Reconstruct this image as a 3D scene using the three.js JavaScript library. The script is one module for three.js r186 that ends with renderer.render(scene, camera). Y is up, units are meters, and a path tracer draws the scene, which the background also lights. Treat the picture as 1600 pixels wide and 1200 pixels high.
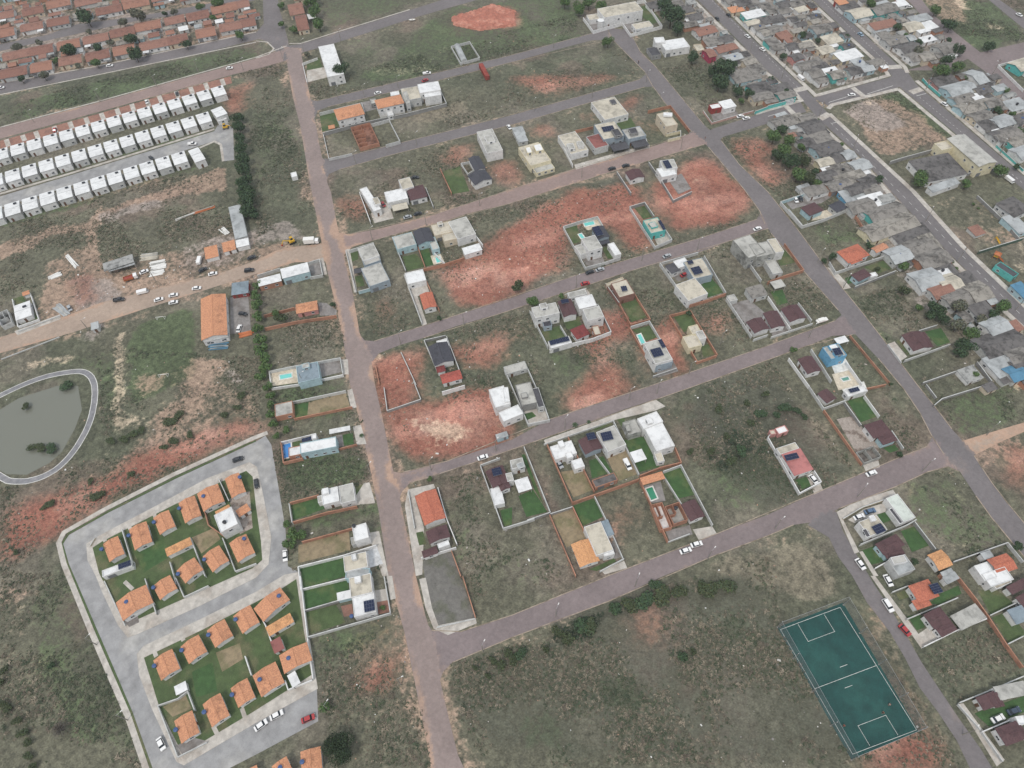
import * as THREE from 'three';
import { RoundedBoxGeometry } from 'three/addons/geometries/RoundedBoxGeometry.js';
import { MarchingCubes } from 'three/addons/objects/MarchingCubes.js';
import { mergeGeometries } from 'three/addons/utils/BufferGeometryUtils.js';

// ---------------------------------------------------------------- camera, sky, sun, exposure
const scene = new THREE.Scene();
const camera = new THREE.PerspectiveCamera(58.11, 4 / 3, 1, 9000);
camera.position.set(0, 230, 0);
camera.rotation.set(-54.2 * Math.PI / 180, 0, -3.25 * Math.PI / 180, 'XYZ');
const renderer = new THREE.WebGLRenderer({ antialias: true });
renderer.toneMapping = THREE.LinearToneMapping;
renderer.toneMappingExposure = 1.14;
renderer.outputColorSpace = THREE.SRGBColorSpace;
renderer.shadowMap.enabled = true;
{ // even overcast sky, brighter overhead
  const w = 64, h = 32, d = new Float32Array(w * h * 4);
  for (let j = 0; j < h; j++) {
    const e = Math.max(0, Math.sin(((j + .5) / h - .5) * Math.PI)), l = .4 + .45 * e;
    for (let i = 0; i < w; i++) d.set([l * .95, l * 1.0, l * 1.07, 1], (j * w + i) * 4);
  }
  const sky = new THREE.DataTexture(d, w, h, THREE.RGBAFormat, THREE.FloatType);
  sky.mapping = THREE.EquirectangularReflectionMapping; sky.magFilter = THREE.LinearFilter; sky.needsUpdate = true;
  scene.background = sky; scene.environment = sky;
}
const sun = new THREE.DirectionalLight(0xfff6ea, 1.45);
sun.position.set(-110, 400, 30); sun.target.position.set(0, 0, -200); scene.add(sun.target);
sun.castShadow = true; sun.shadow.radius = 20; sun.shadow.mapSize.set(4096, 4096);
Object.assign(sun.shadow.camera, { left: -450, right: 450, top: 400, bottom: -400, near: 1, far: 1200 });
scene.add(sun);
scene.fog = new THREE.FogExp2(0xc6ccd2, .00012);

const D = {
houses: [
[0,332,0,[-164.5,-389.8,.432],[["W",0,0,6.8,10.2,0,4.3,"wh","w"]],[],[[1.6,-3,4.6,2]]],[0,332,0,[-172.3,-386.2,.432],[["W",0,0,6.8,10.2,0,4.3,"wh","lgw"]],[],[[1.6,-3,4.6,2]]],[0,332,0,[-180.2,-382.6,.432],[["W",0,0,6.8,10.2,0,4.3,"wh","w"]],[],[[1.6,-3,4.6,2]]],[0,332,0,[-188.1,-378.9,.432],[["W",0,0,6.8,10.2,0,4.3,"wh","w"]],[],[[1.6,-3,4.6,2]]],[0,332,0,[-195.9,-375.3,.432],[["W",0,0,6.8,10.2,0,4.3,"wh","lgw"]],[],[[1.6,-3,4.6,2]]],[0,332,0,[-203.8,-371.7,.432],[["W",0,0,6.8,10.2,0,4.3,"wh","w"]],[],[[1.6,-3,4.6,2]]],[0,332,0,[-211.6,-368.1,.432],[["W",0,0,6.8,10.2,0,4.3,"wh","w"]],[],[[1.6,-3,4.6,2]]],[0,332,0,[-219.5,-364.5,.432],[["W",0,0,6.8,10.2,0,4.3,"wh","lgw"]],[],[[1.6,-3,4.6,2]]],[0,332,0,[-227.3,-360.8,.432],[["W",0,0,6.8,10.2,0,4.3,"wh","w"]],[],[[1.6,-3,4.6,2]]],
[0,332,0,[-235.2,-357.2,.432],[["W",0,0,6.8,10.2,0,4.3,"wh","w"]],[],[[1.6,-3,4.6,2]]],[0,332,0,[-243.1,-353.6,.432],[["W",0,0,6.8,10.2,0,4.3,"wh","lgw"]],[],[[1.6,-3,4.6,2]]],[0,332,0,[-250.9,-350,.432],[["W",0,0,6.8,10.2,0,4.3,"wh","w"]],[],[[1.6,-3,4.6,2]]],[0,332,0,[-258.8,-346.4,.432],[["W",0,0,6.8,10.2,0,4.3,"wh","w"]],[],[[1.6,-3,4.6,2]]],[0,332,0,[-266.6,-342.7,.432],[["W",0,0,6.8,10.2,0,4.3,"wh","lgw"]],[],[[1.6,-3,4.6,2]]],[0,332,0,[-274.5,-339.1,.432],[["W",0,0,6.8,10.2,0,4.3,"wh","w"]],[],[[1.6,-3,4.6,2]]],[0,333,1,[-167.5,-362.7,.436],[["W",0,0,6.8,10.2,0,4.3,"wh","w",0,2]],[],[[1.6,-3,4.6,2]]],[0,333,1,[-175.3,-359.1,.436],[["W",0,0,6.8,10.2,0,4.3,"wh","w",0,2]],[],[[1.6,-3,4.6,2]]],[0,333,1,[-183,-355.5,.436],[["W",0,0,6.8,10.2,0,4.3,"wh","lgw",0,2]],[],[[1.6,-3,4.6,2]]],
[0,333,1,[-190.8,-351.9,.436],[["W",0,0,6.8,10.2,0,4.3,"wh","w",0,2]],[],[[1.6,-3,4.6,2]]],[0,333,1,[-198.6,-348.3,.436],[["W",0,0,6.8,10.2,0,4.3,"wh","w",0,2]],[],[[1.6,-3,4.6,2]]],[0,333,1,[-206.3,-344.6,.436],[["W",0,0,6.8,10.2,0,4.3,"wh","lgw",0,2]],[],[[1.6,-3,4.6,2]]],[0,333,1,[-214.1,-341,.436],[["W",0,0,6.8,10.2,0,4.3,"wh","w",0,2]],[],[[1.6,-3,4.6,2]]],[0,333,1,[-221.8,-337.4,.436],[["W",0,0,6.8,10.2,0,4.3,"wh","w",0,2]],[],[[1.6,-3,4.6,2]]],[0,333,1,[-229.6,-333.8,.436],[["W",0,0,6.8,10.2,0,4.3,"wh","lgw",0,2]],[],[[1.6,-3,4.6,2]]],[0,333,1,[-237.4,-330.2,.436],[["W",0,0,6.8,10.2,0,4.3,"wh","w",0,2]],[],[[1.6,-3,4.6,2]]],[0,333,1,[-245.1,-326.6,.436],[["W",0,0,6.8,10.2,0,4.3,"wh","w",0,2]],[],[[1.6,-3,4.6,2]]],
[0,333,1,[-252.9,-322.9,.436],[["W",0,0,6.8,10.2,0,4.3,"wh","lgw",0,2]],[],[[1.6,-3,4.6,2]]],[0,333,1,[-260.6,-319.3,.436],[["W",0,0,6.8,10.2,0,4.3,"wh","w",0,2]],[],[[1.6,-3,4.6,2]]],[0,333,1,[-268.4,-315.7,.436],[["W",0,0,6.8,10.2,0,4.3,"wh","w",0,2]],[],[[1.6,-3,4.6,2]]],[0,334,2,[-172.8,-326.2,.423],[["W",0,0,6.8,10.2,0,4.3,"wh","w"]],[],[[1.6,-3,4.6,2]]],[0,334,2,[-180.6,-322.7,.423],[["W",0,0,6.8,10.2,0,4.3,"wh","lgw"]],[],[[1.6,-3,4.6,2]]],[0,334,2,[-188.3,-319.3,.423],[["W",0,0,6.8,10.2,0,4.3,"wh","w"]],[],[[1.6,-3,4.6,2]]],[0,334,2,[-196,-315.8,.423],[["W",0,0,6.8,10.2,0,4.3,"wh","w"]],[],[[1.6,-3,4.6,2]]],[0,334,2,[-203.8,-312.3,.423],[["W",0,0,6.8,10.2,0,4.3,"wh","lgw"]],[],[[1.6,-3,4.6,2]]],[0,334,2,[-211.5,-308.8,.423],[["W",0,0,6.8,10.2,0,4.3,"wh","w"]],[],[[1.6,-3,4.6,2]]],
[0,334,2,[-219.2,-305.3,.423],[["W",0,0,6.8,10.2,0,4.3,"wh","w"]],[],[[1.6,-3,4.6,2]]],[0,334,2,[-227,-301.9,.423],[["W",0,0,6.8,10.2,0,4.3,"wh","lgw"]],[],[[1.6,-3,4.6,2]]],[0,334,2,[-234.7,-298.4,.423],[["W",0,0,6.8,10.2,0,4.3,"wh","w"]],[],[[1.6,-3,4.6,2]]],[0,334,2,[-242.5,-294.9,.423],[["W",0,0,6.8,10.2,0,4.3,"wh","w"]],[],[[1.6,-3,4.6,2]]],[0,334,2,[-250.2,-291.4,.423],[["W",0,0,6.8,10.2,0,4.3,"wh","lgw"]],[],[[1.6,-3,4.6,2]]],[0,334,2,[-257.9,-287.9,.423],[["W",0,0,6.8,10.2,0,4.3,"wh","w"]],[],[[1.6,-3,4.6,2]]],[0,335,3,[-159.5,-367.3,.581],[["W",0,0,6.1,8.9,0,4.8,"wh","w",0,2],["F",-.8,3.6,5.3,4.5,-.1,2.6,"wh","w"]]],[0,336,3,[-163.5,-327.4,.529],[["W",0,0,5.3,12.3,0,4.8,"wh","w"],["F",.1,1.1,5.7,5.9,-.07,2.6,"wh","w"]]],
[1,337,4,[-334.4,-503.7,.292],[["G",0,0,8.6,10.6,0,2.9,"rb0","w"],["S",-2.7,6.9,3.8,3.6,0,2.5,"wh","w",0,0]]],[1,337,4,[-317.8,-507,.363],[["G",0,0,13.2,11.3,0,2.9,"rb1","be"]]],[1,337,4,[-303.1,-516,.353],[["G",0,0,15.2,12,0,2.9,"rb2","w"],["S",5.5,6.9,3.8,3.6,0,2.5,"fg1","w",0,0]]],[1,337,4,[-282.4,-516.6,.338],[["G",0,0,17.3,10.6,0,2.9,"rb0","lgw"]]],[1,337,4,[-263.5,-502.3,.319],[["G",0,0,16.7,11.3,0,2.9,"rb1","w"],["S",-5.4,6.9,3.8,3.6,0,2.5,"lg","w",0,0]]],[1,337,4,[-246.6,-509.4,.307],[["G",0,0,16.9,12,0,2.9,"rb2","be"]]],[1,337,4,[-310.3,-484.6,.294],[["G",0,0,13.8,10.6,0,2.9,"rb0","w"],["S",5.1,6.9,3.8,3.6,0,2.5,"wh","w",0,0]]],[1,337,4,[-294.2,-489.7,.282],[["G",0,0,13.7,11.3,0,2.9,"rb1","lgw"]]],[1,337,4,[-325.3,-478.4,.354],[["G",0,0,9.7,12,0,2.9,"rb2","w"],["S",-2.5,6.9,3.8,3.6,0,2.5,"fg1","w",0,0]]],
[1,337,4,[-307.1,-448.6,.328],[["G",0,0,16.3,10.6,0,2.9,"rb0","be"]]],[1,337,4,[-292.6,-452.9,.316],[["G",0,0,13.6,11.3,0,2.9,"rb1","w"],["S",5.4,6.9,3.8,3.6,0,2.5,"lg","w",0,0]]],[1,337,4,[-276.5,-457.7,.304],[["G",0,0,13.5,12,0,2.9,"rb2","lgw"]]],[1,337,4,[-260.5,-463.4,.292],[["G",0,0,15.4,10.6,0,2.9,"rb0","w"],["S",-5.6,6.9,3.8,3.6,0,2.5,"wh","w",0,0]]],[1,337,4,[-244.9,-470,.281],[["G",0,0,15.3,11.3,0,2.9,"rb1","be"]]],[1,337,4,[-229.7,-476.6,.27],[["G",0,0,16.3,12,0,2.9,"rb2","w"],["S",5.3,6.9,3.8,3.6,0,2.5,"fg1","w",0,0]]],[1,337,4,[-213.3,-482.3,.342],[["G",0,0,12.6,10.6,0,2.9,"rb0","lgw"]]],[1,337,4,[-198.6,-486.7,.33],[["G",0,0,14.5,11.3,0,2.9,"rb1","w"],["S",-5.5,6.9,3.8,3.6,0,2.5,"lg","w",0,0]]],[1,337,4,[-182.4,-495.2,.319],[["G",0,0,16.6,12,0,2.9,"rb2","be"]]],
[1,337,4,[-171.1,-499.5,.307],[["G",0,0,9.4,10.6,0,2.9,"rb0","w"],["S",2.4,6.9,3.8,3.6,0,2.5,"wh","w",0,0]]],[1,337,4,[-301.1,-427.1,.283],[["G",0,0,15.8,11.3,0,2.9,"rb1","lgw"]]],[1,337,4,[-285.2,-431.9,.271],[["G",0,0,12.3,12,0,2.9,"rb2","w"],["S",-4.7,6.9,3.8,3.6,0,2.5,"fg1","w",0,0]]],[1,337,4,[-268.9,-437.7,.26],[["G",0,0,13.2,10.6,0,2.9,"rb0","be"]]],[1,337,4,[-252.8,-441.8,.331],[["G",0,0,14,11.3,0,2.9,"rb1","w"],["S",4.9,6.9,3.8,3.6,0,2.5,"lg","w",0,0]]],[1,337,4,[-237.4,-446.9,.32],[["G",0,0,12.8,12,0,2.9,"rb2","lgw"]]],[1,337,4,[-219.4,-451.5,.307],[["G",0,0,16.9,10.6,0,2.9,"rb0","w"],["S",-5.6,6.9,3.8,3.6,0,2.5,"wh","w",0,0]]],[1,337,4,[-205,-456.3,.295],[["G",0,0,12.2,11.3,0,2.9,"rb1","be"]]],[1,337,4,[-188.1,-463,.284],[["G",0,0,12,12,0,2.9,"rb2","w"],["S",4.2,6.9,3.8,3.6,0,2.5,"fg1","w",0,0]]],
[1,337,4,[-173,-469.2,.273],[["G",0,0,13.9,10.6,0,2.9,"rb0","lgw"]]],[1,337,4,[-162,-473.3,.261],[["G",0,0,9.1,11.3,0,2.9,"rb1","w"],["S",-2.2,6.9,3.8,3.6,0,2.5,"lg","w",0,0]]],[1,337,4,[-335.9,-472.7,.353],[["G",0,0,13.4,12,0,2.9,"rb2","be"]]],[1,337,4,[-230.6,-516.8,.344],[["G",0,0,14.1,10.6,0,2.9,"rb0","w"],["S",5.7,6.9,3.8,3.6,0,2.5,"wh","w",0,0]]],[1,337,4,[-211.2,-515.7,.329],[["G",0,0,12.8,11.3,0,2.9,"rb1","lgw"]]],[1,338,5,[-131.9,-487.2,.262],[["G",0,0,9.2,15.4,0,3.2,"rb0","be"]]],[1,338,5,[-125.3,-468.2,.24],[["G",0,0,6.8,20.1,0,3.2,"rb1","be"]]],[1,338,5,[-133.3,-507.7,.264],[["G",0,0,6.6,15,0,3.2,"rb2","be"]]],[2,339,3,[-120.1,-476.4,.296],[["S",0,0,5.1,6.9,0,3,"wh","posts"]]],[3,340,3,[-99.7,-414,.267],[["F",0,0,9.9,37,0,6,"wh","w"]]],
[4,341,3,[-83.2,-357.2,.324],[["H",0,0,14.7,10.6,0,6,"or","w"],["S",-12,4.4,3.6,3.5,-.11,2.5,"or","posts"]]],[4,342,3,[-60.9,-365.1,.287],[["H",0,0,14.6,8.5,0,6,"or","w"],["F",-1.6,6.4,3.4,4.2,0,3,"wh","w"],["F",-7.9,-9.5,3.4,5.2,0,3,"cg","g"]]],[4,343,3,[-49.1,-374.3,.208],[["F",0,0,10,12.8,0,5,"cb","lgw"],["F",-3.2,4.3,2.4,12,0,5.6,"cg","lgw"],["F",-8.8,-6.2,5.2,3.9,0,3,"wh","w"]]],[4,344,3,[-38.4,-377.7,.187],[["F",0,0,12.4,9.5,0,6.2,"wh","w"],["F",.8,4.9,9.6,7.6,0,5.5,"wh","w"]]],[5,345,3,[-73.7,-339.9,.332],[["U",0,0,11.1,20.4,0,2.6,"redsoil","bk"]]],[6,346,3,[-20.4,-422.3,.241],[["B",0,0,3.8,19.8,0,2.4,"lg","lgw"]]],[4,347,3,[-10.5,-296.1,2.018],[["G",0,0,8.2,9.4,0,3.4,"sl","w"],["G",11.1,3.8,10.9,5.3,-.14,3.4,"sl","w"]]],
[4,348,3,[-4.6,-323.7,.254],[["F",0,0,8.8,20.2,0,5.5,"cg","w"],["F",.2,-.6,4.5,6.1,0,6.5,"cg","w",5]]],[6,349,3,[-108.8,-308.5,.291],[["F",0,0,3,4,0,2.4,"wh","w"]]],[7,350,3,[83.4,-453.7,.256],[["F",0,0,26.7,12.4,0,7,"cb","w"],["F",-16.4,-4.8,7.3,6.9,-.09,3,"cb","w"],["T",-15.1,5,4.2,6.1,-.26,5,"wh","w"]]],[8,351,3,[96,-439.3,.256],[["F",0,0,12.1,7,0,3.5,"cb","w"]]],[4,352,3,[111.6,-412.7,.19],[["F",0,0,15.6,10.9,0,4.5,"wh","w"],["F",-7.9,-5.5,6.1,6.4,-.17,5.5,"wh","w"],["F",-13.7,1.4,6.2,9.4,0,2.8,"dk","g"]]],[4,353,3,[130.6,-401.2,.307],[["G",0,0,4.7,8.7,0,4,"rb0","mg"],["F",-1.9,-9,4.9,7.4,-.18,3.4,"cb","be"]]],[4,354,3,[63.5,-349.8,.31],[["F",0,0,14.5,18.5,0,4,"cb","w"],["F",4.2,-4.4,3,4.4,-.08,4.4,"dk","g",3.8]]],
[4,355,3,[60.3,-328,.249],[["F",0,0,11.8,14.3,0,5,"cb","bg"],["F",2.3,5,3.9,5.9,0,6.3,"dk","g",4.5],["S",1.2,12.6,9.3,6.3,0,2.8,"dk","posts"]],[[-.2,-1,6.5,4.4,-.07,4.9,5,2]]],[4,356,3,[73.4,-324.7,.25],[["F",0,0,10.3,9,0,4.8,"cg","bg"],["F",-.7,.1,4.2,4.8,-.1,6.2,"dk","g",4.5],["S",.4,7.1,8.6,6.3,0,2.8,"dk","posts"]]],[4,357,3,[53.1,-320.4,.323],[["F",0,0,7.9,11.4,0,4,"rdt","lgw"]]],[4,358,3,[40,-320,.311],[["F",0,0,10.2,17.7,0,4,"cb","w"],["F",-3.2,4.2,3.6,4.8,-.17,5.5,"cg","w",3.8],["F",2.3,4.3,3.1,4.5,-.16,5.5,"cg","w",3.8]]],[4,359,3,[18.8,-311.6,.338],[["F",0,0,11.6,17.1,0,4.5,"cb","cr"],["F",-2.2,-2.6,2.7,5.3,-.15,6,"wh","cr",4],["F",3.2,-2.4,4.1,6,-.11,6,"wh","cr",4],["F",.7,10,10.6,6.1,0,2.6,"cg","cr"]]],
[9,360,3,[11.6,-335.2,.242],[["X",0,0,5.6,6.4,0,3,"lg","lgw"],["X",-.4,7.2,5.1,5.5,0,3,"lg","lgw"]]],[4,361,3,[92.6,-333.5,.261],[["F",0,0,6.8,12.6,0,6,"cb","be"],["F",1.6,-2.7,4.8,3,-.44,7,"wh","w",6]]],[10,362,3,[122.5,-347.1,.205],[["F",0,0,6,4.3,0,3.4,"wh","rd"],["X",6.7,.9,7.4,6.4,.08,4,"wh","w"]]],[4,363,3,[69.1,-291.5,1.834],[["G",0,0,6.3,7.4,0,3.2,"br","w"]]],[4,364,3,[85.2,-291.3,.227],[["F",0,0,8.3,7.2,0,4.2,"wh","w"],["F",2.7,-4.2,7.4,7.2,-.13,5,"cg","w"]],[[1.7,-3.7,3.1,6.3,-.05,5.1,3,4]]],[4,365,3,[-66.2,-283.1,.447],[["F",0,0,3.9,20,0,4,"wh","w"],["F",1.9,4.3,2.9,5.4,-.09,5,"cb","w",3.8]]],[4,366,3,[-53.2,-284.8,.255],[["F",0,0,10.7,8.8,0,4,"wh","w"],["F",6.7,-6.3,6,8.3,.06,5,"cb","w"],["S",.2,7.7,7.8,4.6,0,2.6,"cb","posts"]]],
[4,367,3,[-42.8,-286.6,.278],[["H",0,0,8.1,9.2,0,3.4,"br","w"]]],[4,368,3,[-59.9,-229.4,.397],[["F",0,0,9.6,12.9,0,4.2,"cg","bg"],["F",1.9,-15.3,7.9,9.2,0,4.2,"cg","w"],["F",1.5,-10.1,7.9,3.6,0,3.4,"cg","bg"],["S",-6.2,-7.3,3.7,3.2,-.2,2.8,"dk","posts"]]],[4,369,3,[-47.4,-250.9,.302],[["F",0,0,9.5,9.2,0,4,"cg","bl"]]],[4,370,3,[-38.3,-253.3,1.859],[["G",0,0,9.4,7.6,0,4,"sl","bl"],["F",-6.4,3.2,3.5,8.4,1.57,3.8,"cg","bl"]]],[4,371,3,[-29.4,-257.9,.259],[["F",0,0,9.5,7.9,0,4.2,"cb","be"],["F",1.8,5.7,6.3,6.7,0,4,"cb","be"],["F",-.4,-2.4,2.4,2.1,0,5.5,"cb","w",4]]],[4,372,3,[-19.8,-256.8,.349],[["F",0,0,9.3,13.4,0,4.8,"cg","w"]]],[11,373,3,[-15.2,-243.2,.33],[["X",0,0,8.3,4.1,0,3.4,"wh","w"]]],[4,374,3,[-35.2,-211.8,1.811],[["G",0,0,8.6,5.1,0,3.4,"red","w"],["F",16.2,-2.4,8.6,7.4,1.57,3.6,"wh","w"]]],
[4,375,3,[-97.3,-234.3,.283],[["X",0,0,12.2,5.7,0,4.8,"wh","bl"],["X",-12.2,.8,10,4.2,0,3.6,"wh","bk"]]],[4,376,3,[-89.4,-212.3,.184],[["G",0,0,8.8,5,0,3.2,"or","pk"]]],[4,377,3,[-83.7,-174.5,.234],[["F",0,0,8.9,8.8,0,4.6,"bgr","bl"],["F",-.3,-2.6,3,2.5,0,6,"cg","bl",4.4]]],[4,378,3,[-29,-181.1,1.861],[["G",0,0,10.2,7.7,0,3.6,"sl","w"],["F",5.5,2.3,4.6,4.5,1.57,3,"wh","w"]]],[4,379,3,[-24.7,-169.1,.256],[["G",0,0,7.7,4,0,3.2,"red2","w"],["G",-3.1,-5.4,2.9,2.4,0,3,"rdk","w"]]],[4,380,3,[40.8,-239.6,.284],[["F",0,0,6.9,9.1,0,6.2,"cg","w"],["F",-4.7,-.7,4.1,6.4,.08,3.4,"cg","w"],["G",7.8,-7.4,7.5,5.3,1.57,4,"sl","bg"],["S",7.4,-1.4,4.5,2.4,0,3.2,"sl","posts"]],[[6.1,-7.3,3.4,6.4,-.02,5.2,3,4]]],[11,381,3,[51.4,-238.1,.301],[["F",0,0,3.2,8.3,0,3.2,"wh","w"]]],
[4,382,3,[72.2,-251.5,.238],[["F",0,0,7.5,9.6,0,4.2,"cb","tq"],["F",-.7,.1,3.3,3.7,.07,4.8,"cg","tq",4]],[[3.2,1.4,1.5,6.5,-.01,4.3,2,5]]],[4,383,3,[51.5,-211.4,.285],[["F",0,0,7.4,9.2,0,4.6,"cb","brw"],["F",-.7,-6.5,8.5,1.6,.14,3,"cb","be"]],[[.1,.9,2.6,2.9,-.17,5,3,2]]],[4,384,3,[16.2,-199.4,.208],[["F",0,0,10.9,6.3,0,6.5,"cg","w"],["F",-.4,-1.8,3.2,3,0,7.5,"cg","w",6],["F",-.5,4.2,3.6,4.1,-.07,3,"sl","bg"]]],[12,385,3,[21.2,-183.8,.274],[["F",0,0,9.4,3.9,0,3.4,"wh","w"]],[[-.1,-.6,8.6,2.4,-.03,3.3,6,2]]],[4,386,3,[26,-202.3,1.775],[["G",0,0,8.8,5.4,0,4,"br","w"]],[[2.7,-.4,3.4,2.1,1.57,5.2,3,2]]],[4,387,3,[34.3,-204.9,.211],[["F",0,0,8,6.9,0,4.5,"wh","w"],["F",.5,8.5,7.5,6.5,0,6,"cg","w"],["F",-1.6,-7,8.3,3.1,0,3,"cg","w"]]],
[4,388,3,[30.2,-188.8,.433],[["H",0,0,5.7,5.2,0,3.2,"rdk","w"],["F",6.8,2.3,2.9,5,-.28,3,"cb","bk"]]],[4,389,3,[60.6,-174,.259],[["F",0,0,7.6,11.5,0,6,"cg","w"],["F",.4,4.6,7.5,2.6,0,4.5,"dk","bg"]],[[-.9,.7,4.5,4.2,-.02,6.1,4,3],[2.9,-2.8,1.7,4.3,0,6.2,2,3]]],[4,390,3,[76.1,-179.8,.22],[["F",0,0,5.9,6.5,0,4.2,"cb","cr"],["F",3.6,-5.2,4.1,5.1,0,4.2,"cb","cr"],["F",4.3,-1.2,2.9,4.3,0,5.4,"cg","w"]]],[4,391,3,[81.3,-208.2,.376],[["F",0,0,10.1,10.5,0,5,"cb","w"]]],[4,392,3,[86.9,-221.2,.227],[["F",0,0,9.2,11.3,0,4.5,"cb","bg"],["H",-10.1,-4.6,4.1,4.8,.19,3.2,"dk","w"],["F",-5.2,-6.1,6.1,4.9,.12,3.8,"wh","w"]],[[-1.5,1.6,4.3,4.4,.02,4.8,3,3],[-2.1,-4,2.6,2.1,-.04,4.8,3,1]]],[13,393,3,[111.9,-230.9,.337],[["F",0,0,9.2,12.9,0,7,"cg","rc"],["F",4.2,3.9,9,8.4,-.15,7,"cg","rc"]]],
[4,394,3,[109.9,-206.2,.255],[["X",0,0,7.5,5.8,0,3.6,"fg0","lgw"]]],[6,395,3,[98.8,-203.9,.251],[["F",0,0,3.5,3.5,0,2.6,"cg","lgw"]]],[4,396,3,[105.6,-186.9,1.874],[["G",0,0,6.1,6.7,0,3.4,"br","w"]]],[4,397,3,[149.8,-257.6,.414],[["H",0,0,7.8,6,0,3.2,"br","bl"]]],[4,398,3,[163,-258.8,.462],[["H",0,0,6.7,5.1,0,3,"sl","lgw"]]],[4,399,3,[158.9,-225.7,.376],[["H",0,0,11.2,7.4,0,3.6,"red","w"],["G",-1.7,3.8,5.7,1.7,0,3.4,"red","w"]]],[4,400,3,[172.3,-228.7,.444],[["G",0,0,6.7,2.8,0,3.4,"sal","w"]]],[4,401,3,[158.2,-212.4,.463],[["H",0,0,6.9,3.9,0,3.2,"br","bl"],["F",5.2,2.1,3.7,2.3,-.23,2.8,"wh","w"]]],[4,402,3,[168,-173.8,1.754],[["G",0,0,8.2,7.6,0,3.2,"br","w"],["G",-.3,4.4,7.3,1.8,-.12,3,"br","w"]]],
[4,403,3,[131.8,-169.2,.241],[["F",0,0,7.2,6.5,0,5.5,"cg","sb"],["F",.1,.1,3.3,5.8,0,6.4,"wh","sb",5.2]],[[-.1,1.3,3.3,3.5,-.08,6.6,2,3]]],[4,404,3,[120.9,-164.6,1.798],[["G",0,0,7.2,5.6,0,3.4,"br","w"]]],[2,405,3,[138,-176.9,.256],[["S",0,0,5.2,3.2,0,2.8,"wh","posts"]]],[4,406,3,[113.2,-189.5,1.722],[["G",0,0,8.2,5.7,0,3.4,"br","w"]]],[4,407,3,[122.3,-192.4,1.816],[["G",0,0,7.3,7.3,0,3.4,"br","w"]]],[2,408,3,[120.6,-210.3,.255],[["S",0,0,5.5,4.5,0,2.8,"cg","posts"]]],[4,409,3,[121.3,-221,.168],[["F",0,0,4.8,9.4,0,3.4,"cg","lgw"],["F",5.4,-10.6,4.2,9.1,0,5,"cb","w"]]],[6,410,3,[-91.6,-157.7,.199],[["F",0,0,7,6.2,0,3.4,"cg","bk"]]],
[4,411,3,[-75.3,-139.1,.162],[["F",0,0,13.7,4.6,0,4.6,"wh","bl"],["X",8.3,-5.8,8.1,2.1,0,3.4,"wh","posts"],["F",-1.3,-3.9,1.8,2.2,0,5.4,"wh","w"],["F",-8.7,-.4,6,4,0,3,"wh","bk"]],[[-4.4,-4,3.7,1.7,.09,3.6,3,1]]],[4,412,3,[-68.5,-117.6,.215],[["F",0,0,6,6.1,0,4,"wh","w"],["F",6,.7,5.3,7.3,0,4,"cg","w"],["F",-1.4,-1.8,2.3,2.4,0,5,"wh","w",3.8],["F",-4,-.2,1.6,2.8,0,3,"cg","w"]]],[4,413,3,[-55.9,-101.9,.25],[["F",0,0,5,5.8,0,5.6,"wh","w"],["F",-3.3,1.2,1.4,2.8,0,3,"cg","lgw"]],[],[[-1.7,-2.8,6.2,1]]],[4,414,3,[-56.8,-91.4,.188],[["F",0,0,7.9,5.6,0,5,"cb","w"],["F",-.2,-1.3,1.6,2,.11,6.4,"wh","w",4.8],["F",.1,4,8,3.4,-.22,4.2,"lg","bl"]]],[4,415,3,[-31.8,-110.7,1.893],[["G",0,0,11.6,7.2,0,4.2,"red","w"]]],
[4,416,3,[-28.9,-100.3,1.88],[["G",0,0,4.2,6.9,0,3.6,"br","w"],["G",-5.1,-4.5,4.6,1.9,1.57,3.2,"br","w"],["F",-4.3,.7,4.1,1.7,1.57,3.8,"wh","w"]]],[4,417,3,[-7.2,-121.7,1.913],[["G",0,0,6.8,6.1,0,3.6,"br","w"],["G",-3.7,.9,4.1,3.2,0,3.6,"br","w"],["F",-7,-2.9,3.9,6.9,1.41,3,"wh","w"]],[[1.2,.2,3.4,3.1,1.47,4.9,4,3]]],[4,418,3,[-52.9,-76.9,.188],[["F",0,0,7.2,7,0,4.2,"wh","w"],["F",-.3,-6.4,7.3,6.8,0,4.8,"cb","w"],["F",-.9,-8.2,2.1,2.2,0,6,"wh","w",4.6],["X",-6.4,-5,4.2,2.3,0,3,"wh","bl"]],[[1.7,1.2,3.4,3.7,-.02,4.4,4,3]],[[-4.8,2.2,2.2,0]]],[4,419,3,[.3,-126.3,.202],[["F",0,0,4.8,3.7,0,4.5,"cg","w"],["F",.9,1.7,2.8,2.2,.12,5.5,"lg","lgw",4.2],["S",0,8.4,5.2,5.3,.07,3,"wh","posts"],["F",-4.1,4.5,2.4,3.4,0,4,"cg","w"]]],
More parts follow.
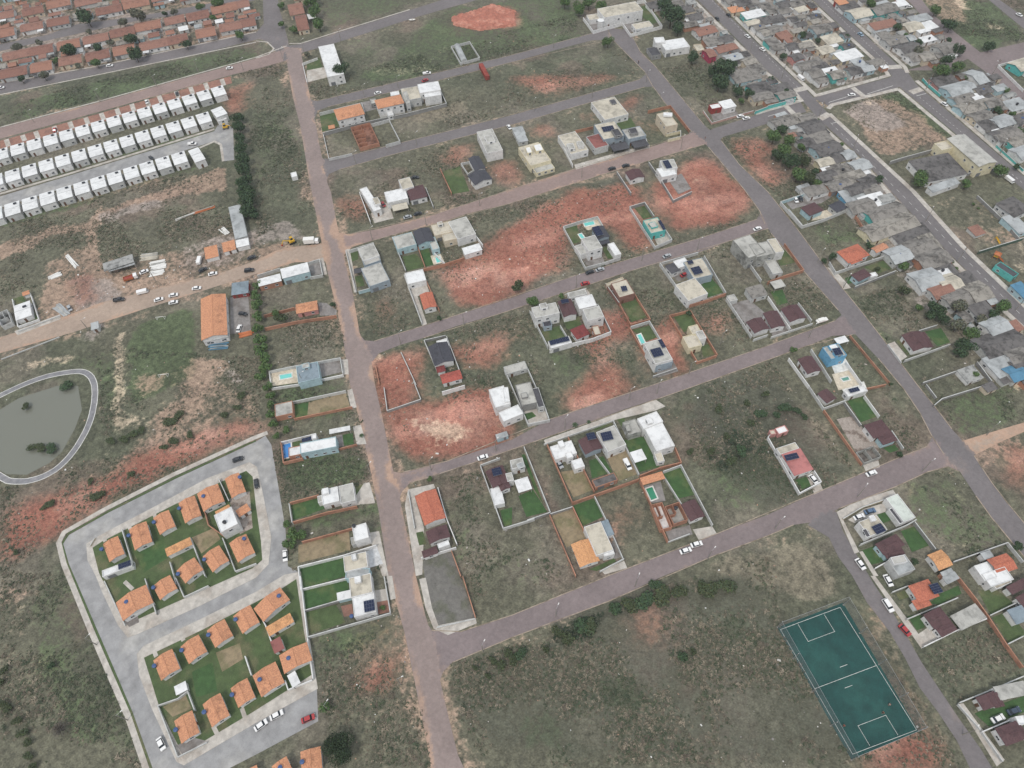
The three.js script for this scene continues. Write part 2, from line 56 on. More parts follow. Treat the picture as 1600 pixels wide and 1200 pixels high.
[4,420,3,[17.9,-131.2,.277],[["F",0,0,8.6,5.9,0,4,"wh","w"],["F",0,-2.2,2,2.6,0,5,"wh","w",3.8],["F",1.1,3.1,2.5,2.5,0,4.6,"wh","w"],["F",3.1,7.1,4,3.8,0,3.6,"wh","w"]]],[4,421,3,[28.3,-133.2,1.91],[["G",0,0,5.9,6.5,0,3.6,"br","bg"]],[[2.2,1.3,3.3,2.9,1.43,5,4,3]]],[4,422,3,[36.2,-134.3,.366],[["F",0,0,7.7,9.4,0,5.2,"cg","w"]],[[-1.1,-1.4,4.2,3.7,-.19,5.2,5,3]]],[4,423,3,[45,-139.6,.26],[["F",0,0,5.3,6,0,4,"cg","rc"],["F",-1.7,.3,1.9,3.1,-.18,4.8,"cg","rc"]]],[4,424,3,[54.4,-134.1,.268],[["F",0,0,7.5,11.1,0,5,"wh","w"],["F",-.4,-7.5,8.5,5.1,.09,5.6,"wh","w"],["F",-1,-7,2.3,2.6,0,6.4,"wh","w",5.4],["F",-3,7.1,2.8,4.2,-.12,3,"cb","w"]]],[2,425,3,[45.7,-127.5,.276],[["S",0,0,4.9,4.7,0,2.8,"wh","posts"]]],[9,426,3,[32,-118.2,.304],[["F",0,0,8.9,3.2,0,2.8,"fg1","bk"]]],
[14,427,3,[49.4,-117.7,.249],[["S",0,0,8.8,3.1,0,3,"or","posts"]]],[5,428,3,[50.1,-102.8,.195],[["U",0,0,4.3,9.8,0,3,"wh","bk"],["U",5.4,.4,5.6,7.1,.07,3.2,"cg","bk"]],[],[[5.7,-1.1,4.2,1]]],[4,429,3,[61.4,-104,1.89],[["G",0,0,6.3,5,0,3.4,"br","w"]]],[4,430,3,[26.8,-95,.281],[["F",0,0,6.3,11.1,0,4.6,"cb","w"],["X",4.8,-3,2.1,5.3,0,3.4,"bgr","w"],["F",1.3,5.8,3.8,1.7,-.09,4,"wh","w"]]],[4,431,3,[21.8,-90.7,1.839],[["G",0,0,7.9,6.5,0,3.2,"or3","w"]]],[4,432,3,[103.1,-120.6,.28],[["X",0,0,7.5,8.7,0,4,"pkm","w"],["F",-.2,-6.2,8,2.8,0,3.8,"cb","w"]],[[-1.4,-2.2,5.1,2.3,-.09,4.5,6,2]]],[9,433,3,[101.7,-135.3,.288],[["F",0,0,4.2,2.8,0,2.8,"wh","pk"],["F",-3.6,-.4,2.1,1.9,-.19,2.5,"cb","pk"]]],[4,434,3,[137.1,-132.8,.283],[["H",0,0,7.1,5.4,0,3.4,"br","w"],["H",.9,4.6,5.6,3.2,0,3.2,"br","bl"]]],
[5,435,3,[130.7,-122.8,.312],[["U",0,0,7.6,4.8,0,2.4,"rub","rc"]]],[4,436,3,[133.6,-100.4,.302],[["F",0,0,4.9,9.7,0,3.6,"pgr","w"],["F",-2.5,1.8,2.5,6,0,3,"dk","w"]]],[4,437,3,[121.2,-93.9,.301],[["F",0,0,7.4,5.8,0,4.6,"cb","w"],["F",1.2,-2.2,1.9,2.1,-.08,5.4,"wh","w",4.4],["F",-3.9,1.5,1.6,3,-.11,4.9,"dk","w",4.4]],[[.9,1.7,3.9,3,.03,4.6,5,3]]],[4,438,3,[125.1,-87.3,.364],[["H",0,0,8.2,3.5,0,3.4,"br","bl"],["H",-.7,2.8,6.1,1.9,-.16,3.2,"br","bl"]]],[4,439,3,[125.8,-79.7,.273],[["F",0,0,6.5,5.5,0,4.6,"lg","lgw"],["F",-.4,-1.6,4.7,2.5,-.13,5.6,"cg","w"]]],[4,440,3,[139.8,-81.1,.307],[["G",0,0,4.9,5,0,3.2,"or3","w"],["X",-.6,4.7,4,2,0,2.8,"lg","bk"]]],[4,441,3,[152.4,-76.1,.242],[["F",0,0,4.9,5.4,0,4,"wh","w"],["G",7.1,-.6,6.9,4.8,0,3.6,"red","w"],["X",4.9,-4.8,3.3,1.9,0,3,"lg","w"]]],
[4,442,3,[135.1,-150.8,.264],[["F",0,0,8.8,2.8,0,3.2,"wh","w"]],[[-.8,-.4,4.2,1.8,-.05,3.4,4,2]]],[6,443,3,[123.5,-149.6,2.014],[["G",0,0,4.7,4.3,0,2.6,"br","w"]]],[4,444,3,[130,-70.9,.253],[["H",0,0,6.7,5.1,0,3.6,"red","w"],["H",-2.9,3.1,4.6,2.2,0,3.4,"red","w"]],[[3.3,.7,3.3,3.1,-.04,4.8,3,4]]],[4,445,3,[130.9,-62.2,.354],[["H",0,0,5.8,4.2,0,3.4,"br","w"],["H",.3,3.7,5.3,2.4,0,3.2,"br","w"],["S",9.6,3.6,10.2,5,0,3,"cg","posts"]]],[9,446,3,[140.9,-74.9,.364],[["X",0,0,4.7,2,0,3,"lg","w"]]],[4,447,3,[136.4,-37.5,1.818],[["G",0,0,3,5.6,0,3.4,"br","w"],["G",-.5,2.4,3.2,2.4,-.12,3.2,"br","w"],["X",.4,8.5,9.4,3.4,1.45,3.2,"cg","w"]]],[4,448,3,[138.9,-28.6,.241],[["H",0,0,6.9,4,0,3.6,"br","w"],["F",4.6,-2.1,2.6,2.3,-.16,4.2,"wh","w"]]],
[4,449,3,[155.5,-74.1,.239],[["F",0,0,8.7,4.5,0,4,"wh","w"],["F",.5,2.1,6.3,1.8,.08,3.2,"cb","w"]]],[4,450,3,[162.1,-71.2,1.922],[["G",0,0,2,9.5,0,3.6,"br","w"],["G",-4.3,-1.9,3,5.2,0,3.4,"br","w"]]],[4,451,3,[157.6,-62,.255],[["X",0,0,6.1,4.2,0,3.2,"bgr","w"]]],[15,452,6,[-104.9,-124.6,2.043],[["G",0,0,8.5,4.6,0,3,"or","w"]],[],[[1.9,2.6,4.1,0]]],[15,452,6,[-113.1,-120.1,2.069],[["G",0,0,7.7,7.1,0,3,"or","w"]],[],[[1.4,-2,4.1,0]]],[15,452,6,[-119.8,-115.8,2.056],[["G",0,0,8.6,5.2,0,3,"or","w"]],[],[[1.8,-3.1,4.1,0]]],[15,452,6,[-128,-111.2,2.125],[["G",0,0,7.1,4.9,0,3,"or","w"]],[],[[1.6,-2.9,4.1,0]]],[15,452,6,[-135.3,-106.5,2.062],[["G",0,0,8.4,5.4,0,3,"or","w"]],[],[[1.7,-3.4,4.1,0]]],[15,452,6,[-143.6,-102,2.136],[["G",0,0,7.4,4.5,0,3,"or","w"]],[],[[1.8,-3.3,4.1,0]]],
[15,452,6,[-106.3,-96.2,2.243],[["G",0,0,6.8,5.5,0,3,"or","w"]],[],[[1.9,-3.1,4.1,0]]],[15,452,6,[-97.8,-99.6,2.116],[["G",0,0,7.8,5.5,0,3,"or","w"]],[],[[2.4,2,4.1,0]]],[15,452,6,[-114.5,-92.5,2.298],[["G",0,0,5.5,6.1,0,3,"or","w"]],[],[[1.2,-3.5,4.1,0]]],[15,453,3,[-120.5,-101.4,.468],[["X",0,0,8.4,2.7,0,3,"or3","w"]]],[15,454,3,[-104.3,-109.4,.498],[["F",0,0,6.4,7.8,0,6,"wh","w"]],[],[[-.7,.9,6.6,1]]],[15,455,3,[-107.3,-114.3,.539],[["X",0,0,4.8,2.3,0,3,"or3","w"]]],[15,456,3,[-100.1,-114.2,.636],[["G",0,0,3.8,2.6,0,3,"or","w"]]],[15,457,3,[-140.3,-94.7,.351],[["F",0,0,9.9,2.5,0,3,"wh","w"]],[[2.7,0,4.1,2,-.01,3.1,4,2]]],[15,458,3,[-130.8,-82.2,2.153],[["G",0,0,6.9,9.6,0,3,"or","w"]],[],[[1.4,-1.9,4.1,0]]],
[15,452,6,[-121.7,-86.9,2.217],[["G",0,0,5.4,5.4,0,3,"or","w"]],[],[[2,-2.9,4.1,0]]],[15,452,6,[-114.9,-61.5,2.151],[["G",0,0,6.7,5.4,0,3,"or","w"]],[],[[1.5,-3.1,4.1,0]]],[15,452,6,[-107.2,-65.8,2.195],[["G",0,0,6.1,5.4,0,3,"or","w"]],[],[[1.7,-3,4.1,0]]],[15,452,6,[-99.7,-70.4,2.181],[["G",0,0,6.1,5.4,0,3,"or","w"]],[],[[1.4,-3,4.1,0]]],[15,452,6,[-91.8,-74.5,2.185],[["G",0,0,6.5,5.3,0,3,"or","w"]],[],[[1.7,-2.7,4.1,0]]],[15,452,6,[-88.8,-51.7,2.118],[["G",0,0,6,4.7,0,3,"or","w"]],[],[[1,-2.8,4.1,0]]],[15,452,6,[-96.2,-47.2,2.143],[["G",0,0,7.1,4.9,0,3,"or","w"]],[],[[1.2,-3,4.1,0]]],[15,452,6,[-104.2,-42.9,2.098],[["G",0,0,6.6,4.8,0,3,"or","w"]],[],[[.7,-2.8,4.1,0]]],[9,459,3,[-108.8,-54.2,.44],[["X",0,0,3.1,2.4,0,2.6,"wh","lgw"]]],
[15,460,3,[-84.1,-79,2.294],[["G",0,0,5.3,9.6,0,3,"or","w"]],[],[[.3,3.3,4.1,0]]],[15,461,3,[-80.4,-72.1,.528],[["X",0,0,8.1,2.9,0,3,"or3","w"]]],[15,462,3,[-80.2,-65.6,.483],[["X",0,0,2.9,3.8,0,3,"rdt","w"]]],[15,452,6,[-73.7,-61.3,1.987],[["G",0,0,5.5,8.4,0,3,"or","w"]],[],[[.6,-1.9,4.1,0]]],[15,452,6,[-81.4,-55.3,2.111],[["G",0,0,6.8,6.9,0,3,"or","w"]],[],[[1.1,-2.2,4.1,0]]],[2,463,3,[-73.5,-54.9,.547],[["S",0,0,2.7,4.4,0,2.6,"wh","posts"]]],[15,452,6,[-65.1,-32,1.77],[["G",0,0,5.2,5.2,0,3,"or","w"]],[],[[0,-2.4,4.1,0]]],[15,452,6,[-73.3,-30.1,2.137],[["G",0,0,4.1,3.9,0,3,"or","w"]],[],[[.5,-.2,4.1,0]]],[15,452,6,[-82.1,-28.4,2.024],[["G",0,0,4.1,3.8,0,3,"or","w"]],[],[[.5,-.4,4.1,0]]],
[9,464,3,[-131.2,-272,.311],[["X",0,0,5.5,23.9,0,4,"lg","lgw"],["X",0,15.6,5.6,4.5,-.06,3,"wh","w"]]],[6,465,3,[-132.8,-255.6,.309],[["X",0,0,5.6,6.2,0,2.8,"or","w"]]],[6,466,3,[-140.6,-252.2,.291],[["X",0,0,5.7,7.5,0,2.8,"or","w"]]],[9,467,3,[-183.6,-247.5,.408],[["X",0,0,13.8,6,0,3.4,"lg2","posts"],["X",.9,2.6,11.9,2.4,-.07,2.8,"lg","posts"]]],[16,468,3,[-129.7,-208.6,1.795],[["G",0,0,24.5,10.3,0,4.5,"or","w"],["X",-11.2,.4,9.7,2.1,1.57,2.6,"lg","w"]]],[17,469,3,[-122,-226.8,.136],[["X",0,0,7.2,6.9,0,3,"bgr","rd"]]],[4,470,3,[-219.3,-220.3,.437],[["W",0,0,6.4,9.8,0,3.2,"wh","w",0,2]],[],[[1.1,-1.5,3.6,2]]],[5,471,3,[-226.5,-216.6,.571],[["U",0,0,4.5,9.4,0,2.8,"gcon","lgw"]]],[6,472,3,[-183.4,-208.9,.323],[["X",0,0,2.8,3.8,0,2.6,"lg","lgw"]]],
[6,473,3,[-222.5,-231.9,.435],[["G",0,0,2.3,2,0,2.4,"or","w"]]],[18,474,-1,[182.5,-450.7,.246],[["X",0,0,8.2,7.7,0,2.8,"fg0","w"]]],[18,475,-1,[191.3,-456.5,.294],[["G",0,0,9.2,6.6,0,3.1,"fg1","lgw"],["X",0,4.7,4,2.4,0,2.2,"lg","w",0,0]]],[18,476,-1,[198.8,-457.1,.342],[["G",0,0,9.2,7.7,0,2.9,"fg0","be"],["X",2.7,-5.2,5,3.6,0,2.6,"lg","bk",0,0]],[],[[.5,.9,3.8,1]]],[18,475,-1,[182.1,-438.3,.258],[["X",0,0,9.2,7.7,0,3.3,"fg1","lgw"],["X",-2.7,5.2,5.9,3,0,2.4,"lg","lgw",0,0]]],[18,474,-1,[189.3,-448.9,.306],[["G",0,0,8.2,6.6,0,2.8,"fg0","w"]]],[18,477,-1,[176.9,-426.3,.354],[["G",0,0,8.2,7.7,0,3.1,"fg0","lgw"],["X",2.4,5.2,3.6,3.6,0,2.6,"fg1","bk",0,0]]],[18,478,-1,[181.1,-419.4,.27],[["X",0,0,8.2,7.7,0,2.9,"rb0","bk"],["X",-2.4,-5.2,4.4,3,0,2.4,"fg1","lgw",0,0]]],
[18,479,-1,[205.7,-438.7,.318],[["G",0,0,7.1,5.5,0,3.3,"fg1","w"],["X",0,4.2,4.5,2.4,0,2.2,"fg1","w",0,0]],[],[[.5,.9,4.2,0]]],[18,480,-1,[204.4,-433.8,.366],[["G",0,0,6.1,5.5,0,2.8,"fg2","be"]]],[18,481,-1,[171.9,-411.4,.282],[["X",0,0,8.2,7.7,0,3.1,"fg0","tq"],["X",-2.4,5.2,3.6,3,0,2.4,"fg0","lgw",0,0]]],[18,482,-1,[205.2,-423.5,.33],[["G",0,0,12.2,8.8,0,2.9,"fg0","bl"],["X",0,-5.8,6.6,2.4,0,2.2,"fg0","w",0,0]]],[18,483,-1,[189.8,-405.3,.246],[["G",0,0,9.2,5.5,0,3.3,"fg2","lgw"],["X",2.7,4.2,5.9,3.6,0,2.6,"fg0","bk",0,0]]],[18,484,-1,[193.8,-406.8,.294],[["X",0,0,6.1,8.8,0,2.8,"cb","lgw"]],[],[[.5,.8,3.7,1]]],[18,479,-1,[181.8,-404.7,.342],[["G",0,0,8.2,6.6,0,3.1,"fg1","w"],["X",0,4.7,3.6,2.4,0,2.2,"wh","w",0,0]]],
[18,477,-1,[173.5,-406,.258],[["G",0,0,8.2,6.6,0,2.9,"fg0","lgw"],["X",2.4,-4.7,4.4,3.6,0,2.6,"wh","bk",0,0]]],[18,485,-1,[208.1,-410.9,.306],[["X",0,0,11.2,8.8,0,3.3,"cb","be"],["X",-3.3,5.8,7.2,3,0,2.4,"wh","lgw",0,0]]],[18,485,-1,[200.3,-399.6,.354],[["G",0,0,9.2,7.7,0,2.8,"cb","be"]]],[18,486,-1,[214.6,-402.1,.27],[["G",0,0,7.1,5.5,0,3.1,"fg1","tq"],["X",2.1,4.2,3.1,3.6,0,2.6,"lg","bk",0,0]],[],[[.4,.8,4,0]]],[18,487,-1,[212.5,-392.6,.318],[["X",0,0,15.3,8.8,0,2.9,"wh","cr"],["X",-4.5,-5.8,8.2,3,0,2.4,"lg","lgw",0,0]]],[18,488,-1,[181,-392.6,.366],[["G",0,0,7.1,6.6,0,3.3,"fg1","pk"],["X",0,4.7,4.5,2.4,0,2.2,"lg","w",0,0]]],[18,474,-1,[185.1,-384.1,.282],[["G",0,0,13.3,7.7,0,2.8,"fg0","w"]]],[18,475,-1,[192.1,-381.1,.33],[["X",0,0,10.2,6.6,0,3.1,"fg1","lgw"],["X",-3,4.7,4.5,3,0,2.4,"fg1","lgw",0,0]]],
[18,489,-1,[196,-376.7,.246],[["X",0,0,10.2,5.5,0,2.9,"wh","w"],["X",0,-4.2,5.5,2.4,0,2.2,"fg1","w",0,0]],[],[[.5,.7,3.8,1]]],[18,474,-1,[186.3,-374.5,.294],[["G",0,0,8.2,8.8,0,3.3,"fg0","w"],["X",2.4,5.8,5.2,3.6,0,2.6,"fg1","bk",0,0]]],[18,474,-1,[188.3,-368.4,.342],[["X",0,0,7.1,6.6,0,2.8,"fg0","w"]]],[18,490,-1,[198.6,-371.9,.258],[["G",0,0,9.2,7.7,0,3.1,"fg2","tq"],["X",0,5.2,4,2.4,0,2.2,"fg0","w",0,0]]],[18,479,-1,[209.6,-375.3,.306],[["G",0,0,8.2,7.7,0,2.9,"fg1","w"],["X",2.4,-5.2,4.4,3.6,0,2.6,"fg0","bk",0,0]]],[18,491,-1,[215.1,-383.6,.354],[["X",0,0,7.1,6.6,0,3.3,"lg","w"],["X",-2.1,4.7,4.5,3,0,2.4,"fg0","lgw",0,0]],[],[[.3,.8,4.2,0]]],[18,492,-1,[217.5,-377.3,.27],[["G",0,0,8.2,6.6,0,2.8,"lg","bl"]]],
[18,477,-1,[224.6,-382.1,.318],[["G",0,0,9.2,6.6,0,3.1,"fg0","lgw"],["X",2.7,4.7,4,3.6,0,2.6,"wh","bk",0,0]]],[18,493,-1,[200.8,-449.4,.366],[["X",0,0,8.2,5.5,0,2.9,"cb","w"],["X",-2.4,-4.2,4.4,3,0,2.4,"wh","lgw",0,0]]],[18,494,-1,[231.7,-450.3,.246],[["X",0,0,13.3,8.8,0,2.8,"fg1","w"]]],[18,495,-1,[234.8,-439.9,.294],[["G",0,0,13.3,11,0,3.1,"cb","bl"],["X",0,6.9,5.8,2.4,0,2.2,"lg","w",0,0]]],[18,496,-1,[251.5,-443.6,.342],[["G",0,0,17.3,11,0,2.9,"fg0","tq"],["X",5.1,-6.9,9.4,3.6,0,2.6,"lg","bk",0,0]],[],[[.3,.9,3.8,1]]],[18,497,-1,[244.9,-424.2,.258],[["X",0,0,17.3,7.7,0,3.3,"rb0","w"],["X",-5.1,5.2,11.1,3,0,2.4,"lg","lgw",0,0]]],[18,498,-1,[261.2,-420.4,.306],[["G",0,0,11.2,9.9,0,2.8,"cb","be"]]],[18,499,-1,[268.9,-419,.354],[["X",0,0,15.3,8.8,0,3.1,"wh","w"],["X",4.5,5.8,6.7,3.6,0,2.6,"fg1","bk",0,0]]],
[18,500,-1,[270,-430.2,.27],[["X",0,0,14.3,6.6,0,2.9,"lg","w"],["X",-4.2,-4.7,7.7,3,0,2.4,"fg1","lgw",0,0]]],[18,501,-1,[244.3,-405,.318],[["G",0,0,13.3,8.8,0,3.3,"fg0","lgw"],["X",0,5.8,8.5,2.4,0,2.2,"fg1","w",0,0]],[],[[.3,.8,4.2,0]]],[18,502,-1,[249.9,-396.1,.366],[["G",0,0,13.3,9.9,0,2.8,"fg1","w"]]],[18,503,-1,[240.7,-412.4,.282],[["X",0,0,7.1,6.6,0,3.1,"fg0","w"],["X",-2.1,4.7,3.1,3,0,2.4,"fg0","lgw",0,0]]],[18,503,-1,[251,-386.7,.33],[["G",0,0,12.2,8.8,0,2.9,"fg0","w"],["X",0,-5.8,6.6,2.4,0,2.2,"fg0","w",0,0]]],[18,504,-1,[255.6,-385.5,.246],[["G",0,0,8.2,8.8,0,3.3,"fg2","be"],["X",2.4,5.8,5.2,3.6,0,2.6,"fg0","bk",0,0]]],[18,505,-1,[265.2,-405.6,.294],[["X",0,0,9.2,5.5,0,2.8,"wh","w"]],[],[[.3,.8,3.7,1]]],
[18,501,-1,[270.7,-393.3,.342],[["G",0,0,11.2,11,0,3.1,"fg0","lgw"],["X",0,6.9,4.9,2.4,0,2.2,"wh","w",0,0]]],[18,505,-1,[265,-449.4,.258],[["X",0,0,9.2,5.5,0,2.9,"wh","w"],["X",2.7,-4.2,5,3.6,0,2.6,"wh","bk",0,0]]],[18,506,-1,[228.4,-455,.306],[["X",0,0,7.1,5.5,0,3.3,"or","rd"],["X",-2.1,4.2,4.5,3,0,2.4,"wh","lgw",0,0]]],[18,507,-1,[257,-359.7,.246],[["X",0,0,14.3,9.9,0,2.8,"fg1","pk"]]],[18,508,-1,[260.8,-350.6,.294],[["G",0,0,17.3,11,0,3.1,"lg","bl"],["X",0,6.9,7.6,2.4,0,2.2,"lg","w",0,0]]],[18,509,-1,[259.2,-342.4,.342],[["G",0,0,13.3,6.6,0,2.9,"fg0","bl"],["X",3.9,-4.7,7.2,3.6,0,2.6,"lg","bk",0,0]],[],[[.2,.7,3.8,1]]],[18,510,-1,[267.3,-342.2,.258],[["X",0,0,6.1,5.5,0,3.3,"wh","w"],["X",-1.8,4.2,3.9,3,0,2.4,"lg","lgw",0,0]]],[18,511,-1,[262.4,-334.5,.306],[["G",0,0,20.4,8.8,0,2.8,"fg2","bl"]]],
[18,512,-1,[275,-361.4,.354],[["G",0,0,7.1,13.2,0,3.1,"lg","w"],["X",2.1,8,3.1,3.6,0,2.6,"fg1","bk",0,0]]],[18,513,-1,[280.4,-362.1,.27],[["X",0,0,5.1,13.2,0,2.9,"fg1","lgw"],["X",-1.5,-8,2.8,3,0,2.4,"fg1","lgw",0,0]]],[18,514,-1,[272.3,-348.3,.318],[["G",0,0,9.2,7.7,0,3.3,"fg1","be"],["X",0,5.2,5.9,2.4,0,2.2,"fg1","w",0,0]],[],[[.2,.7,4.2,0]]],[18,515,-1,[261.6,-324.7,.366],[["G",0,0,12.2,7.7,0,2.8,"fg0","be"]]],[18,516,-1,[262.7,-316.8,.282],[["X",0,0,10.2,7.7,0,3.1,"fg1","w"],["X",-3,5.2,4.5,3,0,2.4,"fg0","lgw",0,0]]],[18,512,-1,[270.8,-319.3,.33],[["G",0,0,11.2,8.8,0,2.9,"lg","w"],["X",0,-5.8,6.1,2.4,0,2.2,"fg0","w",0,0]]],[18,509,-1,[272.4,-335.7,.246],[["G",0,0,9.2,7.7,0,3.3,"fg0","bl"],["X",2.7,5.2,5.9,3.6,0,2.6,"fg0","bk",0,0]]],
[18,512,-1,[285,-333.8,.294],[["X",0,0,12.2,8.8,0,2.8,"lg","w"]],[],[[.1,.6,3.7,1]]],[18,517,-1,[267.2,-307.1,.342],[["G",0,0,15.3,8.8,0,3.1,"fg0","w"],["X",0,5.8,6.7,2.4,0,2.2,"wh","w",0,0]]],[18,513,-1,[263,-307.1,.258],[["G",0,0,8.2,7.7,0,2.9,"fg1","lgw"],["X",2.4,-5.2,4.4,3.6,0,2.6,"wh","bk",0,0]]],[18,518,-1,[271.6,-300.8,.306],[["X",0,0,12.2,8.8,0,3.3,"fg2","tq"],["X",-3.6,5.8,7.8,3,0,2.4,"wh","lgw",0,0]]],[18,512,-1,[268.7,-292.3,.354],[["G",0,0,9.2,8.8,0,2.8,"lg","w"]]],[18,513,-1,[281,-320.2,.27],[["G",0,0,8.2,6.6,0,3.1,"fg1","lgw"],["X",2.4,4.7,3.6,3.6,0,2.6,"lg","bk",0,0]],[],[[.1,.6,4,0]]],[18,514,-1,[285.8,-360.7,.318],[["X",0,0,6.1,4.4,0,2.9,"fg1","be"],["X",-1.8,-3.6,3.3,3,0,2.4,"lg","lgw",0,0]]],
[18,519,-1,[307.1,-371.3,.366],[["G",0,0,14.3,9.9,0,3.3,"cb","tq"],["X",0,6.3,9.1,2.4,0,2.2,"lg","w",0,0]]],[18,520,-1,[161.1,-360.4,.246],[["X",0,0,17.3,9.9,0,2.8,"fg1","tq"]]],[18,521,-1,[164,-354.8,.294],[["G",0,0,10.2,6.6,0,3.1,"fg0","tq"],["X",0,4.7,4.5,2.4,0,2.2,"lg","w",0,0]]],[18,522,-1,[155.4,-329.7,.342],[["G",0,0,12.2,8.8,0,2.9,"fg0","lgw"],["X",3.6,-5.8,6.6,3.6,0,2.6,"lg","bk",0,0]],[],[[.4,.7,3.8,1]]],[18,523,-1,[162.7,-331.3,.258],[["X",0,0,10.2,7.7,0,3.3,"fg2","lgw"],["X",-3,5.2,6.5,3,0,2.4,"lg","lgw",0,0]]],[18,524,-1,[169.3,-332.2,.306],[["G",0,0,9.2,6.6,0,2.8,"fg0","w"]]],[18,525,-1,[169.2,-323.6,.354],[["G",0,0,12.2,9.9,0,3.1,"fg1","w"],["X",3.6,6.3,5.4,3.6,0,2.6,"fg1","bk",0,0]]],[18,526,-1,[170,-314.5,.27],[["X",0,0,14.3,8.8,0,2.9,"fg0","tq"],["X",-4.2,-5.8,7.7,3,0,2.4,"fg1","lgw",0,0]]],
[18,527,-1,[171.3,-304,.318],[["G",0,0,14.3,8.8,0,3.3,"fg1","bl"],["X",0,5.8,9.1,2.4,0,2.2,"fg1","w",0,0]],[],[[.4,.6,4.2,0]]],[18,528,-1,[162.4,-310.4,.366],[["G",0,0,8.2,6.6,0,2.8,"fg1","lgw"]]],[18,529,-1,[174.2,-295.9,.282],[["X",0,0,12.2,6.6,0,3.1,"fg1","cr"],["X",-3.6,4.7,5.4,3,0,2.4,"fg0","lgw",0,0]]],[18,530,-1,[180.8,-298.3,.33],[["G",0,0,6.1,6.6,0,2.9,"lg","w"],["X",0,-4.7,3.3,2.4,0,2.2,"fg0","w",0,0]]],[18,531,-1,[167,-293,.246],[["G",0,0,8.2,5.5,0,3.3,"cb","cr"],["X",2.4,4.2,5.2,3.6,0,2.6,"fg0","bk",0,0]]],[18,522,-1,[173.7,-286.5,.294],[["X",0,0,13.3,7.7,0,2.8,"fg0","lgw"]],[],[[.3,.6,3.7,1]]],[18,532,-1,[183.9,-289.1,.342],[["G",0,0,9.2,7.7,0,3.1,"lg","lgw"],["X",0,5.2,4,2.4,0,2.2,"wh","w",0,0]]],
[18,528,-1,[165.1,-282.6,.258],[["G",0,0,9.2,6.6,0,2.9,"fg1","lgw"],["X",2.7,-4.7,5,3.6,0,2.6,"wh","bk",0,0]]],[18,533,-1,[176,-279.2,.306],[["X",0,0,16.3,7.7,0,3.3,"fg2","w"],["X",-4.8,5.2,10.4,3,0,2.4,"wh","lgw",0,0]]],[18,534,-1,[183.4,-276.7,.354],[["G",0,0,9.2,7.7,0,2.8,"fg1","bk"]]],[18,535,-1,[168.1,-274.5,.27],[["G",0,0,12.2,6.6,0,3.1,"fg0","bk"],["X",3.6,4.7,5.4,3.6,0,2.6,"lg","bk",0,0]],[],[[.4,.6,4,0]]],[18,524,-1,[156.2,-272.1,.318],[["X",0,0,12.2,6.6,0,2.9,"fg0","w"],["X",-3.6,-4.7,6.6,3,0,2.4,"lg","lgw",0,0]]],[18,528,-1,[176.4,-271.1,.366],[["G",0,0,12.2,6.6,0,3.3,"fg1","lgw"],["X",0,4.7,7.8,2.4,0,2.2,"lg","w",0,0]]],[18,524,-1,[183,-269.9,.282],[["G",0,0,9.2,6.6,0,2.8,"fg0","w"]]],[18,536,-1,[127.8,-458.1,.246],[["X",0,0,9.2,7.7,0,2.8,"fg1","be"]]],
[18,537,-1,[130.7,-446.6,.294],[["G",0,0,9.2,7.7,0,3.1,"fg1","w"],["X",0,5.2,4,2.4,0,2.2,"lg","w",0,0]]],[18,538,-1,[133.9,-429.5,.342],[["G",0,0,13.3,8.8,0,2.9,"rb0","w"],["X",3.9,-5.8,7.2,3.6,0,2.6,"lg","bk",0,0]],[],[[.6,.9,3.8,1]]],[18,539,-1,[135.9,-415.9,.258],[["X",0,0,10.2,8.8,0,3.3,"fg0","bk"],["X",-3,5.8,6.5,3,0,2.4,"lg","lgw",0,0]]],[18,540,-1,[144.1,-418.8,.306],[["G",0,0,9.2,6.6,0,2.8,"fg1","lgw"]]],[18,541,-1,[141.9,-407.2,.354],[["G",0,0,13.3,6.6,0,3.1,"rb0","lgw"],["X",3.9,4.7,5.8,3.6,0,2.6,"fg1","bk",0,0]]],[18,542,-1,[146.5,-377.6,.27],[["X",0,0,16.3,12.1,0,2.9,"fg0","bl"],["X",-4.8,-7.5,8.8,3,0,2.4,"fg1","lgw",0,0]]],[18,543,-1,[143.8,-396.5,.318],[["G",0,0,10.2,6.6,0,3.3,"lg","lgw"],["X",0,4.7,6.5,2.4,0,2.2,"fg1","w",0,0]],[],[[.6,.9,4.2,0]]],
[18,544,-1,[152.4,-392,.366],[["G",0,0,8.2,6.6,0,2.8,"fg2","be"]]],[18,545,-1,[154.9,-383.3,.282],[["X",0,0,9.2,7.7,0,3.1,"fg0","lgw"],["X",-2.7,5.2,4,3,0,2.4,"fg0","lgw",0,0]]],[18,546,-1,[151.4,-363.7,.33],[["G",0,0,12.2,8.8,0,2.9,"fg1","tq"],["X",0,-5.8,6.6,2.4,0,2.2,"fg0","w",0,0]]],[18,547,-1,[150.2,-354.2,.246],[["G",0,0,12.2,6.6,0,3.3,"fg0","be"],["X",3.6,4.7,7.8,3.6,0,2.6,"fg0","bk",0,0]]],[18,537,-1,[109.4,-466.6,.294],[["X",0,0,11.2,7.7,0,2.8,"fg1","w"]],[],[[.8,1,3.7,1]]],[18,548,-1,[121.8,-465.6,.342],[["G",0,0,9.2,7.7,0,3.1,"fg0","w"],["X",0,5.2,4,2.4,0,2.2,"wh","w",0,0]]],[18,539,-1,[126,-438.4,.258],[["G",0,0,9.2,6.6,0,2.9,"fg0","bk"],["X",2.7,-4.7,5,3.6,0,2.6,"wh","bk",0,0]]],[18,549,-1,[159.5,-454.4,.246],[["X",0,0,9.2,6.6,0,2.8,"or","be"]]],
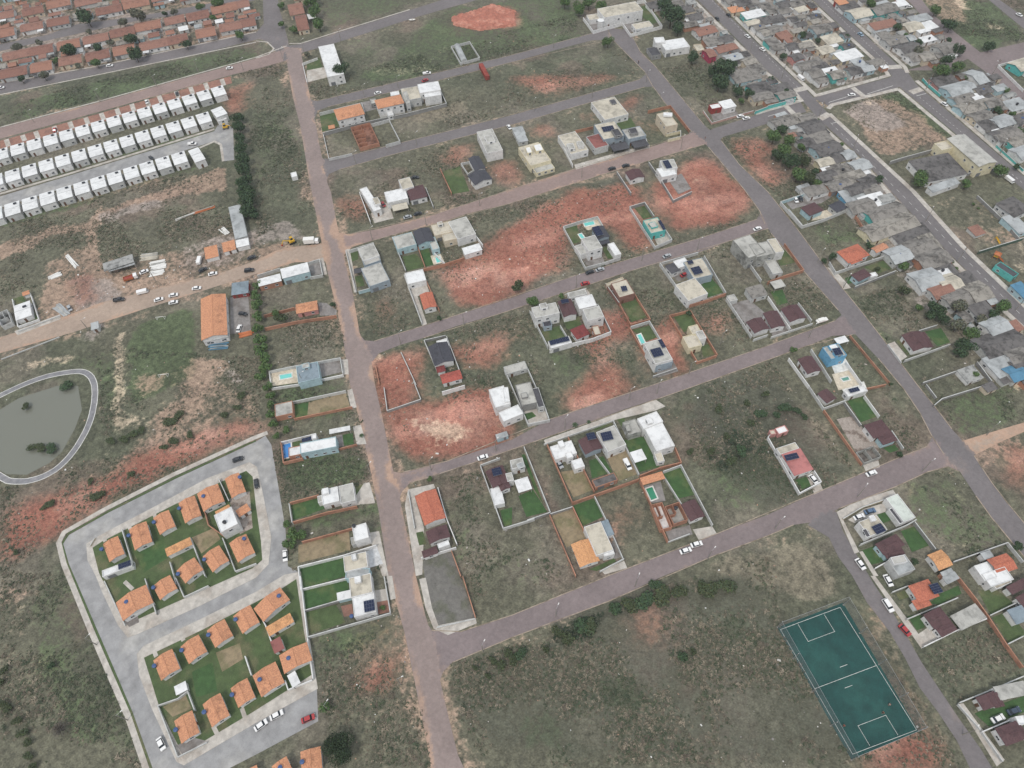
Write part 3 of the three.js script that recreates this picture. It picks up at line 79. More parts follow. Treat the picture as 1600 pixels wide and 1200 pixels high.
[18,550,-1,[168.9,-446.4,.294],[["X",0,0,14.3,7.7,0,3.1,"wh","tq"],["X",0,5.2,6.3,2.4,0,2.2,"lg","w",0,0]]],[18,551,-1,[177.7,-456.3,.342],[["G",0,0,9.2,7.7,0,2.9,"fg0","w"],["X",2.7,-5.2,5,3.6,0,2.6,"lg","bk",0,0]],[],[[.5,.9,3.8,1]]],[18,552,-1,[174.7,-437.2,.258],[["X",0,0,9.2,7.7,0,3.3,"fg1","bk"],["X",-2.7,5.2,5.9,3,0,2.4,"lg","lgw",0,0]]],[18,553,-1,[165.4,-436.2,.306],[["G",0,0,9.2,5.5,0,2.8,"cb","w"]]],[18,554,-1,[165.3,-461.7,.354],[["G",0,0,10.2,7.7,0,3.1,"fg1","w"],["X",3,5.2,4.5,3.6,0,2.6,"fg1","bk",0,0]]],[18,555,-1,[159.8,-464.9,.27],[["X",0,0,9.2,5.5,0,2.9,"fg0","lgw"],["X",-2.7,-4.2,5,3,0,2.4,"fg1","lgw",0,0]]],[18,551,-1,[167.7,-429.9,.318],[["G",0,0,7.1,5.5,0,3.3,"fg0","w"],["X",0,4.2,4.5,2.4,0,2.2,"fg1","w",0,0]],[],[[.5,.9,4.2,0]]],
[18,556,-1,[171.2,-423.6,.366],[["G",0,0,8.2,7.7,0,2.8,"fg2","w"]]],[18,557,-1,[171.7,-462,.282],[["X",0,0,9.2,6.6,0,3.1,"fg0","be"],["X",-2.7,4.7,4,3,0,2.4,"fg0","lgw",0,0]]],[18,558,-1,[173.9,-267.6,.246],[["X",0,0,13.3,7.7,0,2.8,"lg","sb"]]],[18,559,-1,[173.7,-258.3,.294],[["G",0,0,13.3,7.7,0,3.1,"fg0","lgw"],["X",0,5.2,5.8,2.4,0,2.2,"lg","w",0,0]]],[18,560,-1,[181.7,-262,.342],[["X",0,0,13.3,8.8,0,2.9,"wh","w"],["X",3.9,-5.8,7.2,3.6,0,2.6,"lg","bk",0,0]],[],[[.3,.5,3.8,1]]],[18,561,-1,[188.1,-262.8,.258],[["X",0,0,7.1,4.4,0,3.3,"lg2","w"],["X",-2.1,3.6,4.5,3,0,2.4,"lg","lgw",0,0]]],[18,562,-1,[184,-253.1,.306],[["G",0,0,19.4,8.8,0,2.8,"fg0","tq"]]],[18,563,-1,[182,-242.7,.354],[["G",0,0,27.5,9.9,0,3.1,"fg2","cr"],["X",8.1,6.3,12.1,3.6,0,2.6,"fg1","bk",0,0]]],
[18,564,-1,[190.5,-237,.27],[["X",0,0,18.4,9.9,0,2.9,"fg1","w"],["X",-5.4,-6.3,9.9,3,0,2.4,"fg1","lgw",0,0]]],[18,565,-1,[179.1,-223.9,.318],[["G",0,0,10.2,8.8,0,3.3,"lg","lgw"],["X",0,5.8,6.5,2.4,0,2.2,"fg1","w",0,0]],[],[[.2,.4,4.2,0]]],[18,566,-1,[189.7,-228.2,.366],[["G",0,0,15.3,9.9,0,2.8,"fg0","w"]]],[18,567,-1,[196.5,-231.6,.282],[["X",0,0,7.1,8.8,0,3.1,"fg2","lgw"],["X",-2.1,5.8,3.1,3,0,2.4,"fg0","lgw",0,0]]],[18,568,-1,[193.2,-220.5,.33],[["G",0,0,15.3,9.9,0,2.9,"fg0","bk"],["X",0,-6.3,8.2,2.4,0,2.2,"fg0","w",0,0]]],[18,569,-1,[185.7,-207.7,.246],[["G",0,0,12.2,11,0,3.3,"lg","w"],["X",3.6,6.9,7.8,3.6,0,2.6,"fg0","bk",0,0]]],[18,570,-1,[194.5,-212.9,.294],[["X",0,0,13.3,8.8,0,2.8,"fg1","lgw"]],[],[[.2,.4,3.7,1]]],
[18,571,-1,[188.9,-201.3,.342],[["G",0,0,10.2,7.7,0,3.1,"rb0","lgw"],["X",0,5.2,4.5,2.4,0,2.2,"wh","w",0,0]]],[18,572,-1,[194.7,-204.9,.258],[["G",0,0,9.2,9.9,0,2.9,"cb","w"],["X",2.7,-6.3,5,3.6,0,2.6,"wh","bk",0,0]]],[18,573,-1,[201.1,-205.5,.306],[["X",0,0,12.2,8.8,0,3.3,"fg1","w"],["X",-3.6,5.8,7.8,3,0,2.4,"wh","lgw",0,0]]],[18,574,-1,[196.7,-197.2,.354],[["G",0,0,17.3,9.9,0,2.8,"fg0","lgw"]]],[18,567,-1,[204.4,-199.2,.27],[["G",0,0,9.2,9.9,0,3.1,"fg2","lgw"],["X",2.7,6.3,4,3.6,0,2.6,"lg","bk",0,0]],[],[[.1,.4,4,0]]],[18,573,-1,[202,-188.8,.318],[["X",0,0,9.2,7.7,0,2.9,"fg1","w"],["X",-2.7,-5.2,5,3,0,2.4,"lg","lgw",0,0]]],[18,575,-1,[203.3,-179.4,.366],[["G",0,0,10.2,7.7,0,3.3,"lg","w"],["X",0,5.2,6.5,2.4,0,2.2,"lg","w",0,0]]],[18,576,-1,[201.3,-170,.282],[["G",0,0,19.4,12.1,0,2.8,"fg1","lgw"]]],
[18,575,-1,[197.5,-160.1,.33],[["X",0,0,12.2,9.9,0,3.1,"lg","w"],["X",-3.6,6.3,5.4,3,0,2.4,"fg1","lgw",0,0]]],[18,577,-1,[204.8,-163,.246],[["G",0,0,9.2,11,0,2.9,"fg0","w"],["X",0,-6.9,5,2.4,0,2.2,"fg1","w",0,0]],[],[[.1,.3,3.8,1]]],[18,578,-1,[200.1,-155,.294],[["G",0,0,7.1,6.6,0,3.3,"sb2","lgw"],["X",2.1,4.7,4.5,3.6,0,2.6,"fg1","bk",0,0]]],[18,579,-1,[209.1,-167.8,.342],[["X",0,0,8.2,9.9,0,2.8,"fg1","be"]]],[18,580,-1,[204.2,-158,.258],[["G",0,0,7.1,6.6,0,3.1,"fg1","bk"],["X",0,4.7,3.1,2.4,0,2.2,"fg0","w",0,0]]],[4,581,3,[244.3,-251,.409],[["H",0,0,10.9,10.4,0,3.4,"fg1","w"],["X",-7.6,8.8,6.8,11.4,-.11,3.2,"lg","bl"]]],[4,582,3,[222.7,-211,.51],[["F",0,0,3.8,9.1,0,3.2,"dk","tq"]]],[4,583,3,[223.6,-198.1,.338],[["X",0,0,5.5,8.5,0,3.4,"sb2","bl"]]],
[19,584,3,[221.8,-238.1,.319],[["X",0,0,5.6,5.6,0,2,"rb0","lgw"]]],[7,585,3,[239.9,-290.7,.253],[["V",0,0,10.1,23.8,0,7,"cg","cr"],["F",-8.3,-9.5,7.4,6.2,0,5.5,"cb","cr"]]],[20,586,3,[220.9,-282.9,.212],[["X",0,0,22.3,16.5,0,4,"fg1","w"],["X",-4.5,12.1,16.7,4,.15,3,"lg","w"]]],[4,587,3,[-5.2,-155.9,.268],[["F",0,0,6.3,9.1,0,6,"wh","w"],["F",2.1,7.9,8.5,4.7,.13,4.4,"wh","w"],["F",2.8,.2,2.1,7.1,-.19,6.3,"wh","w"]]],[4,588,3,[5.4,-157.5,.195],[["F",0,0,6.3,10.4,0,4.6,"cg","g"],["F",4.3,2.6,2.6,9.4,0,4,"dk","lgw"],["F",-1,1,2.4,2.3,0,5.4,"cg","g",4.4]]],[9,589,3,[1.9,-172,.277],[["F",0,0,9.2,3.9,0,3,"cg","lgw"]]],
],
walls: [
[[-102,-364.5,-87.3,-369.5,-78.2,-372.3,-75.6,-362.7],2,"lgw",0],[[-97.8,-344.5,-82.7,-350.3,-72.1,-353.4,-61.4,-356.3,-51.4,-358.8,-28.6,-366.6,-32.5,-381],2.2,"g",1],[[-97.5,-344.2,-91.9,-321.7,-79.7,-325],1.6,"lgw",2],[[-71,-350.6,-61.3,-354.3,-53.9,-333.3,-61.6,-330.4],2,"lgw",3],[[-26.4,-430.1,-14.6,-434.6,-8.5,-414.9,-20.4,-409.9,-26.4,-430.1],1.8,"lgw",4],[[-31.5,-307.7,-25.3,-286.9],1.8,"bk",5],[[-20.5,-311,-16.2,-312,-13.6,-304.7,-16.8,-301.9,-20.5,-311],1.6,"lgw",6],[[-119.2,-420.3,-110.4,-425.9],1.5,"w",7],[[-119.3,-420.8,-113.8,-399.2],1.2,"w",8],[[60,-455.9,64.6,-438.2,84.3,-446.5,87.5,-431.7,109,-439.7,103.2,-474.1,97.8,-473.6],2.2,"w",9],[[85.1,-348.5,98.4,-352.4,104.6,-328.5],2,"bk",10],[[91.5,-326.1,99.7,-328.2,98.8,-323.2,91.5,-321.1],2,"cr",11],[[32.9,-328,38.4,-303.8],2,"w",12],[[42.6,-334,52.7,-336.7],1.8,"bk",13],
[[115.9,-346.5,118.3,-334.8,128,-338.4,143.5,-343.7],1.4,"rdw",14],[[60.5,-296.4,65.4,-278.7],2,"g",15],[[78.1,-302.8,81.7,-289.3,85.4,-271.5,95.7,-277.3],2,"g",16],[[143.9,-342,152,-345.9],2,"tq",17],[[54.8,-359.4,61.5,-340.1],2,"w",18],[[80.2,-317.7,79.9,-327.1],1.6,"w",19],[[151.9,-346,169.2,-351.4],2.4,"tq",20],[[200.7,-291.6,207.8,-294.1,226.7,-299.7],2.2,"g",21],[[232.1,-278.7,252.4,-282.6],1.8,"g",22],[[247.2,-366,247.7,-360.2,250.3,-348.5],1.6,"tq",23],[[260.3,-301.2,261.6,-294.9,264.5,-280.2],1.4,"tq",24],[[294.8,-374.8,308.1,-379.1,316.6,-381.2],1.6,"w",25],[[294.8,-374.8,297.2,-348.6],1.6,"w",26],[[-72.8,-291.5,-65.4,-268.2],2,"w",27],[[-38.7,-292.3,-34.4,-276.9],2,"g",28],[[-54,-256.3,-46.4,-232.9],2,"g",29],[[-41.3,-248.8,-37.3,-234.4],1.8,"bk",30],[[-38.2,-233.3,-28.2,-235.9,-19.2,-239.1],2,"bk",31],[[-14,-255.2,-10.1,-247.1],2,"w",32],
[[-33.6,-244.3,-28.2,-236.3],1.8,"w",33],[[-47,-230.3,-37.9,-200.3],2,"lgw",34],[[-36.5,-225.6,-30.4,-207.4],1.8,"bk",35],[[-93,-242.1,-87.9,-244,-85.2,-233.5,-91,-232.4],1.8,"lgw",36],[[-116,-235.3,-105.8,-239.2],2,"lgw",37],[[-107.2,-202.3,-92.9,-205.4,-76.1,-207.4],2,"bk",38],[[-108.9,-210.1,-95.5,-213.8],1.8,"bk",39],[[-101.4,-178.3,-90.2,-180.5,-72,-183.4,-70.2,-175.3],1.8,"lgw",40],[[-101.4,-178.5,-99,-169.6,-88,-170.9,-69.8,-174.5],1.6,"w",41],[[-74.2,-248.5,-62.7,-253.1],2,"lgw",42],[[-76,-249.2,-68.6,-221.4],1.4,"lgw",43],[[-67.4,-221.3,-54.1,-225.3],2,"bl",44],[[-36.6,-190.3,-30.8,-174],2,"lgw",45],[[-27,-191.8,-21.5,-173.3],2,"lgw",46],[[-36.6,-190.6,-27.4,-192.6],1.6,"g",47],[[-46.4,-185.1,-39.3,-167.4],1.2,"g",48],[[-56.8,-178.8,-54.5,-168.7],1.4,"bk",49],[[29.1,-256.8,36.9,-228.3,45.7,-230.7,53.9,-233.8],2,"lgw",50],
[[29.1,-256.8,38,-260.1,46.5,-262.6,48.9,-253.4],2,"lgw",51],[[63.1,-268.5,71,-271.2,74,-260.5],2,"g",52],[[63.1,-268.5,70.9,-239.4,79.6,-243.6,77.7,-250.4],2,"lgw",53],[[44.7,-217.1,49.2,-205.1],2.4,"brw",54],[[49.3,-205.7,52.5,-192.8,61.4,-195.2,57,-209.9],1.8,"bk",55],[[52.3,-191.3,60.8,-193.9,66.9,-172],2,"lgw",56],[[51.8,-190.9,56,-176.2],2,"bk",57],[[57.5,-164.7,67.9,-168.1],1.6,"g",58],[[70,-196.6,79.5,-198.9,85.8,-173.7],1.8,"bk",59],[[70,-196.6,76.9,-170.6,85.5,-173.5],1.8,"bk",60],[[71.2,-228.5,79.7,-202],2.2,"lgw",61],[[79.7,-201.7,88.1,-204.2,97,-207.4],2,"bk",62],[[92.3,-231.7,97.1,-207.8],2,"lgw",63],[[72.1,-228.8,90.2,-234.2],1.8,"lgw",64],[[9.6,-203.8,16.1,-182.9],2,"lgw",65],[[16.6,-180.8,26.6,-183.6,35.3,-185.6,43.6,-188.9],2.4,"w",66],[[22.2,-194.6,24.7,-187.7],1.8,"lgw",67],[[39.7,-205.3,43.6,-189.3],2,"g",68],
[[25.9,-212.5,35.9,-215.6],1.6,"cb2",69],[[96.5,-204.7,102.2,-182.3],2,"lgw",70],[[102.6,-180.8,109.3,-183],1.6,"lgw",71],[[108.1,-240.7,114.5,-214.1],2,"lgw",72],[[137.2,-265.8,142.7,-247.8,155,-251.9,168.6,-258.1],2,"lgw",73],[[137.2,-265.8,156.9,-273.2],2,"bl",74],[[139.6,-260.2,142.8,-248.4],2,"bl",75],[[117,-212.9,125.8,-216.2,135,-219],2,"bk",76],[[135.1,-219.2,131.2,-236.8],1.8,"bk",77],[[147.9,-223.1,148.6,-216.4,163,-221.3,174.5,-225.1],2,"lgw",78],[[154.3,-207.2,175.5,-215.4],1.8,"g",79],[[168.5,-259.7,170.3,-251.4,171.4,-236.8],1.8,"bk",80],[[160.5,-165.4,182,-172.3],1.8,"lgw",81],[[172.3,-180.5,181.1,-183],1.6,"g",82],[[157.2,-174.6,159.2,-164.8],1.2,"lgw",83],[[163.4,-153.9,187,-161.1],1.8,"g",84],[[143.3,-180.2,151,-154.3],1.4,"bk",85],[[188.9,-162.6,190.4,-152.8],1.8,"g",86],[[114.3,-169.8,118.4,-155],2,"w",87],[[124.7,-173.7,128,-157.1],2,"lgw",88],
[[136.8,-166.2,139.4,-154.7],2,"w",89],[[114.8,-204.3,119.3,-185.4],2,"w",90],[[126.9,-199.7,129.7,-189.3],1.8,"lgw",91],[[110.3,-181.7,129.8,-187.9],1.4,"lgw",92],[[233,-262.5,237,-245.8,238.8,-231.7],1.8,"g",93],[[216.8,-224.3,240.7,-231.4],2,"gn",94],[[-89.3,-162,-68,-166.1],1.8,"lgw",95],[[-87.6,-153.9,-64.7,-158.1],1.6,"bk",96],[[-91,-143,-78.5,-145.8],2,"w",97],[[-91,-143,-88.7,-133.8,-81.5,-135.3],2,"bk",98],[[-69.5,-138.5,-61.3,-140.5],1.4,"bk",99],[[-83.8,-116.7,-73.5,-119.2],2,"bk",100],[[-84.1,-116.5,-81.9,-108.8],1.8,"lgw",101],[[-81.6,-108.9,-69.8,-112,-58.9,-113.8],2,"bk",102],[[-77.4,-101.2,-59.9,-105.3],1.8,"bk",103],[[-77.4,-92,-62,-95.2,-50.8,-98.3],2,"w",104],[[-77.4,-92,-75.3,-83.5],2,"w",105],[[-40.5,-118.9,-37.6,-104.1],1.4,"lgw",106],[[-29.5,-119.5,-25.9,-106.2,-22.4,-96.9],2,"w",107],[[-34.9,-92.7,-22.7,-95.8],2,"w",108],
[[-24.4,-94.8,-21.1,-85.4],1.8,"bk",109],[[-13.6,-127.6,-6,-101.9],2,"lgw",110],[[-13.6,-128.1,-6.1,-130.7],1.6,"lgw",111],[[-6,-101.9,5.3,-104.9],2,"lgw",112],[[-52.4,-166.8,-50.4,-155.2,-37.1,-159.8],1.6,"g",113],[[-37.1,-159.9,-40.4,-169.3],1.4,"g",114],[[-74.9,-84.1,-59.7,-87.1],1.8,"w",115],[[-73.4,-76.7,-58.2,-80.4],1.8,"g",116],[[-71.1,-67.9,-58.9,-70.8,-44.4,-74.2],2,"lgw",117],[[-76.2,-88.6,-71.1,-67.9,-67.7,-55],2,"w",118],[[-47.4,-87,-44.5,-74.3],1.6,"lgw",119],[[-20.5,-85.4,-16.3,-71.1],1.8,"bk",120],[[-29.1,-69,-16.2,-71.2],.8,"lgw",121],[[-80.9,-63.5,-85.5,-72.4,-89.6,-78.4],1.8,"w",122],[[-76.7,-55.1,-75.3,-52.2,-68.1,-54.7],1.4,"w",123],[[3.2,-134.8,11.1,-107],2,"lgw",124],[[2.7,-104.5,11.1,-107],2,"g",125],[[12.1,-135.3,19.4,-110.3],2,"bk",126],[[20.4,-138.1,27.8,-114.4],1.8,"bk",127],[[19.3,-110.2,27.6,-112.8,36.3,-115.5,44.7,-118.2],2.4,"bk",128],
[[11.1,-106.5,19.3,-108.8],1.8,"g",129],[[29.9,-129.7,36.1,-117.8],1.8,"lgw",130],[[38.7,-144,45,-120.1],2,"lgw",131],[[45.2,-119.7,53.4,-122.6,61.3,-124.2],2,"bk",132],[[60.3,-130.7,61.4,-124.1],2,"bk",133],[[54,-120.8,61.1,-123.1,67.6,-98.7],2,"lgw",134],[[44.9,-117.7,50.9,-93.6],2.2,"bk",135],[[51.1,-93.7,59.1,-96.2],1.2,"lgw",136],[[10.8,-106.2,17.9,-83.2],1.8,"bk",137],[[19.3,-108.8,23.4,-96.3],1.8,"bk",138],[[27.6,-112.5,30.7,-102.8,34.6,-88.4],1.8,"lgw",139],[[26.2,-84.5,35,-88.5],1.4,"lgw",140],[[53.6,-120.1,59.1,-105.5],1.6,"lgw",141],[[10.9,-135.8,39.2,-144.9],1.2,"lgw",142],[[96,-132.9,101.2,-109,110.2,-113,109,-117.6],2,"w",143],[[96,-132.9,97.6,-134.3],2,"lgw",144],[[118.2,-156.3,121,-144.6,130.8,-147.7],1.8,"lgw",145],[[120.9,-143.9,127.4,-119.3],1.6,"bk",146],[[129.9,-147,132.7,-136],1.8,"g",147],[[138.6,-149.4,141,-139.5],1.8,"w",148],
[[143.3,-132.9,144.9,-125],1.6,"lgw",149],[[113.7,-98.6,121.8,-102.5,130.7,-105],1.2,"be",150],[[116.2,-88.6,134.4,-94.6,138.4,-96.4],2,"lgw",151],[[137.5,-95.6,140.7,-85.4],2,"g",152],[[139.5,-152.6,149,-154.3],1.6,"bk",153],[[144.8,-80.7,165.7,-86.3],1.8,"g",154],[[165.9,-86.4,168,-79.4],1.6,"lgw",155],[[164.7,-153.3,166.1,-146.7],1.4,"g",156],[[163.6,-143.1,167.8,-145.9,188.5,-151.4],1.8,"g",157],[[118.3,-80.1,123,-82.1],1.6,"w",158],[[144.2,-75.7,146.7,-68.1,148.2,-62.3,149.9,-53.7,151.9,-46.5],2,"bk",159],[[122.5,-62.9,141.4,-68.8],1.6,"lgw",160],[[124.4,-54.2,136.5,-58.5,147.5,-61.6],1.8,"w",161],[[149.1,-62.6,159.5,-66.2],1.6,"lgw",162],[[150.6,-53.6,156.6,-55.7],1.6,"lgw",163],[[128.6,-37.7,140.8,-41.1,150.9,-44],1.8,"lgw",164],[[131.8,-29.6,143.8,-33],1.6,"w",165],[[132,-29.6,134.5,-21.8],1.4,"lgw",166],[[128.3,-37.4,131.9,-30.3],1.2,"lgw",167],
[[121.2,-71.9,127.2,-73.7],1.4,"lgw",168],[[-228.6,-229.5,-219.5,-212.1,-211.5,-215.8,-220.9,-231.7],1.4,"w",169],[[-218.9,-209.7,-202.8,-217.9],.9,"lgw",170],[[-220.7,-194.3,-199.1,-205.3],.5,"lgw",171],[[-112.5,-128.7,-106.7,-119],1.6,"gn",172],[[-143.8,-110.2,-135.3,-95],1.6,"lgw",173],[[-115,-115.6,-112.3,-109.7,-105.6,-105],1.8,"bk",174],[[-123.1,-96.6,-118.9,-88.4],1.6,"lgw",175],[[-117.7,-105.1,-109.4,-90.6],1.8,"lgw",176],[[-106.2,-104.5,-99.2,-91.8,-92.4,-94.2],1.6,"lgw",177],[[-153.9,-104.6,-153.1,-107.6],1,"be",178],[[-115.4,-49.7,-109.6,-51.4,-107,-53.4,-103.5,-47.7],1.6,"lgw",179],[[-115.6,-49.8,-105.9,-35.1,-98,-38.6],1.2,"lgw",180],[[-130.3,-91,-123.2,-78.5],1.6,"g",181],[[-119.7,-90.7,-115.1,-83.7,-107.6,-87.2],1.6,"lgw",182],[[-90.7,-63.1,-87.6,-57.1],1.6,"w",183],[[-144.9,-91.3,-133.2,-75.4],.8,"lgw",184],
[[-3,-173.2,5.4,-144.8,14.1,-146.4],2,"lgw",317],[[6.8,-172.1,12.5,-152.4,13.7,-146.6],2,"lgw",318],[[-28.5,-162.1,-19.2,-164.8],2.6,"w",319],
],
sheets: [
["road",[-136.4,-445.3,-131.4,-430.8,-121.1,-386.8,-111.8,-353.6,-101.8,-309.6,-98.4,-296.2,-89.2,-259.1,-83.6,-236.8,-76.4,-211.3,-71.7,-192.5,-67,-170.6,-62.2,-154.4,-56.5,-133.5,-51.1,-111.8,-46.2,-87.6,-39.8,-68.4,-35.4,-50.9,-32,-37.1,-30.1,-28.5,-26,-14,-16.4,-13.6,-20.5,-28.1,-22.2,-31.5,-24.9,-41.2,-28,-53.3,-29.6,-62.8,-33,-73.2,-36.7,-87,-40.2,-102,-43.6,-116.5,-47.5,-131.5,-52.6,-153.8,-56.6,-169.8,-59.1,-182.8,-65.3,-198.1,-70.1,-220.6,-74.6,-238.2,-77.7,-251.4,-82.3,-269.2,-88.3,-295.3,-90.8,-302.3,-98.6,-334.5,-106.3,-368.8,-114,-399.8,-121.1,-429.7,-123.3,-440.8],"main",.05],
["road",[-32.3,-70.5,-30.8,-68.3,-21.3,-67.4,-4.3,-71.8,12.1,-77.5,28.9,-83.2,52.1,-90.5,70,-96.5,88.5,-102.2,107.8,-109.6,127.7,-116.7,144.6,-122.7,154.5,-125.9,158.9,-130.7,162.9,-127.6,166,-115.1,162.3,-114.8,159.1,-117.1,150.9,-115.5,137.2,-110.3,123.9,-105.5,113.8,-102.9,103.3,-98.4,96.3,-97.8,86.4,-94.3,65.3,-87.9,47.7,-82.1,27.8,-74.5,11.3,-69.1,-4.7,-64.6,-15.1,-61,-24,-57.9,-27,-55.2,-28,-52.4,-30.6,-61.2],"st",.035],["road",[-49.1,-128.9,-44.1,-127.5,-39.3,-128.3,-26,-131.5,-1.2,-139.3,13.6,-147.5,58.5,-161.8,76.7,-168,108.4,-178.2,129.5,-185.5,140.4,-189.7,144.2,-192.7,148.9,-182.3,145.1,-181.5,136.4,-181.4,124.8,-177,106.5,-170.9,70.9,-158.7,43.8,-150.3,11.2,-139.1,-1.4,-135,-13.8,-130.8,-33.2,-124.6,-40.3,-122.9,-43,-119.6,-44.3,-115.3],"st",.035],
["road",[-67.4,-200.1,-62.7,-193.6,-58.5,-192.9,-49.7,-196.2,-26.6,-203.8,2.2,-213.8,32.3,-225.5,63.4,-235.6,95.7,-246.1,115.8,-253.5,123.3,-256.1,126.3,-260.5,129.8,-247.8,127.2,-249.3,118.7,-246.4,108.7,-242.8,90.4,-235.6,59,-226.7,31.4,-216.7,1.9,-206.5,-23.2,-198.7,-37.1,-193.1,-47.2,-189.9,-56,-186,-58.5,-181.7,-61.3,-183.6],"st",.035],["road",[-84.7,-270.3,-81.5,-264,-75.9,-262.1,-61.9,-264.7,-33.6,-273.2,5.7,-289.1,31.3,-299.8,57.7,-308.8,84.9,-319.1,103.8,-327.1,108.4,-332.6,118,-320,110.5,-317.3,96.5,-312.4,78.3,-305.8,59.8,-299.4,25.9,-286.3,5.2,-278.6,-17.5,-272.3,-36.6,-264.9,-63.9,-256.6,-73.5,-252.9,-76.8,-247.8,-81.4,-254],"st2",.035],
["road",[-100,-331.7,-95.6,-323.9,-88.6,-323.3,-63,-331.8,-23.4,-344,8.7,-354.4,46.6,-368.6,86.2,-383.5,91,-389.2,94.4,-375.1,87.6,-375.2,53.4,-362.1,8.3,-345.2,-23.4,-335.1,-58.3,-323.9,-85.8,-313.6,-91,-310.3,-92,-300.8],"as",.035],["road",[-111.8,-382.5,-105.8,-379.9,-85.5,-386.6,-57.3,-396.1,-28.3,-405.2,11.6,-418.6,42.8,-431.4,64,-439.3,77,-444.3,88.9,-440.6,87.2,-428.9,75.2,-430.2,63,-430.7,47,-424.7,11.3,-410.5,-28.2,-397.3,-47.3,-389.5,-71,-381.7,-98.6,-373.2,-104.2,-369.9,-104.8,-362.3],"as",.035],["road",[-134.3,-445.1,-124.1,-446.4,-102.4,-457.7,-56.3,-482.2,-33.4,-494.8,16.1,-515.1,29.6,-513.4,-9.2,-491.9,-50.3,-472.9,-101.2,-445.5,-122.6,-435.3,-133.7,-427.3],"as",.035],["road",[-302.2,-364.4,-289.8,-370.7,-240,-391.2,-150.7,-432.1,-131.9,-443.3,-129.7,-427.6,-148.5,-419.2,-162.7,-414.1,-236.9,-380.9,-285.6,-359.7,-298.1,-354.2],"st2",.03],
["road",[-323.1,-415.4,-308.6,-419,-252.6,-432.3,-195.9,-451.8,-156.2,-464.5,-153,-475.9,-162.6,-528.8,-152.8,-527.6,-145,-494.2,-133.3,-453,-130.6,-440,-139.6,-439.4,-144.6,-450.2,-152.7,-455.9,-193.2,-439.7,-250,-423.8,-304,-407.2,-318.4,-403.8],"as",.04],["road",[-343.6,-465.3,-327.8,-468.5,-299,-477.8,-283.4,-489.7,-239.3,-497,-195.3,-509.1,-165.7,-519.6,-164,-510,-193.4,-499.8,-243,-489.5,-279.1,-476.4,-324.2,-459.2,-339.5,-455.3],"as",.035],
["road",[74.7,-442.2,75.4,-431.7,81.2,-415.7,90.2,-391.4,92.5,-375.3,96.8,-357.2,102.6,-339.2,106.6,-328.6,112.4,-314.9,117.2,-298,122.7,-279.3,126.4,-261.9,126.5,-252.6,127.7,-245.7,135.6,-220.2,143.6,-195.4,146.2,-182.1,151.3,-168.3,155.9,-152.4,157.8,-141,158.2,-130.7,159.5,-122.3,162.3,-114.8,163.8,-104.8,165.6,-96,167.8,-88.7,170,-81.6,172.5,-69.4,178.4,-81.1,175.7,-93.7,173.6,-101.2,171.7,-109.5,170.2,-121,168.8,-127.2,166.9,-133,164.8,-142.9,161.8,-154.6,159.5,-165.4,157.4,-175.7,153.7,-192,150,-206.3,145.3,-226.1,140.7,-248.2,134.1,-275.8,125.1,-298.9,120.4,-319.8,114.2,-335,109.1,-354,103.6,-374.2,97.8,-395.6,91,-414.6,88.5,-438.2],"as",.05],["road",[111.3,-338.3,116,-330.1,152.1,-344.2,172.4,-352.2,172.9,-341.5,165.9,-339.7,149.1,-332.9,122.2,-323.1,116.7,-317.3,111.8,-323.5],"as",.035],
["road",[134.9,-497.9,139.1,-474.6,158,-403.8,162.6,-383.9,171.7,-362.6,177.7,-333.7,189.7,-296.7,194.7,-269.5,203.3,-230.7,212.2,-198.8,217.7,-181.1,222.2,-163.2,227.5,-173.7,222.6,-191.2,211.4,-230,203.8,-270.7,184,-340.4,180,-359.2,167.7,-403.5,149.8,-470.7,144.8,-492],"av",.05],["road",[210.7,-484.2,213.9,-465.8,231.7,-380.2,232.4,-359.8,244.8,-314.9,255.1,-279.3,264,-245.6,268.9,-255.4,263.5,-276.5,242.5,-362.1,240.8,-377.2,222.9,-464.8,219.7,-484.9],"av",.05],["road",[180.4,-354.6,230.2,-370.7,242.4,-378.4,242.5,-362.1,232,-360.5,187.1,-345.7],"av",.035],["road",[274.1,-476.6,283.6,-475.4,283,-436.7,292.5,-391.6,322.8,-400.1,350.1,-407.7,341.8,-391.4,314.8,-383.4,297.6,-377.5,298.7,-349.8,301.2,-325.9,295.6,-314.7,292.6,-337.2,285.9,-372.5,282.2,-385.5,263.6,-374.8,241.9,-377,259.1,-382.2,279,-388.7,275.4,-427.8],"st",.03],
["road",[326.6,-470.3,325.1,-452.8,330.1,-415.3,336.5,-381.1,342.8,-393.5,336.7,-428.9,331.9,-452,332.7,-469.6],"as",.035],["road",[101.2,-97.5,107.1,-92.4,108.1,-85.3,110.6,-78.4,112.4,-69.2,116.3,-59.7,118.2,-51.2,119.3,-42.7,122,-35.9,124.4,-27.9,125.1,-20.8,125.5,-7.5,134.2,-7.1,131.4,-20.5,130.3,-25.5,127.6,-33.3,125.2,-41.4,122.7,-50,121.4,-56.9,119.5,-65.7,116.7,-75.4,114.6,-84.9,112.6,-94.4,112.7,-101.7,109.3,-103.2],"as",.05],["dirt_path",[167.7,-127.3,184,-131.3,195.1,-134,211.8,-137.9,209.8,-133.9,193.1,-129.9,181.5,-125.8,170.2,-121],"dust",.03],["dirt_road",[-236.3,-203.4,-226.5,-207.4,-202.6,-217,-186.3,-225.5,-161.5,-232.5,-133.2,-240.7,-119.1,-247.3,-110.8,-253.2,-104.9,-255,-87,-256.7,-84.4,-244.1,-100.3,-244.5,-117.6,-238.2,-142,-228.6,-165.5,-219.6,-194.6,-207.7,-222.9,-198.1,-232.5,-194.2],"dust",.03],
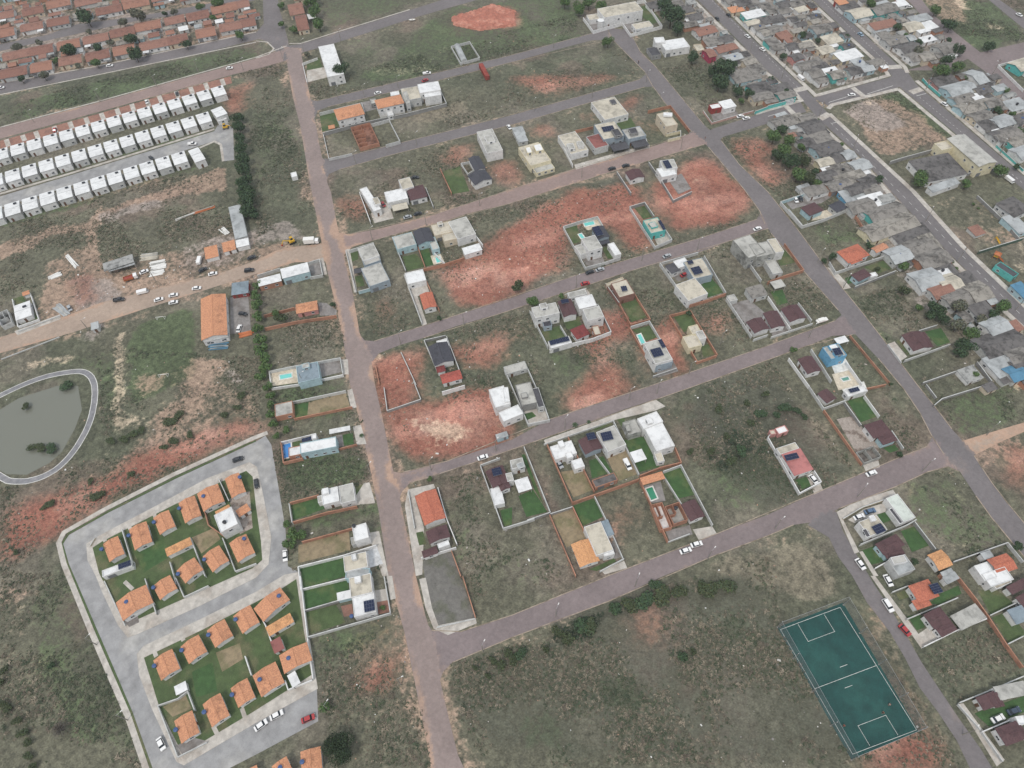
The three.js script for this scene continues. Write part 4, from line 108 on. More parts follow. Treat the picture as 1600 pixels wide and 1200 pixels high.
["road",[-276,-300.4,-265.2,-307.1,-235.7,-320.5,-161.4,-355.3,-160.6,-360.8,-156.9,-364.2,-151.1,-357.4,-144.7,-327.3,-150.2,-326.7,-154.4,-342.6,-159.4,-346.1,-166.9,-342,-261.5,-297.6,-272.2,-291],"conc",.04],["road",[-98.3,-147.5,-101.6,-145.1,-104.6,-143.5,-129.6,-130.5,-151.5,-117.8,-163.5,-109.7,-164.7,-106.3,-160,-98.4,-155.9,-92.8,-143.1,-75.2,-134.2,-62.9,-123.5,-48.1,-113.5,-32.7,-103.8,-18.5,-79.8,-17.4,-95.1,-29.3,-82.8,-34.7,-65.1,-42.9,-66.6,-52.2,-72.4,-70.6,-77.9,-91,-81.6,-93.1,-84.6,-107.6,-95.3,-143.2],"conc",.03],["pavement",[-102.5,-135.9,-117.3,-130,-134.1,-119.6,-152.3,-108.7,-156,-105.8,-153.6,-99.6,-148.8,-93.5,-144.8,-87.6,-135.9,-75.8,-131.5,-71.6,-128.1,-72.7,-109.7,-80.8,-92.2,-89.6,-88.5,-94.2,-89.1,-104.2,-94.7,-121,-99.2,-133.5],"pave",.12],
["pavement",[-127,-66.1,-125.4,-68.6,-108.7,-76.2,-91.3,-84.6,-82.3,-90.1,-76.8,-90.9,-71.6,-70.6,-66.3,-52.3,-84.3,-43.4,-104,-32.9,-106.4,-34,-117.8,-49.3,-124.4,-59.4],"pave",.12],["lawn",[-103.1,-132.1,-116.4,-125.8,-132.3,-116.8,-150.4,-106.4,-153.2,-104.2,-148,-94.6,-141.7,-86.4,-134.2,-77.7,-129.9,-77.4,-93.9,-93.1,-91,-95.9,-92.7,-103.2,-96.9,-117.2,-100.2,-129.4],"lawn",.14],["lawn",[-124.3,-64.8,-107.3,-72.6,-82.6,-85.2,-78,-88.3,-73.1,-70.7,-68.8,-56.5,-85.8,-46.5,-105.1,-36,-115.2,-49.1],"lawn",.14],["water",[-227.4,-168.8,-211.1,-167.6,-205.2,-173,-190.9,-178.3,-182.1,-177.6,-176.5,-165.3,-176.4,-156,-178,-145.4,-181.4,-140.5,-188.4,-135.9,-196.6,-136.7,-219.5,-149.9],"water",.04],["forecourt",[-284.9,-357.8,-236.3,-379.1,-163.3,-412.9,-160.7,-404.6,-171.4,-399.5,-233.3,-369.2,-281.5,-349.3],"redsoil",.03],
["patio",[-116,-414.3,-105.7,-416.9,-101.9,-405.3,-114.3,-400.7],"pave",.06],["lawn",[-117.2,-423.7,-110.1,-428.6,-106.3,-416,-116.1,-414.7],"lawn",.05],["patio",[-78.9,-375.9,-72.4,-377.7,-69,-368.4,-76.2,-365.9],"gcon",.05],["lawn",[-102.9,-367.7,-94.2,-369.3,-89.8,-353.1,-98.9,-348.6],"lawn",.05],["lawn",[-30.4,-307.3,-21.1,-310.5,-16.2,-289.6,-26.1,-288],"lawn",.05],["lawn",[65.5,-342,75,-345.7,76.8,-337.1,69,-334.9],"lawn",.06],["patio",[61.1,-459.8,70.7,-460.8,74.1,-445.9,65.4,-442.8],"gcon",.05],["lawn",[100.7,-470.3,106.5,-472.9,110.6,-450,104.3,-446.6,97.7,-457.7],"lawn",.05],["patio",[84.9,-448.8,92.3,-450,93.9,-439.6,88.9,-437.2],"gcon",.05],["patio",[86,-290.9,94,-294.1,96.6,-281.6,89.3,-277.9],"gcon",.06],["pavement",[39.5,-306.4,69.9,-316.7,81.6,-319.9,81.1,-317.1,70.3,-313.9,40,-302.3],"pave",.06],
["patio",[119.7,-348.3,128.9,-348.9,134.7,-346.8,135.4,-342.1,120.2,-338.2],"gcon",.05],["driveway",[-62.5,-285.5,-57.5,-283.2,-54.4,-272,-63.8,-269.2,-66.3,-276],"pave",.06],["lawn",[-48.7,-244.1,-41.9,-245.8,-37.4,-236.8,-46,-234.3],"lawn",.06],["lawn",[-41,-249.6,-36.6,-250.3,-33.7,-237.6,-37.6,-236.6],"lawng",.06],["patio",[-35.3,-243.6,-30.8,-245.4,-28.4,-238.7,-33.7,-237.6],"cream",.07],["pool",[-33.2,-242.3,-30.7,-243,-29.9,-239.1,-32.3,-238.4],"pool",.1],["driveway",[-45.6,-224.5,-37.2,-226.9,-35.1,-219.7,-40.6,-218.1,-35.7,-200.5,-37.8,-200.2],"pave",.06],["patio",[-93.7,-243.4,-88.1,-245.2,-85.6,-235.9,-91.8,-234.8],"gcon",.06],["pavement",[-88.3,-246.2,-86.8,-246.7,-83.6,-235.2,-85.1,-234.8],"pave",.08],["patio",[-85.7,-217.6,-81.9,-216.9,-76.7,-212.1,-76.8,-209.2,-84,-209.3],"gcon",.05],
["patio",[-101.7,-178.8,-90.8,-181,-88.7,-172.9,-100.2,-171.7],"cream",.06],["pool",[-97.4,-177.3,-92.1,-178.1,-91.6,-175.6,-96.7,-174.7],"pool",.1],["patio",[-81.5,-182.1,-72.8,-184,-71.1,-177.1,-79.9,-174.8],"gcon",.06],["pavement",[-72.4,-183.6,-69.1,-183.7,-68,-175.6,-70.7,-175.8],"pave",.06],["lawn",[-74.1,-250,-70.7,-251.4,-69.7,-244.2,-72.6,-242.8],"lawn",.06],["lawn",[-70.6,-232.6,-67.3,-233.4,-65.3,-226.5,-68.9,-225.8],"lawn",.06],["pavement",[-76.5,-251.3,-74.6,-251.7,-68.3,-222.7,-69.9,-222.4],"pave",.07],["lawn",[30,-257.2,36.1,-259.6,36.8,-247.6,33.2,-246.2],"lawn",.06],["patio",[38.3,-262.3,46.5,-264.6,47.9,-256.9,40.7,-255.2],"cream",.06],["pool",[39.3,-260.5,44.6,-261.8,45,-258.9,39.8,-257.9],"pool",.1],["pool",[35.9,-252.7,37.8,-253.4,39.3,-249.6,37.3,-248.9],"pool",.1],["patio",[36.3,-235.7,45.6,-237.6,46.5,-232.7,38.3,-230.2],"gcon",.06],
["lawn",[46.2,-242.4,49.3,-243.3,51.3,-235.5,48.2,-234.7],"lawn",.07],["lawn",[65.5,-270.1,72.8,-270.7,75.1,-262.8,68.9,-260.9],"lawn",.06],["patio",[71.8,-248.1,78.1,-250.9,79.9,-245.7,72.8,-242.4],"pave",.06],["lawn",[50.6,-206.2,58.5,-209,61.1,-197.9,53.3,-195.3],"lawn",.06],["lawn",[14.1,-193.1,22.3,-195.7,24.2,-189.3,15.7,-187.2],"lawn",.06],["lawn",[23.4,-200.3,31.1,-200.2,31.7,-195.5,25.2,-193.2],"lawn",.06],["lawn",[53,-191.2,60.9,-192.9,62.9,-186,57.8,-184.1],"lawn",.06],["pool",[54.5,-187.9,56.5,-188.7,57.7,-183.3,55.7,-182.5],"pool",.1],["patio",[60,-170.7,67.6,-172.7,68.7,-167.6,59.7,-164.9],"gcon",.06],["lawn",[71.9,-197.6,79.6,-199.3,81,-192.7,74.9,-187.8],"lawn",.06],["lawn",[80.5,-179.8,84.1,-180.9,85.9,-175.2,80.2,-173.9],"lawn",.06],["patio",[75.1,-223.2,80.9,-224.8,83,-220.5,78.1,-217.9],"gcon",.06],
["lawn",[87.7,-215.1,93.5,-218.2,97.1,-209.9,89.3,-207.1],"lawng",.06],["patio",[98.6,-202.6,106.9,-204.8,112.8,-194.9,101.3,-190.3],"gcon",.05],["patio",[27.4,-212.9,36.4,-216.1,37.5,-213.1,30.8,-211.1],"pave",.06],["patio",[140.3,-269.1,158.8,-274.9,167.5,-271.7,157.5,-265.2,147.5,-263.7,142.2,-261.8],"gcon",.05],["patio",[153.8,-258.4,159.1,-260.3,162.2,-255.4,149.1,-253],"cream",.06],["lawn",[175.2,-180.8,183,-182.4,183.7,-174.5,177.7,-172.8],"lawng",.06],["driveway",[158,-175.5,161.1,-176.6,163.3,-168.3,159.5,-166.1],"pave",.06],["lawn",[161.9,-176.9,165,-178,165.2,-169.8,163.6,-169.1],"lawn",.05],["patio",[131.3,-167.3,138,-169.7,139.9,-157.7,131.4,-155.5],"white",.07],["patio",[130.1,-161.6,138.6,-163.4,140.6,-156,130.2,-153.6],"cream",.09],["pool",[132.7,-159.4,136.2,-160.2,136.5,-158.3,133.4,-157.6],"poolg",.12],
["lawn",[117.4,-208.4,123.1,-209.4,123.4,-201.6,118.4,-200.1],"lawng",.06],["patio",[111.8,-185.9,120.2,-188.9,121.2,-185.2,111.6,-182.4],"gcon",.06],["lawn",[152.6,-214,156.7,-215.7,156.8,-211.7,152.8,-210.5],"lawng",.06],["lawn",[163.4,-220.3,173.4,-223.6,175.1,-218.3,168.4,-215.8],"lawn",.05],["pavement",[147,-221.6,149.9,-219.3,153.4,-208,149.6,-207.3],"pave",.06],["lawn",[125.9,-230.6,131.5,-234.4,134.2,-225.7,126.4,-224.2],"lawn",.05],["lawn",[-89.2,-161.7,-83.1,-162.4,-82.9,-156.2,-87.9,-155],"lawng",.05],["lot",[-83.1,-162.4,-68.4,-166.6,-65.7,-158.5,-82.9,-156.2],"sand",.05],["patio",[-67.9,-167.4,-65.9,-168.1,-63.2,-158.7,-65.4,-158.1],"pave",.06],["pool",[-91,-143,-87.6,-143.8,-86.2,-137.2,-89.5,-136.4],"poolb",.12],["lawn",[-87.2,-144.1,-84.3,-144.7,-83.5,-141,-86.3,-140.8],"lawn",.06],
["lawn",[-67.7,-145.8,-63.7,-146.6,-62.8,-141.4,-66.6,-140.9],"lawng",.07],["patio",[-70.3,-145.9,-67.8,-146.1,-66.6,-140.6,-69.1,-140.4],"gcon",.06],["pavement",[-64,-149.6,-60.8,-150.1,-57.9,-141.1,-61.6,-141],"pave",.06],["lawn",[-84.1,-117.1,-73.8,-119.7,-71.1,-114.4,-82.1,-110.6],"lawng",.05],["lawn",[-61.2,-122.9,-57.5,-123.7,-56.9,-120,-60.3,-119.5],"lawn",.06],["pavement",[-57.5,-124,-55.4,-124.2,-52.7,-115.5,-59.1,-115.2,-60.1,-118.8],"pave",.06],["lot",[-79,-100.6,-61.5,-105.6,-60.2,-97.7,-78.1,-94],"sand",.04],["pavement",[-54.5,-103.9,-50.5,-104.3,-46.1,-87.5,-48.3,-87.7],"pave",.06],["patio",[-54.5,-97,-51,-98.8,-48.3,-92,-53.2,-90.8],"lgc",.07],["lawn",[-78,-93.1,-62.5,-95.4,-61,-88.4,-76.5,-84.3],"lawng",.05],["pavement",[-40.8,-120.3,-31.3,-122,-30.7,-120.3,-38.3,-117.5,-34.4,-104.6,-34.5,-87.4,-36.7,-87,-41.7,-113.8],"pave",.06],
["lawn",[-37.2,-102.9,-34.7,-103.3,-33.4,-98.4,-35.9,-98],"lawn",.07],["lawn",[-6.9,-109.7,-2.5,-110.7,-2.9,-103.9,-5.7,-103.4],"lawng",.05],["lot",[-34.9,-92.9,-24.6,-94.9,-16.5,-71.7,-29.2,-69.3,-31.7,-76.8],"gravel",.05],["pavement",[-35.5,-85.8,-33.3,-86.2,-30.9,-75.7,-28.7,-69.8,-16.5,-71.7,-16,-69.8,-25.5,-66.5,-30.2,-68.8,-33.1,-75.8],"pave",.07],["lawn",[-76,-84.8,-60.4,-87.8,-58.7,-81,-74,-77.6],"lawng",.05],["lawn",[-73.8,-76.5,-63.3,-78.6,-59.5,-72.5,-71.8,-69.1],"lawn",.05],["patio",[-51.5,-82.6,-46.6,-83.1,-45.8,-79.2,-50.1,-78.6],"pave",.07],["lot",[-61.6,-78,-57.9,-78.6,-57.1,-74.8,-60.2,-74.4],"redsoil",.06],["patio",[-49.6,-78.6,-45.8,-79.2,-44.8,-75.1,-48.8,-74.6],"redsoil",.06],["pavement",[-46.9,-87.6,-44.9,-87.5,-43.2,-79.6,-45,-79.2],"pave",.07],["lawn",[0,-115.1,5.5,-117.4,10.1,-108.1,2.5,-106.6],"lawng",.05],
["lawn",[2.1,-132.5,3.4,-132.4,9.1,-110.7,6,-117.3],"lawng",.05],["lot",[16.1,-124,24.9,-124.8,27.8,-115.9,20.1,-113.2],"sand",.05],["lawn",[27.4,-128.1,33,-129.8,35.5,-122.8,27.7,-120.6],"lawng",.05],["lot",[34.2,-129.7,42.3,-132.7,45.1,-121.5,37,-118.7],"sand",.06],["lawn",[41.9,-136.3,49.4,-137.3,53.3,-123.7,45.8,-122.1],"lawng",.05],["lawn",[40.1,-146.3,43.4,-147.3,43.4,-142.8,42,-142.1],"lawn",.05],["pavement",[11.1,-138.3,37.1,-147.3,50.5,-152.1,57.2,-154,60.4,-150.7,56.3,-149,36.8,-145.1,11.6,-136.2],"pave",.06],["lawn",[30.2,-142.5,38,-144.6,38.5,-143.5,31.3,-141.4],"lawn",.08],["lawn",[19.8,-110,27.7,-112.4,30,-105,22.1,-101.7],"lawng",.05],["lawn",[54,-120.9,61.3,-123.2,64.7,-111.7,56.8,-110.2],"lawng",.05],["pool",[46.6,-115.1,49.5,-115.9,50.6,-110.9,47.9,-110],"poolgr",.12],
["patio",[45.8,-116.1,52.8,-117.7,53.2,-109.8,47.9,-109.2],"gcon",.06],["lot",[11.1,-106.7,19.5,-109.4,23.9,-97.4,15.8,-94.3],"sand",.04],["patio",[51.2,-98.1,60,-100,60.4,-96.4,51.9,-94.2],"gcon",.06],["driveway",[60.8,-98.2,67.8,-99,68.8,-96.2,62.2,-93.9],"pave",.06],["lawn",[22.7,-85.8,31.9,-89.3,32.3,-88.1,25.3,-85.1],"lawn",.06],["driveway",[26.9,-85,35.1,-88.2,35.8,-85.6,27.9,-83.8],"pave",.06],["patio",[33,-97.4,34.7,-89.7,31.9,-89,29.9,-91.1],"gcon",.06],["lawn",[132,-148.4,139.6,-150.2,141.5,-140.6,133.9,-138.2],"lawng",.05],["patio",[131.6,-155.1,141.6,-157.2,141.6,-152.4,132.4,-148.8],"white",.06],["lot",[125.2,-140.2,131.8,-141.3,136.8,-127.2,134.6,-121.1,128.3,-120.2],"rub",.04],["lawn",[138.3,-126.4,142.9,-127.5,143.9,-125.3,139.9,-124.2],"lawng",.05],["lawn",[101.9,-115.2,106.3,-116.2,107.3,-112.6,102.8,-111.2],"lawng",.06],
["driveway",[106.5,-116.9,110,-118.7,110.7,-110.4,107.1,-109],"pave",.06],["pavement",[112.8,-101.7,121.6,-105.6,135.6,-109.1,136,-107.2,122.4,-103,114.1,-98.6,115.7,-86.6,113.9,-86.1],"pave",.06],["patio",[115.8,-98.5,122.8,-102.3,131.5,-104.3,131.5,-101.2,123.9,-99.2,117.6,-97.1],"pave",.07],["lawn",[126.5,-99.9,130.1,-100.6,130.7,-97.5,127.5,-96.5],"lawng",.08],["lawn",[132.5,-93.2,139.4,-95.2,141.5,-87.9,133.4,-85.5],"lawng",.05],["lawn",[117,-87.1,121.9,-88.5,122.6,-82.7,117.9,-81.9],"lawng",.05],["pavement",[115.7,-86.6,116.9,-86.8,119.2,-77.9,117.6,-78],"pave",.06],["driveway",[128.3,-120.2,134.6,-121.1,134.2,-118.5,128.5,-117.1],"pave",.06],["lawn",[123.7,-64.3,128,-64.6,127.9,-60.5,125,-59.6],"lawng",.05],["lawn",[132.4,-68,137.3,-70.9,144.1,-73.2,144,-70.5,135.3,-67.3],"lawng",.05],
["lawn",[122.8,-71.7,127.6,-73.1,127.1,-70.4,123.1,-69.6],"lawn",.05],["driveway",[124.4,-58.2,128.9,-60.4,132.2,-57.2,125.6,-54.6],"pave",.06],["pavement",[116.6,-78.1,118.1,-78,126.3,-55.1,124.3,-54],"pave",.06],["pavement",[129,-37.6,130.5,-37.8,135.9,-22.3,132.9,-20.8],"pave",.06],["lawn",[132.6,-34.8,136.9,-35.9,149.4,-38.8,147.3,-34.4,135.3,-31.1],"lawng",.05],["lawn",[150.3,-62.3,156.3,-64,158.5,-57.8,157.6,-55.8,151.7,-54.2],"lawn",.05],["lawn",[149.6,-71.2,155.5,-71.4,159.8,-65.9,150.3,-63.3],"lawn",.05],["lawn",[-229.9,-230.7,-225.7,-232.4,-213,-217.6,-221.1,-213.9],"lawn",.05],["patio",[-126.9,-223.8,-119,-225.2,-113.6,-202.6,-122.6,-201.4],"gcon",.05],["pavement",[-221.3,-210.6,-203.7,-219.3,-202.4,-216.3,-218.9,-208.1],"pave",.06],["lawn",[4,-150.8,7.4,-151.6,8.9,-149.5,5.2,-147.9],"lawng",.08],
["patio",[3.1,-152.6,12,-155,13.8,-147.9,5.4,-145.6],"pave",.06],["patio",[-107.4,-38.4,-102.7,-40.3,-98.6,-39.2,-105.1,-35.9],"gcon",.16],["patio",[-134.4,-77.2,-130.3,-79.2,-129,-76.4,-131.9,-75],"gcon",.16],["lot",[-101,-65.1,-93.7,-67.7,-91.7,-62.6,-97.7,-59],"sand",.16],["lot",[-107.5,-59.5,-101.4,-62.1,-98.1,-53.3,-104.3,-51.7],"lawng",.16],["lot",[-114.3,-49.5,-108.1,-52.8,-105.1,-48.5,-110.6,-46.5],"sand",.16],["lot",[-118,-105.9,-110.6,-109.2,-107.4,-104.7,-113.2,-99.6],"sand",.16],["lot",[-107.6,-120.5,-100.3,-123.4,-96.5,-108.3,-100.7,-106.1],"rub",.16],["lot",[-138.3,-102.3,-128.5,-106.6,-124.4,-99.1,-132,-93.7],"lawng",.16],
],
strips: [
["pavement",[-97.7,-148.9,-103.2,-146.6,-131.3,-132.2,-153.1,-119.4,-165.7,-110.8,-166.3,-106.9,-161.6,-98.5,-144.7,-74.7,-135.7,-62.4,-124.8,-47.6,-115.3,-32.8,-108.1,-21.1],1.8,"pave",.1],["verge",[-101.7,-145.4,-104.7,-144.1,-129.8,-131,-151.6,-118.3,-163.9,-110.2,-164.9,-106.3,-160.2,-98.4,-143.4,-75.2,-134.4,-62.9,-123.7,-48.1,-113.7,-32.7,-106.6,-21],.7,"lawn",.09],
["path",[-226,-165.5,-223.9,-167.2,-220.8,-169.7,-217.3,-172.4,-213.9,-174.9,-210.6,-177.1,-207.3,-179.2,-203.9,-181.1,-200.6,-182.6,-197.2,-183.8,-193.8,-184.6,-190.7,-185.1,-187.9,-185.4,-185.6,-185.5,-183.8,-185.4,-182.2,-185,-180.7,-184.3,-179.2,-183.2,-177.8,-181.8,-176.6,-180.1,-175.5,-178.2,-174.6,-176,-173.7,-173.5,-173,-170.8,-172.4,-168.2,-172,-165.5,-171.6,-162.8,-171.4,-160,-171.4,-157.2,-171.6,-154.2,-172.1,-151.1,-172.7,-148.1,-173.5,-145.4,-174.4,-143,-175.5,-140.8,-176.8,-138.8,-178.2,-137.2,-179.9,-135.9,-181.7,-134.8,-183.7,-134,-185.6,-133.5,-187.4,-133.1,-189.3,-133.1,-191.2,-133.2,-192.9,-133.4,-194.1,-133.6,-195.1,-133.9,-196.4,-134.6,-198.8,-136,-203.2,-138.6,-209.1,-142.3,-214.8,-145.9,-218.8,-148.4],2.1,"path",.05],
["edge",[-226,-165.5,-223.9,-167.2,-220.8,-169.7,-217.3,-172.4,-213.9,-174.9,-210.6,-177.1,-207.3,-179.2,-203.9,-181.1,-200.6,-182.6,-197.2,-183.8,-193.8,-184.6,-190.7,-185.1,-187.9,-185.4,-185.6,-185.5,-183.8,-185.4,-182.2,-185,-180.7,-184.3,-179.2,-183.2,-177.8,-181.8,-176.6,-180.1,-175.5,-178.2,-174.6,-176,-173.7,-173.5,-173,-170.8,-172.4,-168.2,-172,-165.5,-171.6,-162.8,-171.4,-160,-171.4,-157.2,-171.6,-154.2,-172.1,-151.1,-172.7,-148.1,-173.5,-145.4,-174.4,-143,-175.5,-140.8,-176.8,-138.8,-178.2,-137.2,-179.9,-135.9,-181.7,-134.8,-183.7,-134,-185.6,-133.5,-187.4,-133.1,-189.3,-133.1,-191.2,-133.2,-192.9,-133.4,-194.1,-133.6,-195.1,-133.9,-196.4,-134.6,-198.8,-136,-203.2,-138.6,-209.1,-142.3,-214.8,-145.9,-218.8,-148.4],2.6,"white",.03],["pavement",[152.5,-473,169.6,-403.3,181.6,-361,182.9,-355.7],2.4,"pave",.12],
["pavement",[184.8,-338.5,205,-270.6,212.6,-229.9,223.4,-191.2,228,-174.7],2.4,"pave",.12],["pavement",[136.9,-472.2,156.3,-401.7,160.9,-383.4,169.1,-362.3],2.4,"pave",.12],["pavement",[175.9,-331.5,188,-294.7,192.8,-268.7,201.6,-230,210.5,-198.2,216.9,-179.4],2.4,"pave",.12],["pavement",[211.9,-463.5,230.4,-379.6,230.2,-372.8,183.7,-356.9],2.4,"pave",.12],["pavement",[224.6,-464.6,242.8,-380.4,242,-374.3],2.4,"pave",.12],["pavement",[244,-365.9,265.2,-277.3,270.3,-258.1],2.4,"pave",.12],["pavement",[230.5,-358.7,243,-314,253.4,-278.4],2.4,"pave",.12],["pavement",[185.7,-343.4,188.9,-346.8,230.9,-358.6],2.4,"pave",.12],["pavement",[171.6,-362,173.3,-352.8,152.4,-345.4,144.5,-342.4],2.4,"pave",.12],["kerb",[-290.1,-371.3,-240.3,-392.2,-150.9,-433.3,-133,-445],.9,"pave",.1],["kerb",[-308.9,-419.7,-252.9,-433.1,-156.4,-465.3],.9,"pave",.1],
["kerb",[-303.7,-406.4,-249.7,-422.7,-154.1,-452],.9,"pave",.1],["kerb",[-131.8,-448,-124.2,-447.2,-102.5,-459,-55,-483.8],.9,"pave",.1],["kerb",[-154.4,-453.7,-146.5,-451.2,-140.9,-442.7,-143.2,-435.9,-150.7,-432.1],.9,"pave",.1],["pavement",[-266,-309.3,-236.3,-322.2,-161.7,-357.2],1.6,"pave",.1],["pavement",[-166.5,-340.2,-159.3,-345.5,-155,-342.1,-150.6,-326.7],1.4,"pave",.1],["kerb",[74.7,-442.2,75.4,-431.7,81.2,-415.7,90.2,-391.4,92.5,-375.3,96.8,-357.2,102.6,-339.2,106.6,-328.6],.35,"kerb",.12],["kerb",[112.4,-314.9,117.2,-298,122.7,-279.3,126.4,-261.9,126.5,-252.6],.35,"kerb",.12],["kerb",[127.7,-245.7,135.6,-220.2,143.6,-195.4],.35,"kerb",.12],["kerb",[151.3,-168.3,155.9,-152.4,157.8,-141,158.2,-130.7,159.5,-122.3],.35,"kerb",.12],["kerb",[163.8,-104.8,165.6,-96,167.8,-88.7,170,-81.6,172.5,-69.4],.35,"kerb",.12],
["kerb",[88.5,-438.2,91,-414.6,97.8,-395.6,103.6,-374.2,109.1,-354,114.2,-335],.35,"kerb",.12],["kerb",[120.4,-319.8,125.1,-298.9,134.1,-275.8,140.7,-248.2,145.3,-226.1,150,-206.3,153.7,-192,157.4,-175.7,159.5,-165.4,161.8,-154.6,164.8,-142.9,166.9,-133],.35,"kerb",.12],["kerb",[170.2,-121,171.7,-109.5,173.6,-101.2,175.7,-93.7,178.4,-81.1],.35,"kerb",.12],["kerb",[-30.8,-68.3,-21.3,-67.4,-4.3,-71.8,28.9,-83.2,70,-96.5,107.8,-109.6,144.6,-122.7,154.5,-125.9],.3,"kerb",.11],["kerb",[159.1,-117.1,150.9,-115.5,137.2,-110.3,113.8,-102.9],.3,"kerb",.11],["kerb",[96.3,-97.8,86.4,-94.3,65.3,-87.9,27.8,-74.5,-4.7,-64.6,-24,-57.9],.3,"kerb",.11],["kerb",[-44.1,-127.5,-26,-131.5,13.6,-147.5,58.5,-161.8,108.4,-178.2,140.4,-189.7],.3,"kerb",.11],["kerb",[145.1,-181.5,124.8,-177,70.9,-158.7,11.2,-139.1,-13.8,-130.8,-40.3,-122.9],.3,"kerb",.11],
["kerb",[-58.5,-192.9,-26.6,-203.8,32.3,-225.5,95.7,-246.1,123.3,-256.1],.3,"kerb",.11],["kerb",[127.2,-249.3,108.7,-242.8,59,-226.7,1.9,-206.5,-37.1,-193.1],.3,"kerb",.11],["kerb",[-75.9,-262.1,-33.6,-273.2,31.3,-299.8,103.8,-327.1],.3,"kerb",.11],["kerb",[110.5,-317.3,59.8,-299.4,5.2,-278.6,-63.9,-256.6],.3,"kerb",.11],["kerb",[-88.6,-323.3,-23.4,-344,46.6,-368.6,86.2,-383.5],.3,"kerb",.11],["kerb",[87.6,-375.2,8.3,-345.2,-58.3,-323.9,-85.8,-313.6],.3,"kerb",.11],["kerb",[-105.8,-379.9,-57.3,-396.1,11.6,-418.6,77,-444.3],.3,"kerb",.11],["kerb",[75.2,-430.2,11.3,-410.5,-47.3,-389.5,-98.6,-373.2],.3,"kerb",.11],["raised_crossing",[170.8,-362.1,180.6,-365.1],4,"pave",.14],["raised_crossing",[178.2,-334.3,184.8,-338.5],4,"pave",.14],["raised_crossing",[231.2,-380.9,240.9,-381.3],4,"pave",.14],["raised_crossing",[236.2,-354.2,243.6,-357.3],4,"pave",.14],
["raised_crossing",[205.7,-362.5,209.1,-353],3,"pave",.14],["raised_crossing",[163.1,-348.7,165.8,-339.1],3,"pave",.14],["road_marking",[205.4,-356,187.9,-349.4],.25,"white",.056],["road_marking",[211.7,-355.4,228.9,-362.1],.25,"white",.056],["road_marking",[183.4,-329.6,187.4,-331],.25,"white",.056],["road_marking",[238.1,-350.8,244.3,-352.7],.25,"white",.056],["road_marking",[150.8,-339.4,161.2,-343.3],.25,"white",.056],["driveway",[-168.1,-409.8,-165.2,-402.4],2.6,"pave",.06],["driveway",[-177.5,-406.3,-174.4,-399],2.6,"pave",.06],["driveway",[-185.8,-402.7,-182.3,-394.6],2.6,"pave",.06],["driveway",[-193.8,-399.2,-190.5,-391.7],2.6,"pave",.06],["driveway",[-203.2,-395.3,-199.7,-387.9],2.6,"pave",.06],["driveway",[-209.9,-391.9,-206.1,-383.8],2.6,"pave",.06],["driveway",[-217.7,-388,-214.1,-380.2],2.6,"pave",.06],
["driveway",[-225.4,-383.8,-221.9,-376.6],2.6,"pave",.06],["driveway",[-233.6,-380.1,-229.7,-372.8],2.6,"pave",.06],["driveway",[-241.6,-376.4,-237.7,-369.1],2.6,"pave",.06],["driveway",[-249.9,-372.8,-245.9,-365.7],2.6,"pave",.06],["driveway",[-257.8,-369.2,-254.2,-362.6],2.6,"pave",.06],["driveway",[-267.1,-365.1,-262.9,-358],2.6,"pave",.06],["driveway",[-273.6,-362.1,-270.1,-356.4],2.6,"pave",.06],["driveway",[-281.7,-358.8,-277.6,-351.9],2.6,"pave",.06],["garden_path",[-121.7,-67,-120.3,-64.9],1.3,"pave",.16],["garden_path",[-113.9,-71.6,-112.5,-69.5],1.3,"pave",.16],["garden_path",[-105.9,-75.7,-104.8,-73.9],1.3,"pave",.16],["garden_path",[-97.7,-80,-96.5,-78.1],1.3,"pave",.16],["garden_path",[-89.4,-47.9,-87.5,-44.4],1.3,"pave",.16],["garden_path",[-97.3,-43.2,-95.1,-40.2],1.3,"pave",.16],["garden_path",[-104.4,-39.1,-102.6,-37.5],1.3,"pave",.16],
["garden_path",[-138,-90.9,-134.3,-87.9],1.3,"pave",.16],["garden_path",[-142.5,-112.2,-141.3,-110.4],1.3,"pave",.16],["garden_path",[-134.8,-117.1,-133.5,-114.9],1.3,"pave",.16],["garden_path",[-127.3,-122.9,-126,-120.2],1.3,"pave",.16],["garden_path",[-106.5,-133.4,-105.4,-131.1],1.3,"pave",.16],["garden_path",[-150.2,-107.6,-149.2,-106.3],1.3,"pave",.16],
],
trees: [
[-271.7,-484.6,7.2,13.7,0,185],[-237.3,-485.7,6,11.4,2,185],[-186.6,-497.3,5.2,9.9,1,185],[-233.9,-455.2,4.6,8.8,0,185],[-271.4,-444.5,5.5,10.4,0,185],[-226.2,-435.5,5.2,9.8,0,185],[-163.5,-455.1,3.9,7.5,1,185],[-267.9,-473,2.5,4.7,2,185],[-309.8,-455.8,3.6,6.8,2,185],[-297.6,-462.5,2.7,5.1,2,185],[-254.3,-449,3.9,7.5,0,185],[-246.9,-480.6,3.6,6.9,2,185],[-197.4,-447.8,3.5,6.6,0,185],[-279.2,-419.4,3.6,6.8,2,185],[-250,-430.5,3.4,6.5,1,185],[-278.8,-438.1,2.6,4.9,1,185],[-215.7,-492.6,2.9,5.5,2,185],[-221.8,-492,2.5,4.8,0,185],[-198.8,-496.3,3.5,6.6,1,185],[-262.7,-430.3,2.3,4.5,2,185],[-293.3,-418,2.7,5.2,0,185],[-187,-480.9,2.9,5.6,1,185],[-331.9,-489.5,2.6,4.9,2,185],[-249.2,-457.3,2.6,5,2,185],[-92.4,-402.8,5.3,10,0,186],[-116.7,-427.7,2.5,4.7,2,187],[-112.7,-460.7,5.3,10,1,188],[-117.1,-478.6,5,9.6,1,188],[-138.8,-468.7,3.1,5.9,1,188],
